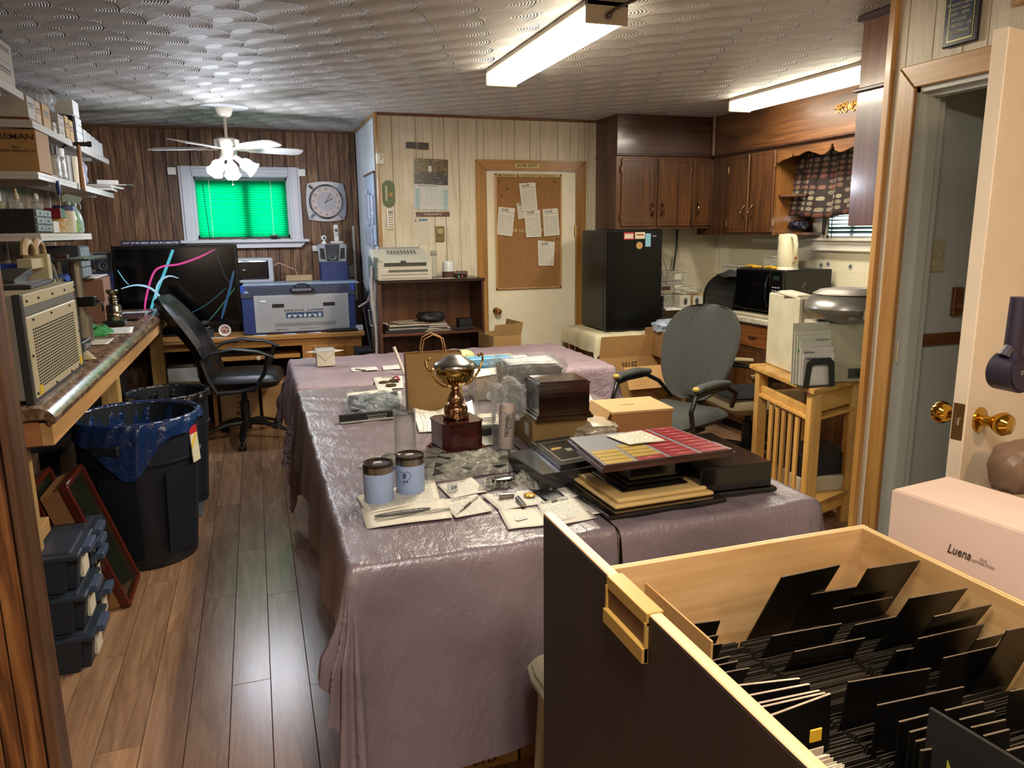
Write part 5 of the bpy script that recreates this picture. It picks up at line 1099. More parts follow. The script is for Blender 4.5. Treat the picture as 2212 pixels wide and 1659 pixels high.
for i, (a, b_) in enumerate(((1343, 1417), (1422, 1492), (1498, 1566))):
    xa, xb = PY(a, 410, 5.535).x-3.17, PY(b_, 410, 5.535).x-3.17
    d = B().bb(xa, xb, -.208, -.191, .02, .545, bev=.003).o('cabinet_door', CW, uc)
    gm = B(); q = .022
    for (p0, p1, z0, z1) in ((xa+q, xb-q, .02+q, .023+q), (xa+q, xb-q, .542-q, .545-q), (xa+q, xa+q+.003, .02+q, .545-q), (xb-q-.003, xb-q, .02+q, .545-q)): gm.bb(p0, p1, -.2085, -.2075, z0, z1)
    gm.o('door_groove', M('#1c0e07', .6, 0, 0), d)
    pull(d, (xb-.035 if i == 0 else xa+.035, -.208, .15), (0, -1, 0))
    hx = xa-.004 if i == 0 else xb+.004
    for z in (.09, .46): B().bb(hx-.006, hx+.006, -.212, -.195, z-.025, z+.025, bev=.002).o('hinge', M('#7a5a3c', .3, .9, 0), d)
sf = T('soffit', 'dark varnished wood soffit box above the wall cabinets', 'soffit', (3.17, 5.74, 2.14))
B().bb(x0-3.17, x1-3.17, -.20, .19, 0, .30).o('soffit_face', CWX, sf); B().bb(x0-3.18, x1-3.17, -.21, .19, -.012, .004, bev=.003).o('soffit_moulding', CWD, sf); B().bb(x0-3.173, x0-3.17, -.2, .19, 0, .3).o('soffit_end', CWD, sf)
sf2 = T('soffit', 'brown wood soffit above the kitchen window with carved ornament', 'soffit', (3.76, 4.5, 2.14))
B().bb(-.16, .17, -1.95, 1.03, 0, .30).o('soffit_face', CWY, sf2); B().bb(-.175, .17, -1.95, 1.03, -.012, .004, bev=.003).o('soffit_moulding', CWD, sf2); B().bb(-.172, -.15, 1.01, 1.03, 0, .3).o('corner_bead', M('#a08c80', .5), sf2)
# carved ornament
oc_ = T('carved_ornament', 'golden carved scroll ornament on the soffit', 'ornament', (3.598, 4.03, 2.30)); OR_ = M('#b98a45', .4, .1, .1, 30)
ob = B()
for s in (-1, 1):
    ob.tube([(0, s*.02, 0), (-.004, s*.05, .012), (-.005, s*.08, -.004), (-.004, s*.11, .004), (0, s*.145, 0)], [.010, .012, .010, .011, .003], 6, flat=.6)
    for q in (-1, 1):
        for (yy, r) in ((.035, .014), (.07, .012), (.10, .010)): ob.tube([(-.002, s*(yy+r*math.cos(a)), q*(.008+r*.6+r*math.sin(a))) for a in [k*.6 for k in range(9)]], .004, 5)
ob.sph((0, 0, 0), .018, .4, 1, 1.2); ob.o('scrollwork', OR_, oc_, True)
uc2 = T('wall_cabinet', 'dark wood wall cabinet with two doors left of the window', 'cabinet', (3.765, 5.14, 1.51))
B().bb(-.155, .165, -.40, .60, 0, .625).o('cabinet_body', CW, uc2); B().bb(-.155, .165, -.402, -.40, 0, .625).o('end_panel', wood('#6b4220', '#8f5f30', '#a87440', 'z', 9, .3, .3, .07), uc2)
for i, (a, b_) in enumerate(((1573, 1617), (1620, 1672))):
    ya, yb = PX(a, 410, 3.595).y-5.14, PX(b_, 410, 3.595).y-5.14; ya, yb = min(ya, yb), max(ya, yb)
    d = B().bb(-.173, -.156, ya+.004, yb-.004, .02, .60, bev=.003).o('cabinet_door', CW, uc2)
    gm = B(); q = .022
    for (p0, p1, z0, z1) in ((ya+q, yb-q, .02+q, .023+q), (ya+q, yb-q, .597-q, .60-q), (ya+q, ya+q+.003, .02+q, .60-q), (yb-q-.003, yb-q, .02+q, .60-q)): gm.bb(-.1735, -.1725, p0, p1, z0, z1)
    gm.o('door_groove', M('#1c0e07', .6, 0, 0), d)
    pull(d, (-.173, ya+.04 if i == 0 else yb-.04, .17), (-1, 0, 0))
    hy = ya if i == 1 else yb
    for z in (.09, .5): B().bb(-.178, -.16, hy-.006, hy+.006, z-.025, z+.025, bev=.002).o('hinge', M('#9a7a52', .3, .9, 0), d)
# valance with scalloped edge between cabinets
vp = [(4.74, .11)]
cur = [(4.74, -.015), (4.70, .0), (4.66, .012), (4.60, .02), (4.565, .028), (4.555, .055), (4.545, .03), (4.50, .028), (4.44, .045), (4.40, .05), (4.33, .03), (4.28, .012), (4.24, .015), (4.20, .035), (4.18, .075), (4.165, .07), (4.15, .03), (4.10, .012), (4.05, .02), (3.95, .045), (3.85, .05), (3.5, .03)]
vp = cur + [(3.5, .115), (4.74, .115)]
va = T('valance', 'scalloped wooden valance board over the kitchen curtain', 'valance', (3.61, 0, 2.02))
B().prism([(y, z) for y, z in vp], .016, Matrix((( 0, 0, 1, 0), (1, 0, 0, 0), (0, 1, 0, 0), (0, 0, 0, 1)))).o('valance_board', CWY, va)
# curtain
g = G('dotted_curtain'); uvs = g.sep(g.coord('UV')); U = g.math('MULTIPLY', uvs[0], 25); V = g.math('MULTIPLY', uvs[1], 13)
cu_ = g.math('SUBTRACT', g.math('FRACT', U), .5); cv_ = g.math('SUBTRACT', g.math('FRACT', V), .5)
dd = g.math('SQRT', g.math('ADD', g.math('MULTIPLY', cu_, cu_), g.math('MULTIPLY', cv_, cv_)))
iv = g.node('ShaderNodeTexWhiteNoise', noise_dimensions='2D'); g.put(iv.inputs[0], g.comb(g.math('FLOOR', U), g.math('FLOOR', V)))
row = g.node('ShaderNodeTexWhiteNoise', noise_dimensions='1D'); g.put(row.inputs['W'], g.math('FLOOR', V))
dc = g.ramp(row.outputs[0], [(0, '#6f6454'), (.35, '#8a8069'), (.6, '#6d3a2e'), (.8, '#8f866f'), (1, '#553a30')])
dot = g.math('MULTIPLY', g.math('LESS_THAN', dd, .37), g.math('GREATER_THAN', iv.outputs[0], .12))
g.base(g.mix(dot, lin('#2c1e1b'), dc), .8); CURT = g.m
ct = T('curtain', 'short brown curtain with beige and red dots at kitchen window', 'curtain', (3.80, 0, 0))
def cfn(u, v):
    y = 4.76-.72*u; flare = (1-v)*.07; y += flare*(.9 if u < .5 else .1)
    return Vector((.030*math.sin(u*2*PI*5.5+.6)*(1-.3*v)-.02*(1-v), y+.015*math.sin(u*30), 1.635+(2.12-1.635)*v + .012*math.sin(u*PI*3)*(1-v)))
B().grid(cfn, 110, 14, uv=True).o('curtain_cloth', CURT, ct, True, solid=.002)
B().cyl((0, 4.05, 2.105), (0, 4.76, 2.105), .006, n=8).o('curtain_rod', M('#b9b5aa', .4, .3, 0), ct)
# open corner shelf with black ornament
cs = T('corner_shelf', 'small open wooden shelf at the window cabinet end', 'shelf', (3.765, 4.66, 1.51))
for z in (0, .27): B().prism([(-.12, .08), (.165, .08), (.165, -.10), (-.02, -.10), (-.10, -.02)], .016, Matrix.Translation((0, 0, z))).o('shelf_board', CW, cs)
B().bb(.15, .165, -.10, .08, 0, .6).o('shelf_back', CWD, cs)
tag(blob((3.76, 4.64, 1.572), (.11, .15, .075), M('#0f1220', .18), 'dark_ornament', seed=11, amp=.1), 'dark glossy shell shaped ornament on small open shelf', 'ornament')
# window 2
w2 = struct(B().bb(3.94, 3.99, 3.97, 4.55, 1.48, 1.50).bb(3.94, 3.99, 4.53, 4.57, 1.48, 2.1).bb(3.94, 3.99, 3.95, 3.99, 1.48, 2.1).bb(3.94, 3.99, 3.95, 4.57, 2.07, 2.1).o('window_2', M('#cfcfc8', .4, 0, 0)), 'white kitchen window with dark green blind')
B().bb(3.905, 3.93, 4.57, 4.66, 1.44, 2.15, bev=.004).bb(3.905, 3.93, 3.86, 3.95, 1.44, 2.15, bev=.004).o('window_casing', M('#cfccc0', .4, 0, 0), w2)
B().bb(3.87, 3.96, 3.84, 4.68, 1.465, 1.485, bev=.004).bb(3.895, 3.93, 3.88, 4.64, 1.40, 1.465, bev=.006).bb(3.885, 3.93, 3.87, 4.65, 1.395, 1.41, bev=.003).o('window_sill', M('#cfc9bd', .4, 0, 0), w2)
B().bb(3.965, 3.968, 3.97, 4.55, 1.5, 2.07).o('pane', clear('#e6f0f0', .06, .02, 0), w2)
B().bb(3.975, 3.99, 4.33, 4.36, 1.5, 2.07).o('mullion', M('#cfcfc8', .4, 0, 0), w2)
bl2 = T('window_blind', 'dark green slatted blind half raised in kitchen window', 'blind', (3.935, 4.27, 1.50)); DG = M('#124238', .35, 0, .1)
for i in range(16):
    z = .025+i*.028
    B().box((0, 0, z), (.026, .5, .0012 if i > 1 else .012), rot=Matrix.Rotation(.35, 3, 'Y')).o('slat', DG, bl2)
B().cyl((-.02, .2, -.03), (-.02, .22, .5), .003, n=6).o('tilt_wand', DG, bl2)
# near upper cabinet on divider
nc = T('wall_cabinet', 'tall brown wall cabinet end beside the doorway corner', 'cabinet', (2.83, 2.62, 1.565))
B().bb(-.31, .8, -.175, .16, 0, .565).o('cabinet_body', wood('#3e2014', '#5c3420', '#77482c', 'z', 14, .3, .4, .07), nc); B().bb(-.325, .8, -.175, .175, .562, .578, bev=.004).o('crown_moulding', CWD, nc)
B().bb(-.305, .8, -.175, .16, .578, .845).o('upper_box', wood('#5a3219', '#7d4d27', '#96642f', 'z', 12, .3, .4, .07), nc); B().bb(-.33, .8, -.175, .175, .845, .872, bev=.004).o('ceiling_moulding', CWD, nc)
# fridge on a table with cloth
ft = T('fridge_table', 'low table carrying the black fridge, under the cream cloth', 'table', (2.76, 5.48, 0))
B().bb(-.34, .36, -.30, .33, .745, .775).o('tabletop', HON, ft)
for sx in (-.3, .31):
    for sy in (-.26, .29): B().bb(sx-.02, sx+.02, sy-.02, sy+.02, 0, .745).o('leg', HONZ, ft)
g = G('poinsettia_cloth'); v = g.coord(); nz = g.noise(v, 7, 3); g.base(g.ramp(nz, [(.3, '#b5ac8c'), (.7, '#cfc6a8')]), .8); g.bump(g.noise(v, 30, 3), .4, .01)
def cloth(name, label, x0, x1, y0, y1, z, drops, mat, seed=1, nfold=.085, amp=.018, group=None, hemwave=.015, res=.02, wr=.0025, wscale=9):
    """drops = (left, right, front, back); a tablecloth that lies on the top and hangs over its edges"""
    dl, dr, df, db = drops; rn = random.Random(seed); ph = [rn.random()*6.28 for _ in range(12)]
    nu = int((x1-x0+dl+dr)/res); nv = int((y1-y0+df+db)/res)
    def fn(u, v):
        gx = x0-dl+u*(x1-x0+dl+dr); gy = y0-df+v*(y1-y0+df+db)
        cx_ = min(max(gx, x0), x1); cy_ = min(max(gy, y0), y1); dx_, dy_ = gx-cx_, gy-cy_; d = math.hypot(dx_, dy_)
        wv_ = wr*(math.sin(gx*wscale*2+3*math.sin(gy*wscale*.8+ph[0])+ph[1])*math.cos(gy*wscale*1.7+2*math.sin(gx*wscale+ph[2])+ph[3])+.6*math.sin((gx+gy)*wscale*4+ph[4]+2*math.sin(gy*wscale*2)))
        if d < 1e-6:
            return Vector((gx, gy, z+.003+max(-.002, wv_)))
        ux, uy = dx_/d, dy_/d; ang = math.atan2(uy, ux)
        corner = abs(dx_) > 1e-6 and abs(dy_) > 1e-6
        s_ = (cx_*uy*uy*1.0+cy_*ux*ux)*1.0/nfold*1.6+ang*3.0
        k = min(1, d/.25)
        r0 = .02; out = r0*(1-math.exp(-d/r0)) if True else 0
        fold = amp*k*(k if corner else 1)*(math.sin(s_+ph[5])+.22*math.sin(s_*2.3+ph[6])+.4*math.sin(s_*.4+ph[7]))
        out += .012*k+max(-.01, fold)+(.05*k*k*d/.4 if corner else 0)+.02*d
        drop = max(0, d-r0*.5) if d < .3*r0 else d-.006
        zz_ = z+.003-drop*(.985)+hemwave*math.sin(s_*.5+ph[8])*k*k
        return Vector((cx_+ux*out+.3*wv_, cy_+uy*out+.3*wv_, max(.01, zz_)))
    return tag(B().grid(fn, nu, nv, uv=True).o(name, mat, None, True, angle=False), label, 'tablecloth', group)
cloth('fridge_cloth', 'cream embroidered cloth with red flower beneath the fridge', 2.42, 3.12, 5.18, 5.82, .777, (.14, .14, .17, .0), g.m, 4, .11, .012)
fl_ = T('embroidered_flower', 'red embroidered poinsettia on the cream fridge cloth', 'embroidery', (2.965, 5.148, .66))
for k in range(9):
    a = k*2*PI/9; B().prism([(0, -.006), (.03, -.011), (.05, 0), (.03, .011), (0, .006)], .002, Matrix.Rotation(PI/2, 4, 'X') @ Matrix.Rotation(a, 4, 'Z')).o('petal', M('#962a38', .7, 0, .1), fl_)
for k in range(7):
    B().prism([(0, -.005), (.03, -.01), (.045, 0), (.03, .01), (0, .005)], .002, Matrix.Translation((-.24, 0, -.03)) @ Matrix.Rotation(PI/2, 4, 'X') @ Matrix.Rotation(k*.9, 4, 'Z')).o('leaf', M('#31503e', .7, 0, .1), fl_)
fr = T('fridge', 'black compact fridge with magnets standing on clothed table', 'fridge', (2.775, 5.52, .785), math.radians(-1))
FB = M('#060607', .28, 0, 0, 9, .05, 220, spec=.35)
B().bb(-.235, .235, -.20, .23, .01, .775, bev=.006).o('fridge_cabinet', M('#09090a', .35, 0, 0, 9, .08, 220, spec=.35), fr)
B().bb(-.235, .235, -.255, -.205, .0, .775, bev=.012, seg=3).o('fridge_door', FB, fr)
B().bb(-.23, .23, -.207, -.2, .01, .77).o('door_seal', M('#3a3a3a', .6, 0, 0), fr)
for (x_, z_, w_, h_, c_, s) in ((-.06, .728, .085, .055, '#a32d38', 'FARM'), (.035, .73, .085, .05, '#c9bfa3', 'FIRE SERVICE'), (.105, .695, .045, .10, '#7fb0c4', 'M')):
    t = T('fridge_magnet', {'FARM': 'red bordered rectangular magnet on the fridge door', 'FIRE SERVICE': 'cream magnet with red lettering on the fridge door', 'M': 'tall light blue magnet on the fridge door'}[s], 'magnet', (2.775+x_, 5.264, .785+z_))
    B().bb(-w_/2, w_/2, -.003, 0, -h_/2, h_/2).o('magnet_plate', M(c_, .4, 0, .05), t); 
    if s == 'FARM': B().bb(-w_/2+.006, w_/2-.006, -.0035, -.003, -h_/2+.008, h_/2-.012).o('magnet_label', M('#c9bba3', .4), t)
    if s == 'FIRE SERVICE': B().bb(-.03, .03, -.0035, -.003, 0, .010).o('red_print', M('#9a2b2b', .4, 0, .3, 150), t)
t = T('fridge_magnet', 'round wooden magnet on the fridge door', 'magnet', (2.775+.03, 5.264, .785+.655)); B().cyl((0, -.006, 0), (0, 0, 0), .027, n=24).o('magnet_disc', M('#b08a54', .5, 0, .1), t)
txt(fr, 'RCA', (.165, -.2555, .725), X, Z_, .010, .03, M('#c9c9c9', .3, 0, 0))
# cartons right of the tables
ca = carton('large open kraft carton on the floor behind the grey chair', (2.63, 4.85, 0), (.50, .40, .62), 0, KRAFT, flaps=[(0, 1, -.2), (1, 0, 1.9), (0, -1, 2.6)])
txt(ca, 'PLASTIC TROPHY\nCONCORD ONT\nLAK 1B7\nMADE IN CHINA\nITEM NO.', (.16, -.203, .42), X, Z_, .15, .15, M('#6b4a28', .7, 0, 0))
txt(ca, '25105', (0, .197-.005, .57), -X, -Z_, .035, .12, BLK) if False else txt(ca, '25105', (.0, .195, .56), (-1, 0, 0), (0, 0, -1), .04, .13, BLK, off=-.002)
cb2 = carton('smaller kraft carton with white shipping label, bag on it', (2.93, 5.0, .622), (.24, .3, .20), .0, KRAFT_D)
tag(B().bb(2.78, 2.84, 4.826, 4.828, .68, .75).o('shipping_label', M('#c9c4b8', .5, 0, .2, 120)), 'white shipping label on the smaller kraft carton', 'label')
tag(blob((2.92, 4.95, .85), (.28, .26, .10), M('#9aa5b5', .3, 0, .1), 'plastic_mailer', seed=21, amp=.1), 'crumpled grey white plastic mailer on the smaller carton', 'plastic bag')
# base cabinets and worktop
bcab = T('base_cabinet', 'row of brown base cabinets under the kitchen worktop', 'cabinet', (3.69, 3.9, 0))
B().bb(-.235, .235, -1.44, 1.38, .09, .875).o('cabinet_body', CW, bcab); B().bb(-.17, .235, -1.44, 1.36, 0, .09).o('toe_kick', M('#15100c', .7), bcab)
yy = 1.36
for i in range(7):
    d = B().bb(-.252, -.236, yy-.38, yy-.02, .70, .85, bev=.003).o('drawer_front', wood('#5a2f14', '#7f4a22', '#995f30', 'y', 9, .33, .3, .07), bcab); B().tube([(-.252, yy-.24, .775), (-.275, yy-.22, .772), (-.275, yy-.18, .772), (-.252, yy-.16, .775)], .006, 7).o('drawer_pull', M('#8c6a4a', .22, 1, .05), d, True)
    d = B().bb(-.252, -.236, yy-.38, yy-.02, .13, .67, bev=.003).o('cabinet_door', CW, bcab); gm = B()
    for (p0, p1, z0, z1) in ((yy-.36, yy-.04, .15, .153), (yy-.36, yy-.04, .647, .65), (yy-.36, yy-.357, .15, .65), (yy-.043, yy-.04, .15, .65)): gm.bb(-.2525, -.2515, p0, p1, z0, z1)
    gm.o('door_groove', M('#1c0e07', .6, 0, 0), d); yy -= .40
g = G('speckled_worktop'); v = g.coord(); g.base(g.ramp(g.noise(v, 40, 5, .7), [(.4, '#a9a490'), (.6, '#d4cdb8')]), .3)
wt = T('worktop', 'pale speckled kitchen worktop with rounded front edge', 'worktop', (3.67, 3.9, .876)); B().bb(-.26, .26, -1.44, 1.41, 0, .042, bev=.012, seg=3).o('worktop_slab', g.m, wt)
tt = T('corner_shelf', 'small white corner shelf left of the kitchen worktop', 'shelf', (3.42, 5.62, .915)); B().bb(-.30, .40, -.24, .30, 0, .015).o('shelf_board', WHT, tt); B().prism([(0, 0), (.28, 0), (0, -.14)], .02, Matrix.Translation((-.15, .28, 0)) @ Matrix.Rotation(-PI/2, 4, 'Z') @ Matrix.Rotation(PI/2, 4, 'X')).o('shelf_bracket', CW, tt)
# microwave etc.
mw = T('microwave', 'black microwave oven on the kitchen worktop', 'microwave', (3.68, 4.665, .945)); MB2 = M('#101012', .3, 0, 0)
B().bb(-.20, .20, -.27, .27, .02, .325, bev=.006).o('oven_case', MB2, mw)
B().bb(-.222, -.2, -.135, .27, .025, .32, bev=.006).o('oven_door', M('#070708', .08, 0, 0), mw); B().bb(-.222, -.2, -.27, -.14, .025, .32, bev=.004).o('control_panel', M('#0b0b0c', .2, 0, 0), mw)
k = B()
for i in range(3):
    for j in range(7): k.box((-.2235, -.235+i*.03, .06+j*.024), (.003, .018, .008))
k.o('panel_buttons', M('#a9a9a9', .5, 0, 0), mw)['kind'] = 'stuff'
B().bb(-.2235, -.221, -.24, -.17, .255, .285).o('oven_display', M('#23302a', .2, 0, 0), mw); B().tube([(-.225, -.12, .29), (-.25, -.125, .22), (-.25, -.125, .13), (-.225, -.12, .06)], .008, 8, flat=.6).o('door_handle', M('#0b0b0c', .2, 0, 0), mw, True)
B().tube([(-.02+.028*math.cos(a), -.2715, .20+.035*math.sin(a)) for a in [PI*k/8 for k in range(-1, 10)]] + [(.02, -.2715, .10)], .005, 5, flat=.3).tube([(.008, -.2715, .18), (-.045, -.2715, .10)], .005, 5, flat=.3).o('ribbon_sticker', M('#3f3a38', .5, 0, 0), mw)
for x in (-.15, .15):
    for y in (-.22, .22): B().cyl((x, y, 0), (x, y, .022), .015, n=8).o('oven_foot', BLK, mw)
tag(B().bb(3.44, 3.90, 4.37, 4.96, .919, .943, bev=.006).o('turntable_board', M('#b0a890', .4)), 'pale board underneath the black microwave', 'board')
ke = T('electric_kettle', 'cream plastic kettle standing on the microwave', 'kettle', (3.58, 4.50, 1.271), math.radians(-100)); KC = M('#cfc7a6', .3, 0, .02)
B().cyl((0, 0, 0), (0, 0, .018), .075, .07, n=28).o('kettle_base', M('#d8d2bd', .35), ke, True)
b = B(); rings = [(.068, .018, 0), (.072, .05, 0), (.07, .12, -.003), (.064, .19, -.008), (.058, .225, -.014), (.05, .245, -.018), (.0, .25, -.018)]
for (r, z, o_) in rings: pass
b.lathe([(r, z) for r, z, o_ in rings], n=28)
for v_ in b.bm.verts:
    k = v_.co.z/.25; v_.co.x *= 1.0+.12*(v_.co.x < 0); v_.co.x -= .02*k
    if v_.co.z > .20 and v_.co.x < -.03: v_.co.x -= .018
b.o('kettle_body', KC, ke, True)
B().tube([(.02, 0, .235), (.075, 0, .225), (.098, 0, .17), (.095, 0, .10), (.07, 0, .055)], [.014, .017, .015, .014, .012], 10).o('kettle_handle', KC, ke, True); B().sph((.1, -.0, .085), .009).o('red_switch', M('#a03020', .4), ke, True)
bb2 = T('bread_box', 'black roll top bread box left of the microwave', 'bread box', (3.62, 5.16, .919))
pf = [(.16, 0), (.16, .27), (.02, .27)] + [(.02-.18*math.sin(a), .09+.18*math.cos(a)) for a in [PI/2*k/8 for k in range(1, 9)]] + [(-.16, 0)]
B().prism(pf, .42, Matrix.Translation((0, .21, 0)) @ Matrix.Rotation(PI/2, 4, 'X'), .003).o('bread_box_body', M('#1b1c1c', .3, 0, 0), bb2)
for y in (-.21, .2): B().prism([(x*1.04, z*1.03) for x, z in pf], .02, Matrix.Translation((0, y+.01, 0)) @ Matrix.Rotation(PI/2, 4, 'X'), .003).o('end_cheek', M('#0e0e0f', .25, 0, 0), bb2)
B().cyl((-.165, -.05, .05), (-.165, .05, .05), .008, n=8).o('lid_knob', BLK, bb2)
CLT = clear('#c9c7b5', .55, .1, .15)
def clearbox(label, x, y, z, d, fill='#a59a78'):
    t = T('clear_container', label, 'container', (x, y, z)); B().bb(-d[0]/2, d[0]/2, -d[1]/2, d[1]/2, 0, d[2]*.86, bev=.01, seg=2).o('container_body', CLT, t); B().bb(-d[0]/2-.004, d[0]/2+.004, -d[1]/2-.004, d[1]/2+.004, d[2]*.86, d[2], bev=.004).o('container_lid', clear('#c5c5bb', .75, .1, .1), t)
    B().bb(-d[0]*.4, d[0]*.4, -d[1]*.38, d[1]*.38, .006, d[2]*.5, bev=.01).o('contents', M(fill, .6, 0, .5, 70, .9, 60), t); B().bb(-.01, .05, -d[1]/2-.006, -d[1]/2-.005, d[2]*.2, d[2]*.75).o('paper_label', M('#c9c4b4', .5, 0, .3, 130), t)
clearbox('bottom clear container on the white corner shelf', 3.26, 5.62, .931, (.26, .28, .10), '#8c8a7c'); clearbox('middle clear container on the white corner shelf', 3.26, 5.62, 1.033, (.26, .28, .10), '#b0a078'); clearbox('upper clear container on the white corner shelf', 3.26, 5.62, 1.135, (.26, .28, .085), '#9a8f70')
clearbox('clear container on top of the bread box, left', 3.69, 5.24, 1.192, (.14, .24, .08)); clearbox('clear container behind the kettle on the microwave', 3.75, 4.80, 1.271, (.16, .2, .085))
for i, (x, y) in enumerate(((3.30, 5.43), (3.41, 5.42))):
    t = T('speaker_box', ['left white box with oval speaker print before the containers', 'right tan box with oval speaker print before the containers'][i], 'box', (x, y, .931)); B().bb(-.05, .05, -.05, .05, 0, .10, bev=.002).o('box_body', [M('#c4c0b2', .5), KRAFT][i], t); B().bb(-.046, .046, -.0515, -.05, .005, .095).o('printed_face', M('#bdb9aa', .5), t); B().sph((-.01 if i else 0, -.0515, .05), .022, .8, .05, 1.3).o('oval_print', M('#45464a', .5, 0, 0), t, True)
tag(B().bb(3.47, 3.60, 4.98, 5.10, .921, 1.03, bev=.004).o('black_box', M('#101012', .4, 0, 0)), 'small black box before the bread box', 'box')
tag(blob((3.36, 5.46, 1.065), (.24, .16, .07), clear('#c9c2b2', .6), 'plastic_bag', seed=31), 'crinkled clear bag on the oval print boxes', 'plastic bag')
tag(cloth_pile((3.62, 5.10, 1.195), (.26, .34, .05), M('#2c2b2e', .7, 0, .5, 40), 'work_gloves', 8), 'black and grey work gloves on the bread box', 'gloves')
for i, (y, lb) in enumerate(((4.88, 'yellow handled scissors at the microwave left edge'), (4.66, 'yellow handled tool beside the kettle on microwave'))):
    tag(B().tube([(3.50, y, 1.282), (3.52, y-.05, 1.286), (3.50, y-.1, 1.282), (3.54, y-.14, 1.28)], [.006, .010, .012, .006], 8).o('yellow_handle_tool', M('#c99a1e', .4), None, True), lb, 'tool')
tag(B().tube([(3.50, 5.88, 1.56), (3.49, 5.87, 1.4), (3.46, 5.86, 1.2), (3.46, 5.86, .935)], .009, 7).o('cable', CK, None, True), 'black cable hanging from the corner wall cabinet', 'cable')
tag(B().tube([(2.99, 5.25, 1.35), (3.01, 5.26, 1.22), (3.05, 5.26, 1.13), (3.06, 5.26, 1.1)], .002, 5).tube([(3.0, 5.25, 1.35), (3.06, 5.26, 1.22), (3.05, 5.26, 1.13)], .002, 5).bb(3.01, 3.08, 5.25, 5.26, 1.09, 1.12).o('hanging_tag', M('#3a2420', .5)), 'small dark sign hanging by strings at the fridge side', 'sign')
tag(B().bb(3.035, 3.055, 5.30, 5.36, .87, 1.04, bev=.003).o('phone_holder', BLK), 'flat black box on the right side of the fridge', 'box')
fl2 = T('flower_prints', 'grey blue flower motifs printed on the tileboard', 'wall print', (3.928, 4.4, 1.27))
for (y, z) in ((.17, .02), (.10, .03), (-.12, .02), (-.2, -.2)):
    for k in range(6):
        a = k*PI/3+.3; B().prism([(0, -.004), (.014, -.008), (.024, 0), (.014, .008), (0, .004)], .0008, Matrix.Translation((0, y, z)) @ Matrix.Rotation(-PI/2, 4, 'Y') @ Matrix.Rotation(a, 4, 'Z')).o('petal_print', M('#9aa19c', .5, 0, 0), fl2)
# beige office chair behind
FAB = M('#9c8c6a', .9, 0, .06, 30, .4, 250)
ch = T('office_chair', 'beige office chair with black cushion behind the stand', 'office chair', (3.03, 4.12, 0), math.radians(172))
star_base(ch, M('#15140f', .45, 0, 0), .32, 5, .38, .2)
cushion(0, .44, .50, .50, .11).o('seat', FAB, ch, True); cushion(.02, .505, .40, .40, .03).o('seat_cushion', M('#191a1c', .9), ch, True)
for s in (-1, 1): b = B().tube([(-.2, s*.2, .42), (-.30, s*.2, .6), (-.30, s*.2, .9), (-.33, s*.19, 1.06)], .022, 8).o('back_post', BLK, ch, True)
m = Matrix.Translation((-.30, 0, .80)) @ Matrix.Rotation(-1.45, 4, 'Y'); cushion(0, 0, .42, .44, .07, m).o('backrest', FAB, ch, True)
for s in (-1, 1): B().tube([(-.16, s*.27, .66), (.0, s*.28, .67), (.14, s*.27, .655)], [.022, .028, .022], 8, flat=.7).o('armrest', FAB, ch, True); B().tube([(.12, s*.27, .64), (-.05, s*.28, .63), (-.24, s*.24, .60), (-.28, s*.2, .52)], .016, 8).o('arm_support', BLK, ch, True)
# grey chair
GF = M('#393a38', .95, 0, .16, 90, .5, 260)
gc = T('office_chair', 'dark grey fabric office chair with padded arms at the table', 'office chair', (2.34, 3.90, 0), math.radians(204))
star_base(gc, M('#1c2522', .45, 0, 0), .34, 5, .40, .1)
cushion(.02, .46, .52, .52, .10).o('seat', GF, gc, True)
def gback(u, v, s):
    y = (u-.5)*2; z = v; w_ = .20+.075*math.sin(min(1, z*1.4)*PI*.5)-.045*max(0, z-.75)*4*.5
    ex = (1-abs(2*z-1)**3.2)**.5 if abs(2*z-1) < 1 else 0; w_ *= (.30+.70*ex)
    k = (max(0, 1-abs(y)**5))**.5*max(0, 1-abs(2*z-1)**8)**.5
    groove = -.006*sum(math.exp(-((abs(y)-q)/.035)**2) for q in (.24, .40)) if s > 0 else 0
    return Vector((-.20-.19*z+.06*y*y+s*.035*k+groove+.015*math.sin(z*PI), y*w_, .53+.57*z))
b = B()
for s in (1, -1): b.grid(lambda u, v, s=s: gback(u, v, s), 40, 30)
bmesh.ops.remove_doubles(b.bm, verts=b.bm.verts, dist=.0008); b.o('backrest', GF, gc, True)
for s in (-1, 1):
    B().tube([(.20, s*.285, .665), (.17, s*.285, .685), (.0, s*.29, .69), (-.12, s*.285, .675)], [.02, .03, .031, .024], 12, flat=.75).o('armrest', M('#3d403f', .85, 0, .1, 60), gc, True); B().sph((.205, s*.285, .685), .022, .7, 1, .7).o('worn_foam', M('#b59c4a', .9, 0, .2, 60), gc, True)
    B().tube([(-.28, s*.22, .50), (-.22, s*.28, .60), (-.10, s*.29, .655), (.10, s*.29, .655), (.20, s*.285, .64), (.24, s*.28, .56), (.18, s*.26, .43), (.02, s*.22, .415)], .014, 10).o('arm_tube', M('#0f1010', .3, 0, 0), gc, True)
B().tube([(-.05, 0, .40), (-.25, 0, .41), (-.30, 0, .52), (-.30, 0, .7)], .025, 8).o('back_spine', BLK, gc, True)
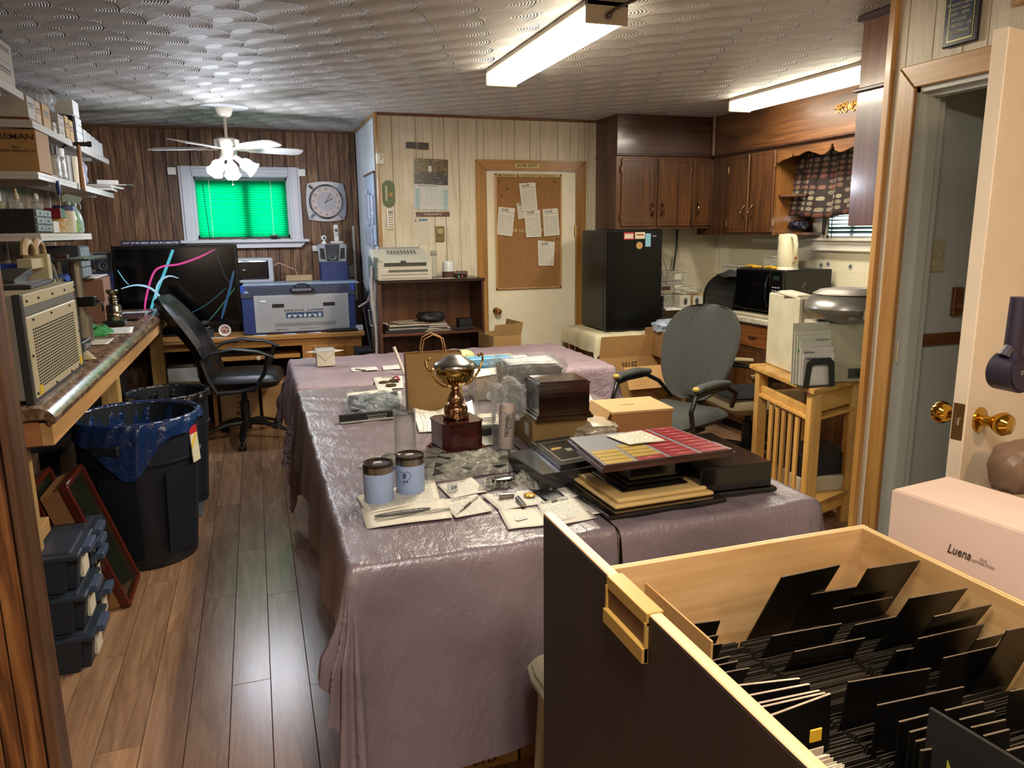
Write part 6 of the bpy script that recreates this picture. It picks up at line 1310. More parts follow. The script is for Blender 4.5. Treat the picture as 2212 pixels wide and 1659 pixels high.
# stand table with printer etc.
PN = wood('#a87838', '#c6974f', '#d8ad68', 'x', 6, .35, .2); PNZ = wood('#9c6e34', '#bd8f4a', '#d0a560', 'z', 6, .35, .2)
sd = T('side_table', 'light wooden side table with slatted side beside the grey chair', 'side table', (2.53, 2.94, 0))
poly = [(-.02, -.03), (.14, .70), (.55, .66), (.44, .13)]
B().prism(poly[::-1], .026, Matrix.Translation((0, 0, .765)), .004).o('tabletop', PN, sd)
legs = [(.04, .03), (.17, .62), (.50, .60), (.40, .16)]
for x, y in legs: B().box((x, y, .38), (.06, .05, .77), rz=math.radians(-12), bev=.004).o('leg', PNZ, sd)
def bar(p, q, z0, z1, th, nm, mat=None):
    d = Vector((q[0]-p[0], q[1]-p[1], 0)); B().box(((p[0]+q[0])/2, (p[1]+q[1])/2, (z0+z1)/2), (d.length, th, z1-z0), rz=math.atan2(d.y, d.x), bev=.002).o(nm, mat or PN, sd)
bar(legs[0], legs[1], .61, .68, .022, 'side_rail'); bar(legs[0], legs[3], .66, .765, .022, 'apron'); bar(legs[0], legs[1], .12, .17, .022, 'side_rail'); bar(legs[0], legs[3], .10, .16, .022, 'lower_rail'); bar(legs[3], legs[2], .66, .765, .022, 'apron')
for i in range(5): k = .26+i*.125; B().box((legs[0][0]+(legs[1][0]-legs[0][0])*k, legs[0][1]+(legs[1][1]-legs[0][1])*k, .39), (.012, .035, .44), rz=math.radians(-12), bev=.001).o('slat', PNZ, sd)
B().prism([(x*.9+.03, y*.9+.03) for x, y in poly][::-1], .02, Matrix.Translation((0, 0, .16))).o('lower_shelf', PN, sd); B().prism([(x*.9+.03, y*.9+.03) for x, y in poly][::-1], .015, Matrix.Translation((0, 0, .62))).o('middle_shelf', PN, sd)
carton('cream flat box on the lower shelf of the side table', (2.82, 3.24, .181), (.32, .28, .08), -.1, M('#b5ab92', .6), tape=False)
carton('black case on the cream flat box below the side table', (2.82, 3.25, .263), (.30, .26, .12), -.1, M('#141312', .5), tape=False)
BG = M('#aca58e', .45, 0, .03)
tw = T('computer_tower', 'old cream computer tower on the side table', 'computer', (2.80, 3.44, .792), math.radians(-14)); tw.scale = (.8, 1, 1); B().bb(-.09, .09, -.20, .17, 0, .41, bev=.008).o('tower_case', BG, tw); B().bb(-.095, -.06, -.205, .175, 0, .41, bev=.008).o('tower_front', M('#b9b39c', .4), tw)
B().bb(-.03, .06, -.204, -.198, .33, .34).o('side_slot', M('#3a362e', .5, 0, 0), tw)
pt = T('laser_printer', 'cream boxy printer under the silver radio', 'printer', (2.84, 3.07, .792), math.radians(-14)); pt.location = (2.82, 3.11, .792)
B().bb(-.14, .16, -.10, .16, .09, .30, bev=.012, seg=2).o('printer_body', BG, pt); B().bb(-.15, .16, -.11, .16, 0, .10, bev=.006).o('printer_base', M('#9f9880', .45), pt)
for i in range(6): B().bb(-.143, -.139, -.09, -.05, .11+i*.013, .118+i*.013).o('vent_rib', M('#c0b99f', .4), pt)
B().bb(.0, .12, -.113, -.108, .02, .07).o('power_socket', M('#3a372f', .5, 0, 0), pt); B().cyl((.06, -.16, .045), (.06, -.11, .045), .018).o('power_plug', BLK, pt)
rd = T('cd_radio', 'rounded silver portable radio on the cream printer', 'radio', (2.80, 3.07, 1.095), math.radians(-10))
SV = M('#8f8d88', .32, .7, .04)
B().lathe([(0, 0), (.10, .0), (.165, .03), (.19, .07), (.185, .10), (.15, .135), (.10, .15), (0, .155)], n=40).o('radio_body', SV, rd, True)
B().lathe([(.15, .136), (.155, .14), (.12, .16), (.05, .168), (0, .17)], n=40).o('disc_lid', M('#7d756a', .4, .3, .05), rd, True); B().tube([(.10*math.cos(a)+.03, .10*math.sin(a), .163) for a in [k*.5 for k in range(13)]], .0016, 5).o('lid_line', M('#b5b0a5', .3, .6, 0), rd)
for i in range(4): B().sph((-.09+.02*i, -.07, .156), .006).o('radio_button', M('#b0aca3', .3, .6, 0), rd, True)
B().tube([(-.01, -.185, .06), (.02, -.185, .30), (.07, -.175, .66)], [.0035, .0028, .0018], 6).cyl((-.015, -.19, .03), (-.01, -.187, .075), .011).o('antenna', M('#a9a59c', .2, 1, 0), rd, True)
for i in range(4):
    for j in range(2): B().box((.10+i*.014, -.152+i*.007, .03+j*.02), (.008, .006, .012)).o('speaker_slot', BLK, rd)
B().sph((-.05, -.165, .03), .022, 1.3, .3, .8).o('front_badge', M('#6f6a62', .3, .6, 0), rd, True)
tag(B().box((2.73, 3.36, 1.21), (.09, .16, .02), bev=.005, rot=Matrix.Rotation(.1, 3, 'X')).o('telephone', M('#c9c2ae', .4)), 'small cream keypad device on the computer tower', 'device')
tag(B().bb(3.25, 3.40, 3.55, 3.56, .922, 1.20, bev=.004).o('name_plaque', M('#8b8a70', .5)), 'grey green plaque reading Lynn behind the radio', 'sign')
pl_ = [o for o in bpy.data.objects if o.name.startswith('name_plaque')][0]; txt(pl_, 'Lynn', (3.31, 3.549, 1.12), X, Z_, .03, .08, BLK)
lh = T('letter_holder', 'black arched letter holder on the side table front', 'letter holder', (2.59, 3.02, .792), math.radians(-6)); lh.scale = (1.15, 1, 1.15)
for y in (-.055, .055):
    b = B(); arch = [(-.075, 0), (-.065, .105), (-.045, .125), (.045, .125), (.065, .105), (.075, 0), (.05, 0), (.04, .09), (.03, .095), (-.03, .095), (-.04, .09), (-.05, 0)]
    b.prism(arch, .006, Matrix.Translation((0, y, 0)) @ Matrix.Rotation(PI/2, 4, 'X')).o('arch_plate', M('#0e0e0f', .4, 0, 0), lh)
B().bb(-.075, .075, -.06, .058, 0, .004).o('holder_base', M('#0e0e0f', .4, 0, 0), lh)
LET = [('white envelope in front of the letter holder stack', '#cfccc4', .15, .14, 'BellAliant'), ('second white envelope in the letter holder', '#c8c5bd', .155, .165, 'BellAliant'), ('printed envelope with window in the letter holder', '#bfbcb2', .15, .19, ''), ('flyer reading ON OUR WAY MOVING in the letter holder', '#b9c0ae', .16, .215, 'ON OUR WAY\nMOVING\n902-561-0643'), ('flyer with black OPEN oval in the letter holder', '#c0bcac', .17, .235, 'OPEN'), ('tall white sheets at the back of the letter holder', '#b9b5a6', .175, .27, '')]
for i, (lb, c_, w_, h_, s) in enumerate(LET):
    t = T('letter', lb, 'letter', (2.59, 2.985+i*.013, .797), math.radians(-6)); t.scale = (1.15, 1, 1.12); o = B().box((0, 0, h_/2), (w_, .003, h_), rot=Matrix.Rotation(-.04, 3, 'X')).o('envelope', M(c_, .6, 0, .04, 30), t)
    if s and i < 2: txt(t, s, (-.04, -.0025-.04*h_*0, h_-.018), X, Z_, .012, .05, M('#44423c', .5, 0, 0), off=.004)
    if s == 'OPEN': txt(t, s, (-.045, -.004, h_-.05), X, Z_, .03, .07, M('#1d1d1d', .5, 0, 0), off=.006)
    if i == 3: txt(t, s, (.035, -.004, h_-.028), X, Z_, .03, .065, M('#2a2a26', .5, 0, 0), off=.005); B().bb(-.08, .08, -.006, -.003, h_-.07, h_-.058).o('green_band', M('#4a7a4c', .5), t)
# hall items
t = T('light_switch', 'cream double light switch plate on the grey wall', 'switch', tuple(PY(2020, 553, 2.224))); B().bb(-.042, .042, -.006, 0, -.06, .06, bev=.003).o('switch_plate', M('#b0a98a', .4, 0, 0), t)
for x in (-.018, .018): B().bb(x-.004, x+.004, -.014, -.006, -.004, .012, bev=.001).o('toggle', M('#a39c7e', .4, 0, 0), t)
t = T('coat_hook', 'wooden coat peg on the grey wall inside doorway', 'hook', tuple(PY(2064, 648, 2.224))); HK = wood('#4a2a15', '#6f4426', '#875833', 'z', 9)
B().bb(-.025, .02, -.018, 0, -.06, .05, bev=.003).o('peg_plate', HK, t); B().lathe([(.016, 0), (.014, .03), (.02, .06), (.017, .075), (0, .08)], n=14, m=Matrix.Translation((.0, -.018, -.02)) @ Matrix.Rotation(PI/2+.2, 4, 'X')).o('peg', HK, t, True)
# dart plaque above doorway, wood plaque, door sign
def K6(x, y, Xp): return PX(1840+x/2.371, y/2.371, Xp)
a = K6(470, 255, 2.235); t = T('dart_plaque', 'blue dart league plaque hung on the pale wall high up', 'plaque', (2.235, 2.03, 2.27)); yl = K6(475, 100, 2.235).y; yr = K6(650, 60, 2.235).y
zb = K6(470, 250, 2.235).z; hh = .23; wv = yl-yr; t.location = (2.25, (yl+yr)/2, zb+hh/2)
B().bb(-.018, 0, -wv/2, wv/2, -hh/2, hh/2, bev=.004).o('plaque_board', M('#15181f', .3, 0, 0), t); B().bb(-.0195, -.018, -wv/2+.012, wv/2-.02, -hh/2+.014, hh/2-.01).o('gold_border', M('#9a9568', .35, .5, 0), t); B().bb(-.021, -.0195, -wv/2+.017, wv/2-.025, -hh/2+.019, hh/2-.014).o('blue_plate', M('#1a2547', .3, 0, 0), t)
GP = M('#b5b289', .4, 0, 0)
for s, z, h_, w_ in (('North Sydney', .030, .010, .08), ("Firemen's Ladies", .013, .010, .10), ('Dart League', -.003, .010, .075), ('2003 - 2004', -.018, .009, .07), ('HI SCORE', -.036, .010, .055), ('SCHEDULE - 132', -.053, .010, .095), ('Kim DiPersio', -.072, .011, .08)): txt(t, s, (-.0212, 0, z), (0, -1, 0), Z_, h_, w_, GP)
B().lathe([(.026, 0), (.028, 0), (.028, .002), (.026, .002)], n=24, cap=False, m=Matrix.Translation((-.021, 0, .075)) @ Matrix.Rotation(-PI/2, 4, 'Y')).o('dartboard_ring', GP, t)
for k in range(10): B().prism([(.006, 0), (.025, -.004), (.025, .004)], .001, Matrix.Translation((-.021, 0, .075)) @ Matrix.Rotation(-PI/2, 4, 'Y') @ Matrix.Rotation(k*2*PI/10, 4, 'Z')).o('dartboard_segment', GP, t)
t = T('wooden_plaque', 'light wooden plaque with empty plates above the doorway', 'plaque', (2.25, 1.72, 2.31)); B().bb(-.02, 0, -.14, .14, -.10, .13, bev=.005).o('plaque_board', wood('#8c6a44', '#a88258', '#bd986c', 'z', 8), t)
for i in range(3):
    for j in range(5): B().bb(-.0225, -.02, -.125+i*.085, -.05+i*.085, -.08+j*.04, -.048+j*.04).o('name_plate', M('#a8865c', .4, .1, .05), t)
txt(dd2, 'WARNING', (.222, -.0377, 1.892), X, Z_, .065, .185, M('#cdb9a0', .5, 0, 0), thick=.01); B().bb(.112, .34, -.0375, -.034, 1.832, 1.955).o('door_sign', M('#1a1512', .4, 0, 0), dd2)
_tg = []
def thin_glass():
    if _tg: return _tg[0]
    g = G('thin_glass'); g.base((.28, .31, .30), .02); lw = g.node('ShaderNodeLayerWeight'); lw.inputs[0].default_value = .35
    g.put(g.bs.inputs['Alpha'], g.math('MULTIPLY_ADD', g.math('POWER', lw.outputs['Facing'], 1.4), .80, .06)); g.bs.inputs['Specular IOR Level'].default_value = 1.0
    _tg.append(g.m); return g.m
# ================================================================ TABLES AND CLOTHS
g = G('vinyl_cloth'); p = g.coord(); w1 = g.noise(g.mapping(p, (2.2, 1, 1)), 9, 4, .65, 1.2); w2 = g.noise(p, 55, 3, .7); w3 = g.noise(p, 420, 2)
g.base(g.ramp(g.noise(p, 3, 2), [(.3, '#6a5d63'), (.7, '#796c71')]), g.math('MULTIPLY_ADD', w3, .25, .22)); g.bs.inputs['Specular IOR Level'].default_value = .75
g.bump(g.math('ADD', g.math('MULTIPLY', w1, .9), g.math('MULTIPLY', w2, .22)), .55, .012); VIN = g.m
g = G('lilac_cloth'); p = g.coord(); w1 = g.noise(p, 14, 5, .7, 1.6); w2 = g.noise(p, 60, 4, .7)
g.base(g.ramp(g.noise(p, 3, 2), [(.3, '#8c7a80'), (.7, '#998690')]), .42); g.bump(g.math('ADD', w1, g.math('MULTIPLY', w2, .4)), .8, .016); LIL = g.m
def ftable(label, x0, x1, y0, y1, z=.74):
    t = T('folding_table', label, 'table', ((x0+x1)/2, (y0+y1)/2, 0)); w_, l = x1-x0, y1-y0
    B().bb(-w_/2, w_/2, -l/2, l/2, z-.03, z-.002, bev=.003).o('tabletop', M('#8f8572', .6), t)
    for sx in (-1, 1):
        for sy in (-1, 1): B().cyl((sx*(w_/2-.08), sy*(l/2-.12), 0), (sx*(w_/2-.08), sy*(l/2-.12), z-.03), .014, n=10).o('leg', M('#4a4a48', .4, .6, 0), t)
ftable('long table under the mauve cloth at the walkway', .18, .895, 1.80, 4.04); ftable('second table under the mauve cloth beside the grey chair', .91, 1.57, 1.79, 4.04); ftable('far table under the lilac cloth near the door', .18, 2.05, 4.17, 5.14)
cloth('tablecloth', 'shiny mauve vinyl cloth with the trophies and papers on it', .175, .90, 1.80, 4.07, .74, (.31, .0, .62, 0), VIN, 5, .12, .017, res=.0125)
cloth('tablecloth', 'mauve vinyl cloth beneath the black plaques and boxes', .905, 1.575, 1.785, 4.07, .742, (.0, .40, .50, 0), VIN, 9, .15, .016, res=.0125)
cloth('tablecloth', 'wrinkled lilac cloth on the far table by the door', .175, 2.05, 4.15, 5.15, .74, (.42, .50, .55, .25), LIL, 13, .11, .022, wr=.004, wscale=11)
TZ = .748
# boxes below the front table
c1 = carton('kraft carton marked 1EK07 under the front table cloth', (.44, 2.06, 0), (.40, .34, .10), 0, KRAFT, tape=False); txt(c1, '1EK07', (.06, -.1715, .07), X, Z_, .018, .085, M('#4a3018', .7, 0, 0)); txt(c1, 'LTD.', (.1, -.1715, .03), X, Z_, .02, .08, BLK)
c1 = carton('kraft carton with round trophy mark under the front table', (.80, 2.06, 0), (.30, .34, .11), 0, KRAFT_D, tape=False); txt(c1, 'PDU.\nPLASTIC', (.02, -.1715, .08), X, Z_, .03, .09, BLK); txt(c1, 'OUR PRIDE', (-.05, -.1715, .03), X, Z_, .018, .1, BLK, shear=.3)
B().tube([(-.09+.022*math.cos(a), -.171, .075+.022*math.sin(a)) for a in [k*PI/10 for k in range(20)]], .002, 5, True).prism([(-.10, .065), (-.08, .065), (-.076, .088), (-.104, .088)], .001, Matrix.Translation((0, -.1705, 0)) @ FW_).o('trophy_mark', BLK, c1)
# trophy cup
tr = T('trophy_cup', 'gold and silver trophy cup on dark rosewood base', 'trophy', (.675, 2.68, TZ), math.radians(8)); RW2 = M('#34100f', .12, 0, .12, 8, coat=.6)
def oct_(h_, c_): return [(-h_+c_, -h_), (h_-c_, -h_), (h_, -h_+c_), (h_, h_-c_), (h_-c_, h_), (-h_+c_, h_), (-h_, h_-c_), (-h_, -h_+c_)]
B().prism(oct_(.098, .03), .014).prism(oct_(.090, .028), .01, Matrix.Translation((0, 0, .013))).prism(oct_(.080, .024), .11, Matrix.Translation((0, 0, .02))).prism(oct_(.083, .024), .008, Matrix.Translation((0, 0, .126))).o('trophy_base', RW2, tr)
B().bb(-.052, .052, -.082, -.08, .035, .115, bev=.0008).o('base_plate', M('#3f1c1b', .08, 0, .3, 14), tr)
GOLD = M('#b8954e', .12, 1, .08, 20); SLV = M('#a9a49a', .14, 1, .05, 20)
B().lathe([(.045, .134), (.048, .14), (.048, .15), (.043, .155), (.044, .175), (.038, .19), (.026, .20), (.03, .205), (.030, .215), (.022, .235), (.014, .25), (.018, .255), (.014, .262), (.013, .27)], n=60, rib=.03, nr=18).o('trophy_stem', M('#a57f62', .12, 1, .12, 20), tr, True)
B().lathe([(.012, .268), (.03, .272), (.05, .285), (.062, .305), (.07, .318)], n=80, rib=.03, nr=26, cap=False).o('cup_bowl', GOLD, tr, True); B().lathe([(.07, .318), (.073, .325), (.073, .337), (.078, .34), (.080, .346), (.076, .350)], n=48, cap=False).o('cup_rim', GOLD, tr, True)
B().lathe([(.078, .348), (.078, .356), (.070, .366), (.055, .374), (.038, .386), (.024, .394), (.0, .396)], n=48).o('cup_lid', M('#a5a29c', .25, 1, .03), tr, True)
for s in (-1, 1):
    h = B().tube([(s*.100, 0, .385), (s*.106, 0, .392), (s*.113, 0, .386), (s*.114, 0, .368), (s*.106, 0, .342), (s*.092, 0, .312), (s*.07, 0, .288), (s*.048, 0, .270), (s*.03, 0, .268)], [.006, .0055, .0045, .004, .004, .0045, .005, .005, .003], 8)
    h.tube([(s*.106, 0, .345), (s*.092, 0, .335), (s*.084, 0, .350), (s*.076, 0, .349)], .003, 7)
    h.sph((s*.100, 0, .386), .0075, n=10)
    for k in range(5): h.sph((s*(.10-.012*k), 0, .322-.012*k), .0045, n=8)
    h.o('trophy_handle', GOLD, tr, True)
tr.scale = (1, 1, .925)
# tumblers
def tumbler(label, x, y, deco):
    t = T('insulated_mug', label, 'mug', (x, y, TZ)); PB_ = M('#92a5c9', .45, 0, .02)
    B().lathe([(.0, 0), (.043, .0), (.0455, .004), (.046, .094)], n=40, cap=False).o('mug_body', PB_, t, True); B().lathe([(.0462, .094), (.0462, .115), (.044, .116), (.044, .094)], n=40, cap=False).o('steel_band', M('#8d857a', .25, 1, .05), t, True)
    B().lathe([(0, .100), (.042, .102), (.043, .112)], n=36, cap=False).o('drink_surface', M('#1c1512', .1, 0, 0), t, True)
    B().lathe([(0, .116), (.043, .116), (.047, .118), (.047, .123), (.043, .124), (.038, .119), (0, .119)], n=36).o('mug_lid', M('#2c231e', .1, 0, .2, 30, spec=.45), t, True); B().box((.0, .0, .121), (.025, .012, .006), bev=.002).o('lid_slider', clear('#d9d9d9', .7, .03, .0), t)
    if deco:
        hp = []
        for k in range(41):
            a = 2*PI*k/40; hx = 16*math.sin(a)**3/16*.024; hz = (13*math.cos(a)-5*math.cos(2*a)-2*math.cos(3*a)-math.cos(4*a))/16*.024+.06
            th = math.radians(deco)+hx/.046; r = .0462; hp.append((r*math.cos(th), r*math.sin(th), hz))
        B().tube(hp, .0007, 4).o('heart_outline', M('#22262e', .5, 0, 0), t)
        th = math.radians(deco); n_ = Vector((math.cos(th), math.sin(th), 0)); rt = Vector((-n_.y, n_.x, 0)); txt(t, 'B', n_*.0462+Vector((0, 0, .064))+rt*.004, rt, Z_, .016, None, M('#22262e', .5, 0, 0), shear=.3); txt(t, 'love', n_*.0465+Vector((0, 0, .048))+rt*.008, rt, Z_, .009, .018, M('#22262e', .5, 0, 0), shear=.4)
    return t
tumbler('pale blue insulated mug nearest the table edge', .312, 2.235, None); tumbler('pale blue insulated mug with engraved heart', .42, 2.285, -128)
# glass stein
gm_ = T('glass_stein', 'tall clear glass beer mug behind the blue mugs', 'glass mug', (.487, 2.72, TZ), math.radians(-12))
B().lathe([(0, 0), (.040, 0), (.043, .004), (.041, .03), (.042, .165), (.0395, .166), (.038, .03), (.034, .020), (0, .018)], n=40).o('stein_body', thin_glass(), gm_, True); B().tube([(.040, 0, .145), (.065, 0, .142), (.078, 0, .11), (.074, 0, .06), (.058, 0, .035), (.041, 0, .032)], [.009, .010, .009, .009, .009, .010], 12).o('stein_handle', thin_glass(), gm_, True)
# pint glass with rolled receipt
pg = T('pint_glass', 'clear pint glass holding a rolled receipt', 'glass', (.835, 2.60, TZ)); B().lathe([(0, 0), (.040, 0), (.042, .004), (.044, .155), (.0425, .156), (.039, .014), (0, .012)], n=36).o('pint_body', thin_glass(), pg, True)
rr = T('rolled_receipt', 'rolled TROPHIES receipt standing in the pint glass', 'paper', (.842, 2.60, TZ+.015), math.radians(-100)); rr.rotation_euler = (0, math.radians(4), math.radians(0))
B().grid(lambda u, v: Vector(((.024+.006*u)*math.cos(u*9), (.024+.006*u)*math.sin(u*9), v*.165)), 50, 4, uv=True).o('receipt', printed('#bdaea6', '#5a504c', 16, .3), rr, True, angle=False)
ud = Vector((0, 0, 1)); txt(rr, 'TROPHIES', (-.008, -.0305, .09), (0, 0, 1), (-1, 0, 0), .016, .085, M('#2c2420', .6, 0, 0)); txt(rr, 'plus', (.006, -.0305, .10), (0, 0, 1), (-1, 0, 0), .008, .04, M('#2c2420', .6, 0, 0))
# papers near
def pp(label, px, **k): return paper(label, [PZ(x, y, TZ) for x, y in px], TZ-.001+random.random()*.0006, **k)
pp('printed order sheet beneath the two blue mugs', [(793, 1112), (950, 1078), (938, 1035), (770, 1072)], mat=printed('#c9c4b4', '#4a4844', 14, .5, False))
o = pp('white order sheet with black banner drawing, at table front', [(792, 1143), (978, 1118), (960, 1078), (778, 1098)], mat=M('#c6bfae', .6, 0, .03))
T_b = T('banner_drawing', 'black lettered banner drawing printed on the front order sheet', 'print', PZ(872, 1108, TZ+.004)); ax = (PZ(972, 1098, TZ)-PZ(790, 1125, TZ)).normalized(); ay = Vector((-ax.y, ax.x, 0))
fm = Matrix((ax, ay, Z_)).transposed().to_4x4(); pol = [(.085*math.cos(a), .016*math.sin(a)) for a in [k*PI/14 for k in range(28)]]
B().prism([(x, y+.008) for x, y in pol], .0004, fm).o('dark_banner', M('#1c1b1a', .6, 0, 0), T_b)
for s, dy in (('IN LOVING MEMORY OF', .014), ('LAWRENCE "JOHN" PAUL', .006)): txt(T_b, s, ay*dy, ax, ay, .005 if dy > .01 else .007, .09 if dy > .01 else .12, M('#c9c4b4', .6, 0, 0), off=.0012)
for k in range(5): B().tube([ax*(-.09+.045*j)+ay*(-.010-.006*k+.003*math.sin(j*2+k)) for j in range(6)], .0006, 4).o('feather_stroke', M('#3a3835', .6, 0, 0), T_b)
INVP = printed('#cbc6b8', '#55534d', 15, .45)
def invoice(label, px, **k):
    o = pp(label, px, mat=INVP, **k); q = [PZ(x, y, TZ+.004) for x, y in px]; rt = q[1]-q[0]; up = q[3]-q[0]; c = (q[2]+q[3])/2-up*.12-rt*.05
    txt(None, 'TROPHIES', c, rt, up, up.length*.12, rt.length*.5, M('#26241f', .6, 0, 0)); x = bpy.data.objects[-1] if False else None
    return o
def invoice(label, px, head=(0, 1)):
    q = [PZ(x, y, TZ) for x, y in px]; o = paper(label, q, TZ-.001+random.random()*.001, mat=INVP); rt = (q[1]-q[0]); up = (q[3]-q[0]); c = (q[2]+q[3])/2-up*.11; c.z = TZ+.0045
    txt(o, 'TROPHIES', c, rt, up, up.length*.10, rt.length*.5, M('#26241f', .6, 0, 0)); c2 = q[1]*.5+q[2]*.5-rt*.1+up*.28; return o
invoice('folded invoice with a small tag clip standing on it', [(945, 1047), (975, 1077), (1052, 1062), (1020, 1030)][:0] or [(975, 1077), (1053, 1062), (1018, 1031), (945, 1048)])
invoice('invoice with a brown and chrome pen lying on it', [(985, 1120), (1065, 1103), (1030, 1068), (948, 1082)])
invoice('invoice under the two lipstick shaped tubes', [(1080, 1103), (1185, 1087), (1130, 1060), (1040, 1070)])
invoice('big invoice sheet beside the wooden framed plaque', [(1180, 1132), (1302, 1108), (1230, 1070), (1160, 1090)])
pp('white note paper with pencil writing near the drawer', [(1098, 1145), (1190, 1133), (1160, 1098), (1076, 1102)], mat=M('#c8c3b2', .6, 0, .03))
pp('plain corner of sheet sticking out under the note paper', [(1195, 1140), (1290, 1118), (1270, 1105), (1180, 1120)], mat=M('#bcb6a6', .6, 0, .05))
pp('dark grey script card among the invoices', [(1190, 1088), (1230, 1078), (1188, 1056), (1150, 1060)], mat=M('#23272a', .4, 0, .1))
invoice('folded TROPHIES invoice behind the dark script card', [(1225, 1078), (1268, 1068), (1222, 1040), (1178, 1030)])
t = T('pen', 'brown and chrome pen on an invoice', 'pen', PZ(1008, 1092, TZ+.006)); a = PZ(988, 1108, TZ+.006)-t.location; b_ = PZ(1032, 1072, TZ+.006)-t.location
B().cyl(a, a*.35, .001, .0035, 10).cyl(b_*.3, b_, .0035, .003, 10).o('pen_chrome', M('#b9ac98', .15, 1, 0), t, True); B().cyl(a*.35, b_*.3, .0042, n=10).o('pen_barrel', M('#4a2218', .3), t, True)
for i, (p0, p1, lb) in enumerate((((1078, 1073), (1110, 1070), 'silver tube lying on the invoice'), ((1118, 1076), (1132, 1092), 'chrome tube beside the silver tube'))):
    a, b_ = PZ(*p0, TZ+.009), PZ(*p1, TZ+.009); tag(B().cyl(a, b_, .0075, n=14).cyl(a, a+(b_-a)*.3, .0083, n=14).o('metal_tube', M('#9a918c', .2, 1, .1), None, True), lb, 'tube')
t = T('gold_medal', 'small gold emblem lying on an invoice', 'emblem', PZ(1144, 1070, TZ+.006)); B().lathe([(0, 0), (.018, 0), (.018, .003), (.012, .005), (0, .005)], n=30, rib=.08, nr=10).o('emblem_disc', M('#c49a3c', .25, .9, .1, 60), t)
t = T('place_card', 'small white standing tag with printed squares', 'tag', PZ(978, 1062, TZ)); B().box((0, 0, .014), (.034, .002, .024), bev=.0005).o('tag_face', M('#b4bcc0', .4), t); txt(t, '29', (.004, -.0015, .014), X, Z_, .010, .018, BLK)
t = T('price_tag', 'tiny white tag on the note paper', 'tag', PZ(1128, 1120, TZ+.004)); B().prism([(-.02, -.008), (.012, -.008), (.02, 0), (.012, .008), (-.02, .008)], .001, Matrix.Rotation(.2, 4, 'Z')).o('tag_card', M('#d0ccc0', .5), t); txt(t, '1117', (0, 0, .0012), X, Y_, .007, .02, BLK)
# plastic bags of plaques
BAG = clear('#b7b4a8', .5, .12, 1.0)
def baggy(label, px, h=.025, seed=0, mat=BAG, inner=None, amp=.012):
    q = [PZ(x, y, TZ) for x, y in px]; rn = random.Random(seed); ph = [rn.random()*6 for _ in range(6)]
    def fn(u, v):
        p = q[0]*(1-u)*(1-v)+q[1]*u*(1-v)+q[2]*u*v+q[3]*(1-u)*v; k = (max(0, 1-abs(2*u-1)**4)*max(0, 1-abs(2*v-1)**4))**.5
        p.z = TZ+.002+h*k*(.8+.2*math.sin(u*5+ph[0]))+amp*k*(math.sin(u*17+6*v+ph[1])*math.cos(v*13+ph[2])+.6*math.sin(u*41+v*23+ph[3])*.6)
        p.x += .006*math.sin(v*12+ph[4]); p.y += .006*math.sin(u*14+ph[5]); return p
    t = T('bagged_plaque', label, 'plastic bag', (0, 0, 0)); B().grid(fn, 60, 36).o('plastic_film', mat, t, True, angle=False)
    if inner:
        def f2(u, v, z0):
            u_, v_ = .1+.8*u, .12+.76*v; p = q[0]*(1-u_)*(1-v_)+q[1]*u_*(1-v_)+q[2]*u_*v_+q[3]*(1-u_)*v_; p.z = TZ+z0; return p
        b = B(); b.grid(lambda u, v: f2(u, v, .002), 1, 1); b.grid(lambda u, v: f2(u, v, h*.72), 1, 1)
        o = b.o('wrapped_board', inner, t)
    return t
baggy('long clear bag with flat plates behind the blue mugs', [(775, 1010), (1130, 1010), (1125, 975), (800, 985)], .022, 1, inner=M('#57544a', .3, .4, .3, 12)); baggy('clear bag right of the heart mug with dark plates', [(915, 1048), (1110, 1018), (1125, 978), (925, 992)], .03, 2, inner=M('#38362f', .3, .5, .4, 12))
baggy('clear bag over a dark engraved plaque at centre front', [(1035, 1062), (1110, 1052), (1125, 1030), (1050, 1040)], .018, 3, inner=BLK); baggy('crumpled clear bag by the invoices', [(1100, 1055), (1190, 1060), (1185, 1025), (1120, 1030)], .025, 4)
tag(blob(PZ(1085, 1045, TZ)+Vector((0, 0, .012)), (.11, .05, .024), M('#101011', .2), 'dark_plate', seed=12, amp=.05), 'black oval plate in clear wrap at centre front', 'plate')
# name plate and bag left
q = PZ(787, 908, TZ); t = T('name_plate', 'black name plate with upside down white lettering', 'sign', (q.x+.01, q.y, TZ), math.radians(4)); B().bb(-.12, .12, -.012, .012, 0, .034, bev=.001).o('plate_board', M('#121214', .3, 0, 0), t); txt(t, 'ROXANNE\nDONOVAN', (.045, -.0125, .016), -X, -Z_, .022, .085, M('#b9b9b4', .5, 0, 0)); B().bb(-.118, .12, -.02, -.012, 0, .005).o('holder_strip', M('#b9b9b4', .4), t)
baggy('clear bag of dark folders behind the black name plate', [(745, 905), (880, 895), (870, 850), (740, 862)], .035, 6, clear('#a9b0b4', .5, .12, 1.0), M('#24272a', .5, 0, .4, 30))
invoice('printed sheet lying on the bagged folders', [(802, 876), (866, 872), (866, 856), (803, 864)][:0] or [(820, 868), (868, 862), (866, 845), (812, 855)]); invoice('printed sheet beyond the bagged folders', [(748, 858), (850, 850), (845, 838), (748, 850)]); invoice('printed sheet under the medals', [(815, 842), (872, 838), (868, 812), (805, 816)])
for i, (x, y) in enumerate(((830, 826), (845, 832), (852, 822))):
    t = T('medal', 'bronze medal with ribbon beside the paper bag, %s' % ['leftmost', 'middle', 'rear'][i], 'medal', PZ(x, y, TZ+.004+.003*i)); B().lathe([(0, 0), (.03, 0), (.03, .004), (.025, .005), (.022, .003), (0, .004)], n=30).o('medal_disc', M('#6b5836', .35, .9, .3, 60), t, True)
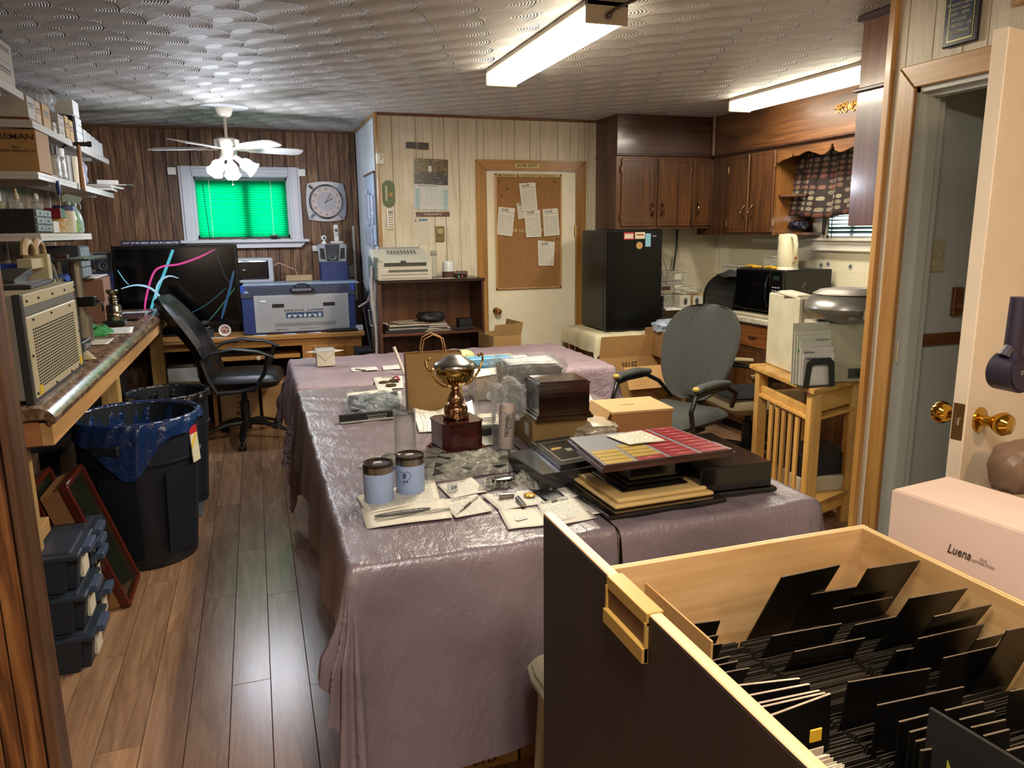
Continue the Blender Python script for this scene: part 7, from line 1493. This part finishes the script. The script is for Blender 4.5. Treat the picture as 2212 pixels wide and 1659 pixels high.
tag(B().tube([PZ(848, 818, TZ+.012), PZ(856, 812, TZ+.03), PZ(862, 820, TZ+.02)], .010, 6, flat=.3).o('medal_ribbon', M('#7a2436', .6), None, True), 'dark red medal ribbon beside the paper bag', 'ribbon')
for i, (px, lb) in enumerate((([(760, 803), (818, 799), (812, 792), (756, 795)], 'white note card with a pen near the small box'), ([(828, 800), (872, 796), (868, 787), (824, 790)], 'white folded card left of the paper bag'))): pp(lb, px, mat=M('#c9c5c0', .6))
tag(B().cyl(PZ(768, 797, TZ+.006), PZ(790, 800, TZ+.006), .004, n=8).o('pen', M('#8d8d8d', .3, .6), None, True), 'grey pen on the far white note card', 'pen')
# small white gift box with glass on its open lid
t = T('gift_box', 'small open white gift box standing near far table corner', 'box', (.375, 4.80, TZ)); WB2 = M('#c4bcae', .5); B().bb(-.055, .055, -.05, .05, 0, .085, bev=.002).o('gift_box_body', WB2, t)
B().prism([(-.055, -.05), (.055, -.05), (.12, 0), (.055, .05), (-.055, .05), (-.12, 0)], .002, Matrix.Translation((0, 0, .086))).o('lid_flaps', M('#d0cabd', .5), t); B().tube([(-.055, -.051, .085), (0, -.052, .035), (.055, -.051, .085)], .001, 4).o('flap_crease', M('#8f887b', .6, 0, 0), t)
tag(B().bb(.315, .435, 4.76, 4.84, TZ+.089, TZ+.107, bev=.004).o('glass_block', clear('#c9d0d6', .7, .03, .1)), 'clear glass block on top of the small white gift box', 'glass block')
# kraft bag
kb_ = T('paper_bag', 'brown kraft paper bag with twisted handles', 'bag', (.745, 3.37, TZ), math.radians(-4)); KP = M('#8b6b3d', .75, 0, .05, 6, .25, 30)
b = B(); w_, d_, h_ = .125, .05, .27; vs = [[b.bm.verts.new((sx*w_*(1+.03*k), sy*d_*(1-.25*k), z)) for sx, sy in ((-1, -1), (1, -1), (1, 1), (-1, 1))] for k, z in ((0, 0), (0, .12), (1, h_))]
b.bm.faces.new(vs[0][::-1])
for r in range(2):
    for i in range(4): b.bm.faces.new((vs[r][i], vs[r][(i+1) % 4], vs[r+1][(i+1) % 4], vs[r+1][i]))
b.o('bag_body', KP, kb_, solid=.001)
for y, s in ((-.036, 1), (.036, -1)): B().tube([(-.052, y, .235), (-.052, y+.002*s, .29), (-.042, y, .335), (0, y, .355), (.045, y, .335), (.055, y, .29), (.055, y, .235)], .0028, 8).o('bag_handle', M('#a87c50', .7, 0, .2, 60), kb_, True)
# glasses and acrylic award
t = T('glass_vase', 'clear glass tumbler behind the trophy cup', 'glass', (.90, 3.05, TZ)); B().lathe([(0, 0), (.045, 0), (.05, .15), (.047, .15), (.042, .01), (0, .01)], n=28).o('tumbler_body', thin_glass(), t, True)
aw = T('acrylic_award', 'clear pointed acrylic award with white engraving on black base', 'award', (.86, 2.86, TZ), math.radians(-6)); B().bb(-.055, .055, -.03, .03, 0, .03, bev=.005).o('award_base', BLK, aw)
B().prism([(-.032, 0), (.032, 0), (.044, .07), (.038, .12), (.012, .18), (-.012, .19), (-.036, .12), (-.044, .07)], .014, Matrix.Translation((0, .007, .03)) @ FW_, .002).o('award_body', thin_glass(), aw)
WE = M('#c4cbc6', .5, 0, 0); B().sph((0, -.008, .16), .014, 1, .1, 1.3).o('engraved_emblem', WE, aw, True)
for z, w_ in ((.118, .06), (.112, .06), (.100, .05), (.09, .05), (.068, .045), (.060, .04)): B().bb(-w_/2, w_/2, -.0082, -.0075, z-.0018, z+.0018).o('engraved_line', WE, aw)
B().tube([(-.03, -.0085, .04), (.03, -.0085, .04), (.036, -.0085, .07), (-.036, -.0085, .07)], .001, 4, True).o('engraved_border', WE, aw)
# printed papers around the trophy
pp('large printed sheet left of the trophy cup', [(905, 935), (1030, 925), (1020, 878), (890, 885)], mat=printed(rows=16), curl=.03); pp('printed sheet curling behind the trophy base', [(900, 905), (960, 900), (960, 870), (898, 880)], mat=M('#c6c2b4', .6), curl=.04)
invoice('printed receipt between trophy base and pint glass', [(1035, 965), (1070, 960), (1065, 935), (1030, 940)]); pp('white sheets right behind the trophy base', [(1030, 930), (1100, 920), (1085, 890), (1030, 895)], mat=CARDW)
tag(B().cyl(PZ(1032, 935, TZ+.008), PZ(1090, 926, TZ+.008), .006, n=10).o('black_pen', BLK, None, True), 'black pen beside the trophy base', 'pen')
# far table clutter
t = T('plastic_tray', 'clear tray of craft bits on the far table', 'tray', (1.08, 4.35, TZ)); B().bb(-.16, .16, -.1, .1, 0, .07, bev=.006).o('tray_body', clear('#c9c5ba', .6, .1, .2), t); B().bb(-.1, -.01, -.09, .02, .07, .10, bev=.003).o('yellow_pack', M('#c9a445', .5), t); B().sph((.07, -.03, .08), .05, 1.2, .9, .8).o('flower_bundle', M('#b0b07a', .6, 0, .5, 80, .9, 60), t, True)
tag(blob((.86, 4.3, TZ+.05), (.07, .07, .09), M('#2d8a50', .5, 0, .3, 40), 'green_bow', seed=17, amp=.2), 'green bow behind the paper bag handles', 'bow')
tag(blob((.92, 4.25, TZ+.025), (.14, .1, .05), clear('#d3d3cf', .7), 'plastic_wrap', seed=18), 'crumpled clear wrap beside the green bow', 'plastic bag')
tag(B().cyl((.78, 4.3, TZ), (.73, 4.33, TZ+.16), .010, n=10).o('white_stick', M('#b9b1aa', .5)), 'pale tube leaning behind the kraft paper bag', 'tube')
t = T('magnifier', 'black ringed magnifier standing on the far table', 'magnifier', (1.17, 4.12, TZ), .4); B().tube([(.032*math.cos(a), 0, .065+.042*math.sin(a)) for a in [k*PI/12 for k in range(24)]], .006, 8, True).o('lens_ring', BLK, t, True); B().cyl((0, 0, 0), (0, 0, .025), .012).o('magnifier_foot', BLK, t)
carton('small kraft box behind the blue lettered box', (1.38, 4.42, TZ), (.24, .16, .05), .05, M('#b99a5e', .6), tape=False)
wb = carton('white box under the blue lettered box behind the trophy', (1.08, 3.55, TZ), (.20, .16, .12), 0, M('#bfb8a6', .5), tape=False); bx = carton('blue box printed AnnWatermark behind the trophy cup', (1.12, 3.72, TZ+.122), (.24, .10, .048), .02, M('#4e8ab0', .45, 0, .05), tape=False, name='blue_box'); txt(bx, 'AnnWatermark', (.02, -.0505, .022), X, Z_, .014, .15, M('#b9cfd9', .5, 0, 0))
t = T('paper_roll', 'white paper roll beside the blue lettered box', 'paper roll', (1.25, 3.85, TZ+.09)); B().cyl((-.10, 0, 0), (.13, .03, 0), .05, n=26).o('roll', M('#cfc9b4', .6), t, True); B().bb(-.08, .1, -.04, .04, -.09, -.045).o('roll_rest', M('#6a5a44', .7), t)
paper('white sheet draped over the white box behind the trophy', [(.96, 3.42), (1.22, 3.46), (1.28, 3.66), (.98, 3.64)], TZ+.1225, M('#d0ccbe', .6), waves=.004)
tag(B().bb(1.19, 1.24, 3.42, 3.52, TZ, TZ+.10, bev=.002).o('blue_folder', M('#3a5e86', .5)), 'blue folder upright right of the white box', 'folder')
# urns
def urn(label, x, y, z, w_, d_, h_, rz, mat):
    t = T('wooden_urn', label, 'urn', (x, y, z), rz); B().bb(-w_/2-.014, w_/2+.014, -d_/2-.014, d_/2+.014, 0, .014, bev=.004).bb(-w_/2-.006, w_/2+.006, -d_/2-.006, d_/2+.006, .013, .024, bev=.003).o('urn_plinth', mat, t); B().bb(-w_/2, w_/2, -d_/2, d_/2, .02, h_-.012).o('urn_body', mat, t); B().bb(-w_/2-.004, w_/2+.004, -d_/2-.004, d_/2+.004, h_-.014, h_-.006, bev=.002).bb(-w_/2+.006, w_/2-.006, -d_/2+.006, d_/2-.006, h_-.008, h_, bev=.002).o('urn_lid', mat, t); return t
DW = wood('#140a07', '#24130d', '#341c14', 'x', 8, .16, .6, .1)
kb3 = carton('brown carton under the two dark wooden urns', (1.06, 2.72, TZ), (.22, .30, .115), math.radians(-3), M('#7a6238', .7, 0, .06), tape=True); B().bb(-.1115, -.1105, -.1, -.05, .04, .09).o('shipping_label', M('#b9b9b0', .5), kb3)
urn('dark polished wooden urn box, front one on the carton', 1.065, 2.63, TZ+.116, .20, .16, .145, math.radians(-3), DW); u2 = urn('second dark urn box wrapped in plastic behind', 1.03, 2.86, TZ+.116, .22, .20, .165, math.radians(-3), DW)
def fw(u, v):
    a = u*2*PI; r = 1+.06*math.sin(a*7+v*5)+.05*math.sin(a*13+v*17); z = v*.195; sx = .135*(1-.2*max(0, v-.85)*4); sy = .125*(1-.2*max(0, v-.85)*4); c_, s_ = math.cos(a), math.sin(a); k = (abs(c_)**6+abs(s_)**6)**(-1/6)
    return Vector((1.03+sx*c_*k*r, 2.86+sy*s_*k*r, TZ+.114+z))
tag(B().grid(fw, 80, 16).o('plastic_wrap', clear('#d0d2d2', .34, .08, 1.0, 24), None, True, angle=False), 'crinkled plastic wrap around the rear urn box', 'plastic bag')
tag(blob((.91, 2.74, TZ+.16), (.12, .12, .17), clear('#dcdedc', .34, .08, 1.0, 24), 'plastic_wrap', seed=41, amp=.25), 'bunched plastic film between trophy and urn boxes', 'plastic bag')
paper('clear sleeve with printed sheet on top of the rear urn', [(.93, 2.80), (1.14, 2.80), (1.16, 2.98), (.95, 2.98)], TZ+.285, clear('#c9cdd0', .9, .1, .4), waves=.003)
tag(blob((1.20, 2.62, TZ+.04), (.20, .24, .10), M('#a0937c', .4, 0, .05), 'plastic_bag', seed=51, amp=.12), 'beige translucent plastic bag beside the kraft box', 'plastic bag')
pp('white sheet on the cloth right of the urn boxes', [(1230, 885), (1290, 880), (1275, 855), (1235, 858)], mat=M('#b9a9ac', .6), waves=.004)
# tan box with logo
tb = T('product_box', 'tan cardboard box with tilted open flap lettered Luena', 'box', (1.42, 2.70, TZ), math.radians(-4)); TB = M('#b28d5b', .65, 0, .04)
B().bb(-.13, .13, -.11, .11, 0, .10, bev=.002).o('box_body', M('#9b6a3a', .65, 0, .04), tb); B().bb(-.135, .135, -.115, .115, .10, .112, bev=.002).o('box_lid', TB, tb)
B().box((0, 0, 0), (.004, .22, .14), bev=.001, m=Matrix.Translation((-.165, -.0, .052)) @ Matrix.Rotation(math.radians(26), 4, 'Y')).o('box_flap', TB, tb); txt(tb, 'Luena', (-.17, -.01, .075), (0, -1, 0), (.44, 0, .9), .025, .06, M('#4a3420', .6, 0, 0), off=.004, shear=.3); txt(tb, 'Luena', (-.02, -.0, .1125), X, Y_, .02, .06, M('#7a5c38', .6, 0, 0), shear=.3)
# plaques and boxes right
PBK = M('#0b0b0c', .1, 0, 0, coat=.5)
t = T('wooden_plaque', 'black and maple tiered plaque at the table front', 'plaque', (1.095, 2.03, TZ), math.radians(2)); s = .215
B().bb(-.20, .20, -.19, .22, 0, .016, bev=.006, seg=2).o('black_underplate', PBK, t); B().bb(-.165, .175, -.16, .19, .016, .028, bev=.004).bb(-.15, .16, -.145, .175, .028, .042, bev=.008, seg=2).o('maple_tier', wood('#a8854c', '#c4a468', '#d6ba82', 'x', 6, .25, .3), t); B().bb(-.11, .12, -.10, .13, .042, .048, bev=.002).o('black_top_plate', PBK, t)
t = T('trophy_plinth', 'black lacquered trophy base on the maple plaque', 'trophy base', (1.12, 2.05, TZ+.049), math.radians(2)); B().bb(-.10, .10, -.09, .09, 0, .012, bev=.003).bb(-.09, .09, -.08, .08, .012, .068, bev=.002).bb(-.095, .095, -.085, .085, .068, .074, bev=.002).o('base_body', PBK, t)
t = T('trophy_plinth', 'wide black lacquered box at the right table corner', 'trophy base', (1.375, 2.08, TZ), math.radians(-3)); B().bb(-.14, .14, -.20, .20, 0, .016, bev=.005).bb(-.125, .125, -.185, .185, .016, .095, bev=.003).o('base_body', PBK, t); B().tube([(.07*math.cos(a), .02+.09*math.sin(a), .0955) for a in [PI*k/12*.9 for k in range(13)]], .004, 6).o('grey_arc', M('#5a5c5e', .3, .2), t, True)
t = T('trophy_plinth', 'dark box left under the small framed plaque', 'trophy base', (.90, 2.28, TZ), math.radians(4)); B().bb(-.10, .12, -.14, .14, 0, .055, bev=.003).o('base_body', M('#2b2a2a', .2), t)
def bezelled(name, label, q, z, th, mat, edge):
    q = [Vector((p.x, p.y, 0)) for p in q]; c = sum(q, Vector())/4; t = T(name, label, 'plaque', (c.x, c.y, z)); q = [p-c for p in q]; b = B()
    for (k, z0, z1) in ((1.0, 0, th*.55), (.965, th*.5, th)):
        lo = [b.bm.verts.new(p*k+Z_*z0) for p in q]; hi = [b.bm.verts.new(p*k*.995+Z_*z1) for p in q]; b.bm.faces.new(lo[::-1]); b.bm.faces.new(hi)
        for i in range(4): b.bm.faces.new((lo[i], lo[(i+1) % 4], hi[(i+1) % 4], hi[i]))
    b.o('plaque_board', mat, t); return t, q
t, q = bezelled('framed_plaque', 'small black framed plaque with gold design, lower left', [PZ(1210, 1012, .81), PZ(1300, 995, .81), PZ(1230, 945, .81), PZ(1143, 958, .81)], TZ+.056, .014, M('#2a2a2b', .2), None)
b = B(); b.bm.faces.new([b.bm.verts.new(p*.72+Z_*.0145) for p in q]); b.o('silver_border', M('#9c9890', .25, .8), t); b = B(); b.bm.faces.new([b.bm.verts.new(p*.66+Z_*.0150) for p in q]); b.o('gold_black_plate', M('#15130f', .2, 0, .1), t)
ex, ey = (q[1]-q[0]).normalized(), (q[3]-q[0]).normalized()
mq = Matrix((ex, ey, Z_)).transposed().to_4x4(); B().prism([(-.05, .01), (-.01, .012), (0, .03), (-.04, .035)], .0006, Matrix.Translation(Z_*.0152) @ mq).o('gold_shape', M('#a88a42', .3, .6, .1), t)
for k in range(7): B().box((.004+.006*k, -.01, .0155), (.003, .03+.004*math.sin(k*2), .0006), m=mq).o('pale_figure', M('#8f8a78', .4), t)
# big perpetual plaque with red and gold plates
zq = .895; qq = [PZ(1300, 1008, zq), PZ(1592, 970, zq), PZ(1452, 920, zq), PZ(1222, 945, zq)]
t, q = bezelled('perpetual_plaque', 'large dark plaque with rows of red and gold name plates', qq, zq-.02, .02, wood('#1c0e0a', '#3a2019', '#4d2c22', 'x', 8, .2, .4), None)
b = B(); b.bm.faces.new([b.bm.verts.new(p*.95+Z_*.0203) for p in q]); b.o('grey_face', M('#77777c', .35, .1, .03), t)
def bl_(u, v): return q[0]*(1-u)*(1-v)+q[1]*u*(1-v)+q[2]*u*v+q[3]*(1-u)*v
ex = (q[1]-q[0]).normalized(); ey = (q[3]-q[0]).normalized()
def nplate(u, v, wu, hv, mat, tc, s=''):
    b = B(); lo = [b.bm.verts.new(bl_(a, c)+Z_*.0206) for a, c in ((u, v), (u+wu, v), (u+wu, v+hv), (u, v+hv))]; hi = [b.bm.verts.new(x.co+Z_*.0012) for x in lo]; b.bm.faces.new(hi)
    for i in range(4): b.bm.faces.new((lo[i], lo[(i+1) % 4], hi[(i+1) % 4], hi[i]))
    o = b.o('name_plate', mat, t)
    if s:
        c0 = bl_(u+wu/2, v+hv/2)+Z_*.0221; m2_ = Matrix.Translation(c0) @ Matrix((ex, ey, Z_)).transposed().to_4x4()
        B().box((0, .004, 0), (.016, .0022, .0003), m=m2_).box((0, -.002, 0), (.044, .0022, .0003), m=m2_).o('engraving', tc, o)
RD = M('#8f1f24', .3, .1, .05); GD = M('#b79a4a', .3, .4, .05); RT = M('#c47a78', .4, 0, 0)
for cidx, u in enumerate((.04, .275, .51, .75)):
    for r in range(9):
        v = .035+r*.104
        if cidx == 0 and r > 3: continue
        if cidx == 1 and r > 4: continue
        if cidx == 2 and r > 8: continue
        red = (cidx == 1 and r == 0) or cidx >= 2
        nplate(u, v, .205, .088, RD if red else GD, RT, ['2016\nTEAM', '2017\nTEAM', '2018\nTEAM'][(r+cidx) % 3] if red else '')
pn = paper('white handwritten note lying on the big plaque', [PZ(1360, 965, zq), PZ(1440, 955, zq), PZ(1385, 934, zq), PZ(1308, 944, zq)], zq+.004, printed('#c4bda8', '#45433e', 6, .4, False))
# ================================================================ FOREGROUND
PLY = wood('#a07848', '#bb9260', '#cba574', 'x', 5, .4, .15, .15, .05); PLYE = wood('#b38f62', '#d0ae80', '#dfc298', 'y', 8, .4, .1)
DF = wood('#140a05', '#21130b', '#2a180e', 'z', 9, .55, 0, .08, .08)
# low stand that carries the drawer (hidden below it)
st_ = T('storage_stand', 'dark low stand carrying the open drawer', 'stand', (1.15, .95, 0)); B().bb(-.60, .72, -.55, .32, .54, .58).o('stand_top', DF, st_)
for sx in (-.57, .69):
    for sy in (-.52, .29): B().bb(sx-.02, sx+.02, sy-.02, sy+.02, 0, .54).o('leg', DF, st_)
dr = T('plywood_card_box', 'open plywood drawer full of black backed cards, dark front', 'drawer', (0, 0, 0)); ZS = .90
B().bb(.512, .532, .30, 1.34, .38, 1.0, bev=.0015).o('drawer_front', DF, dr)
# front top edge laminated, with finger pull notch
B().bb(.5125, .5325, .30, .905, 1.0, 1.0045, bev=.0015).bb(.5125, .5325, 1.04, 1.34, 1.0, 1.0045, bev=.0015).o('front_edge_band', PLYE, dr)
B().bb(.508, .537, .905, 1.04, .985, 1.006, bev=.001).bb(.502, .5125, .905, 1.04, .925, .95, bev=.001).bb(.506, .5125, .905, .909, .925, .99).bb(.506, .5125, 1.036, 1.04, .925, .99).o('finger_pull', M('#a88440', .4, .15, .03), dr); B().bb(.5100, .5118, .909, 1.036, .95, .985).o('pull_recess', M('#5a3a1c', .6, 0, .05), dr)
B().bb(.535, 1.262, 1.258, 1.276, .58, ZS, bev=.001).o('drawer_side', PLY, dr); B().bb(.535, 1.262, .20, .215, .58, ZS).o('drawer_side', PLY, dr); B().bb(1.244, 1.262, .215, 1.258, .58, ZS, bev=.001).o('drawer_back', wood('#98703f', '#b28a58', '#c29d6c', 'y', 5, .4, .15, .15, .05), dr); B().bb(.535, 1.25, .215, 1.262, .58, .592).o('drawer_floor', PLY, dr)
for k in (0, 1): B().bb(.535, 1.262, 1.2595+k*.0085, 1.262+k*.0085, ZS, ZS+.0008).o('ply_line', M('#e3c890', .5, 0, 0), dr); B().bb(1.2455+k*.0085, 1.248+k*.0085, .215, 1.258, ZS, ZS+.0008).o('ply_line', M('#e3c890', .5, 0, 0), dr)
# kraft inner dividers
DV = M('#b78950', .6, 0, .05)
tag(B().bb(.70, .704, 1.02, 1.255, .60, .86).o('cardboard_divider', DV), 'kraft divider standing at the left end of the drawer', 'divider')
# cards: black backs in rows; each tall index card is a thing
BKC = M('#0a0908', .28, 0, .1, 30); GRC = M('#3c342b', .4, 0, .2, 200)
def card(label, p0, p1, zt, zb, tilt=.25, th=.0022, mat=BKC, edge=None):
    """a stiff card: top edge from p0 to p1 (pixels at height zt), reaching down to zb"""
    a = PZ(*p0, zt); c = PZ(*p1, zt); d = c-a; m_ = (a+c)/2; L = d.length; rz = math.atan2(d.y, d.x); H = zt-zb
    t = T('index_card', label, 'card', (m_.x, m_.y, zb), rz, None); mm = Matrix.Translation((0, 0, H)) @ Matrix.Rotation(tilt, 4, 'X') @ Matrix.Translation((0, 0, -H/2))
    b = B(); b.box((0, 0, 0), (L, th, H), m=mm); o = b.o('card_sheet', mat, t)
    B().box((0, 0, H/2+.0004), (L, th, .0012), m=mm).o('cut_edge', edge or M('#6a5a48', .5, 0, .2, 60), t); return t
CARDS = [((1688, 1247), (1815, 1220), .84, .42), ((1875, 1228), (1988, 1210), .84, .42), ((1752, 1284), (1882, 1262), .80, .45), ((1800, 1315), (1928, 1290), .80, .45), ((1965, 1292), (2090, 1270), .80, .5), ((1847, 1350), (1980, 1323), .80, .5), ((2018, 1332), (2142, 1305), .80, .5), ((1668, 1374), (1818, 1347), .80, .4), ((1716, 1408), (1868, 1378), .80, .4), ((1983, 1380), (2125, 1348), .81, .25), ((1936, 1407), (2003, 1395), .78, .4), ((2038, 1422), (2188, 1388), .82, .1), ((2175, 1362), (2260, 1345), .80, .3), ((1832, 1474), (2010, 1444), .83, .1), ((1895, 1524), (2082, 1484), .83, .03), ((2182, 1494), (2300, 1470), .82, .03), ((2110, 1382), (2170, 1368), .79, .4)]
ordn = ['first', 'second', 'third', 'fourth', 'fifth', 'sixth', 'seventh', 'eighth', 'ninth', 'tenth', 'eleventh', 'twelfth', 'thirteenth', 'fourteenth', 'fifteenth', 'sixteenth', 'seventeenth']
CL = ['tall leaning black card at the drawer far wall, left', 'tall black card in the far right corner of drawer', 'black card in front of the tall leaning card', 'black card two behind the pale dotted strip', 'black card near drawer back panel, second row', 'black card at drawer centre, far half', 'black card along the back panel, third row', 'wide black card right of the kraft divider', 'wide black card below the kraft divider card', 'tall black card right of drawer centre', 'short black card tucked behind the tall centre card', 'large square black card at drawer right half', 'black card cut by the right picture edge, upper', 'large black card with light worn top edge, centre', 'big upright black card in front of the worn edged one', 'black card cut by the right picture edge, lower', 'narrow black card beside the dotted strip on the right']
for (p0, p1, zt, tl), lb in zip(CARDS, CL):
    tl = min(tl*1.1, .46); zt = .80 if tl > .3 else zt
    while zt < .892:      # the card has to stand inside the drawer
        ends = [PZ(p[0], p[1], zt) for p in (p0, p1)]; hh = zt-.655
        if all(e.x < 1.238 and e.y+hh*math.sin(tl) < 1.250 for e in ends): break
        zt += .005
    card(lb, p0, p1, zt, .655, tl)
# small cards left compartment
for i, (p0, p1) in enumerate((((1465, 1352), (1556, 1340)), ((1478, 1385), (1552, 1372)), ((1485, 1402), (1560, 1390)), ((1520, 1432), (1576, 1418)), ((1530, 1442), (1594, 1428)), ((1540, 1458), (1618, 1443)))): card('small black card in the left compartment, %s from the far wall' % ordn[i], p0, p1, .80, .70, .4)
# foil edged cards
FO = M('#d9bfa4', .2, .7, .3, 60)
for i, (p0, p1) in enumerate((((1568, 1484), (1727, 1466)), ((1594, 1507), (1748, 1478)), ((1612, 1525), (1770, 1492)), ((1625, 1532), (1782, 1497)), ((1640, 1555), (1793, 1499)))): card('foil edged black card by drawer front, %s of five' % ordn[i], p0, p1, .84, .66, -.05, .004, BKC, FO)
# front right upright cards
for i, (p0, p1) in enumerate((((1942, 1560), (2010, 1543)), ((1965, 1582), (2010, 1570)), ((1978, 1602), (2010, 1594)), ((1988, 1622), (2012, 1618)))): card('upright black card left of the dark folder, %s' % ordn[i], p0, p1, .82, .62, 0, .003)
for i, (p0, p1) in enumerate((((2042, 1535), (2124, 1516)), ((2073, 1555), (2148, 1537)), ((2098, 1572), (2172, 1555)), ((2125, 1590), (2180, 1576)), ((2175, 1622), (2240, 1605)))): card('black card behind the dark folder, %s' % ordn[i], p0, p1, .82, .64, -.1, .003)
# packed card stacks (bundles) : dozens of thin cards too fine to tell apart
def pack(label, x0, x1, y0, y1, z, n, lean=.5, mat=GRC, seed=0):
    hh = z-.594
    rn = random.Random(seed); b = B()
    for i in range(n):
        y = y0+(y1-y0)*i/n; zz_ = z+rn.uniform(-.006, .006); b.box(((x0+x1)/2+rn.uniform(-.003, .003), y, zz_-hh/2), (x1-x0, .0013, hh), rot=Matrix.Rotation(lean*.6, 3, 'X'))
    o = b.o('card_bundle', mat, None); o['kind'] = 'stuff'; o['label'] = label; o['category'] = 'cards'; return o
k = 0
for (x0, x1) in ((.72, .86), (.875, 1.03), (1.05, 1.235)):
    for (y0, y1) in ((.30, .50), (.52, .72), (.74, .95), (.97, 1.20)):
        k += 1; pack('packed black cards, bundle %s of the drawer' % (ordn[k-1] if k <= 17 else k), x0, x1, y0, y1, .745, 44, seed=k)
pack('dense white cards beside the drawer front', .575, .69, .60, .742, .857, 34, .05, M('#b9a890', .5, 0, .15, 60), 77); pack('black cards behind the foil edged cards', .545, .70, .80, 1.0, .70, 24, .3, GRC, 78)
tag(B().box(tuple(PZ(1762, 1588, .862)), (.02, .003, .02), bev=.001).o('yellow_tab', M('#c79a24', .5)), 'yellow tab above the white cards in the drawer', 'tab')
tag(B().box(tuple(PZ(1757, 1560, .80)), (.008, .16, .14)).o('grey_card_edge', M('#6b5f52', .5)), 'grey card edge beside the foil edged cards', 'card') if False else None
t = T('dark_folder', 'dark grey folder with yellow triangle standing at lower right', 'folder', (.86, .56, .60), math.radians(-38)); a = PZ(2010, 1528, .88); b2_ = PZ(2212, 1650, .88); d = b2_-a
t.location = ((a.x+b2_.x)/2, (a.y+b2_.y)/2, .62); t.rotation_euler.z = math.atan2(d.y, d.x); L = d.length*1.25
B().bb(-d.length/2, L-d.length/2, -.003, .003, 0, .26).o('folder_board', M('#1d1a17', .5, 0, .1, 60), t); B().prism([(-.03, .08), (.03, .08), (-.03, .20)], .001, Matrix.Translation((0, -.0035, 0)) @ FW_).o('yellow_triangle', M('#a39a2e', .5, 0, 0), t)
# white box
wb3 = T('white_box', 'long pale box with script logo behind the drawer', 'box', (0, 0, 0)); za = .985
A_, B_, C_, D_ = PZ(1928, 1056, za), PZ(2048, 1028, za), PZ(2212, 1071, za), PZ(2212, 1150, za)
u1 = (D_-A_).normalized(); A2 = A_+u1*.62; B2 = B_+u1*.62; b = B(); m_ = Vector(((A_.x+B2.x)/2, (A_.y+B2.y)/2, .60)); wb3.location = m_
poly = [(p.x-m_.x, p.y-m_.y) for p in (A_, B_, B2, A2)]; b.prism(poly, za-.60, None, .003); b.o('box_body', M('#d2b7a4', .5, 0, .02), wb3)
nrm = Vector((u1.y, -u1.x, 0)); nrm = nrm if nrm.x < 0 else -nrm
cpt = A_+u1*.165-m_; cpt.z = za-.60-.085; txt(wb3, 'Luena', tuple(cpt+nrm*.0015), tuple(u1), Z_, .020, .05, M('#4a3c34', .6, 0, 0), shear=.3); cpt2 = A_+u1*.215-m_; cpt2.z = za-.60-.088; txt(wb3, 'BOX\nDISTRIBUTION', tuple(cpt2+nrm*.0015), tuple(u1), Z_, .014, .045, M('#7a665a', .6, 0, 0))
B().bb(-.3, .3, -.2, .2, -.03, -.002).o('inner_tray', M('#6a4a30', .6), wb3) if False else None
# plastic chair and black bag at the drawer front
pc = T('plastic_chair', 'pale plastic chair seat beside the dark drawer front', 'chair', (.80, 1.52, 0)); PCM = M('#8f8872', .35, 0, .05)
sp = [(-.21, .12), (-.20, .17), (-.17, .20), (-.12, .215), (.18, .215), (.21, .18), (.21, -.20), (-.17, -.24), (-.205, -.18)]
B().prism(sp, .035, Matrix.Translation((0, 0, .415)), .012).o('seat', PCM, pc, True); B().prism([(x*.82, y*.82) for x, y in sp], .004, Matrix.Translation((0, 0, .449))).o('seat_hollow', M('#867f6a', .4), pc)
for x, y in ((-.15, .15), (.15, .15), (.15, -.17), (-.15, -.17)): B().cyl((x, y, .42), (x*1.15, y*1.15, 0), .022, .016).o('leg', PCM, pc, True)
tg = T('black_case', 'black glossy case with white lid by the drawer bottom', 'case', (.72, 1.60, 0)); tg.location = (.70, 1.55, 0)
B().box((0, 0, .14), (.10, .26, .28), bev=.01, rot=Matrix.Rotation(.1, 3, 'Y')).o('case_body', M('#0d0e10', .25, 0, 0), tg); B().box((-.012, .06, .287), (.08, .12, .01), bev=.003).o('white_label', M('#b9bdae', .3), tg)
# hand tool on the door side
zk = T('massage_gun', 'dark purple handheld device hung before the cream door', 'device', tuple(PY(2185, 795, 1.02))); zk.scale = (.78, .78, .78); PU = M('#241b28', .45, 0, .03)
B().cyl((0, 0, .0), (0, 0, .17), .022, .020, 18).o('device_handle', PU, zk, True); B().cyl((0, -.03, -.01), (0, .03, -.01), .046, n=28).cyl((0, -.034, -.01), (0, -.03, -.01), .038, n=28).tube([(.03, 0, .04), (-.02, 0, .045), (-.03, 0, .03)], .014, 8).o('device_head', PU, zk, True); txt(zk, 'ZOKER', (.008, -.0345, -.005), X, Z_, .009, .045, M('#a89a94', .4, 0, 0))
tag(blob(tuple(PY(2205, 1010, 1.25)), (.15, .10, .13), M('#7e6550', .45, 0, .08), 'padded_bag', seed=61, amp=.06), 'brown wrapped bundle behind the pale box', 'bag'); tag(blob(tuple(PY(2152, 1030, 1.30)), (.05, .04, .08), clear('#cdb9a8', .5), 'plastic_bag', seed=62, amp=.2), 'clear plastic bag edge behind the pale box', 'plastic bag')
tag(B().bb(1.50, 1.80, .95, 1.30, .58, .92, bev=.004).o('black_box', M('#15100e', .4)), 'black box behind the pale box near the door', 'box') if False else None
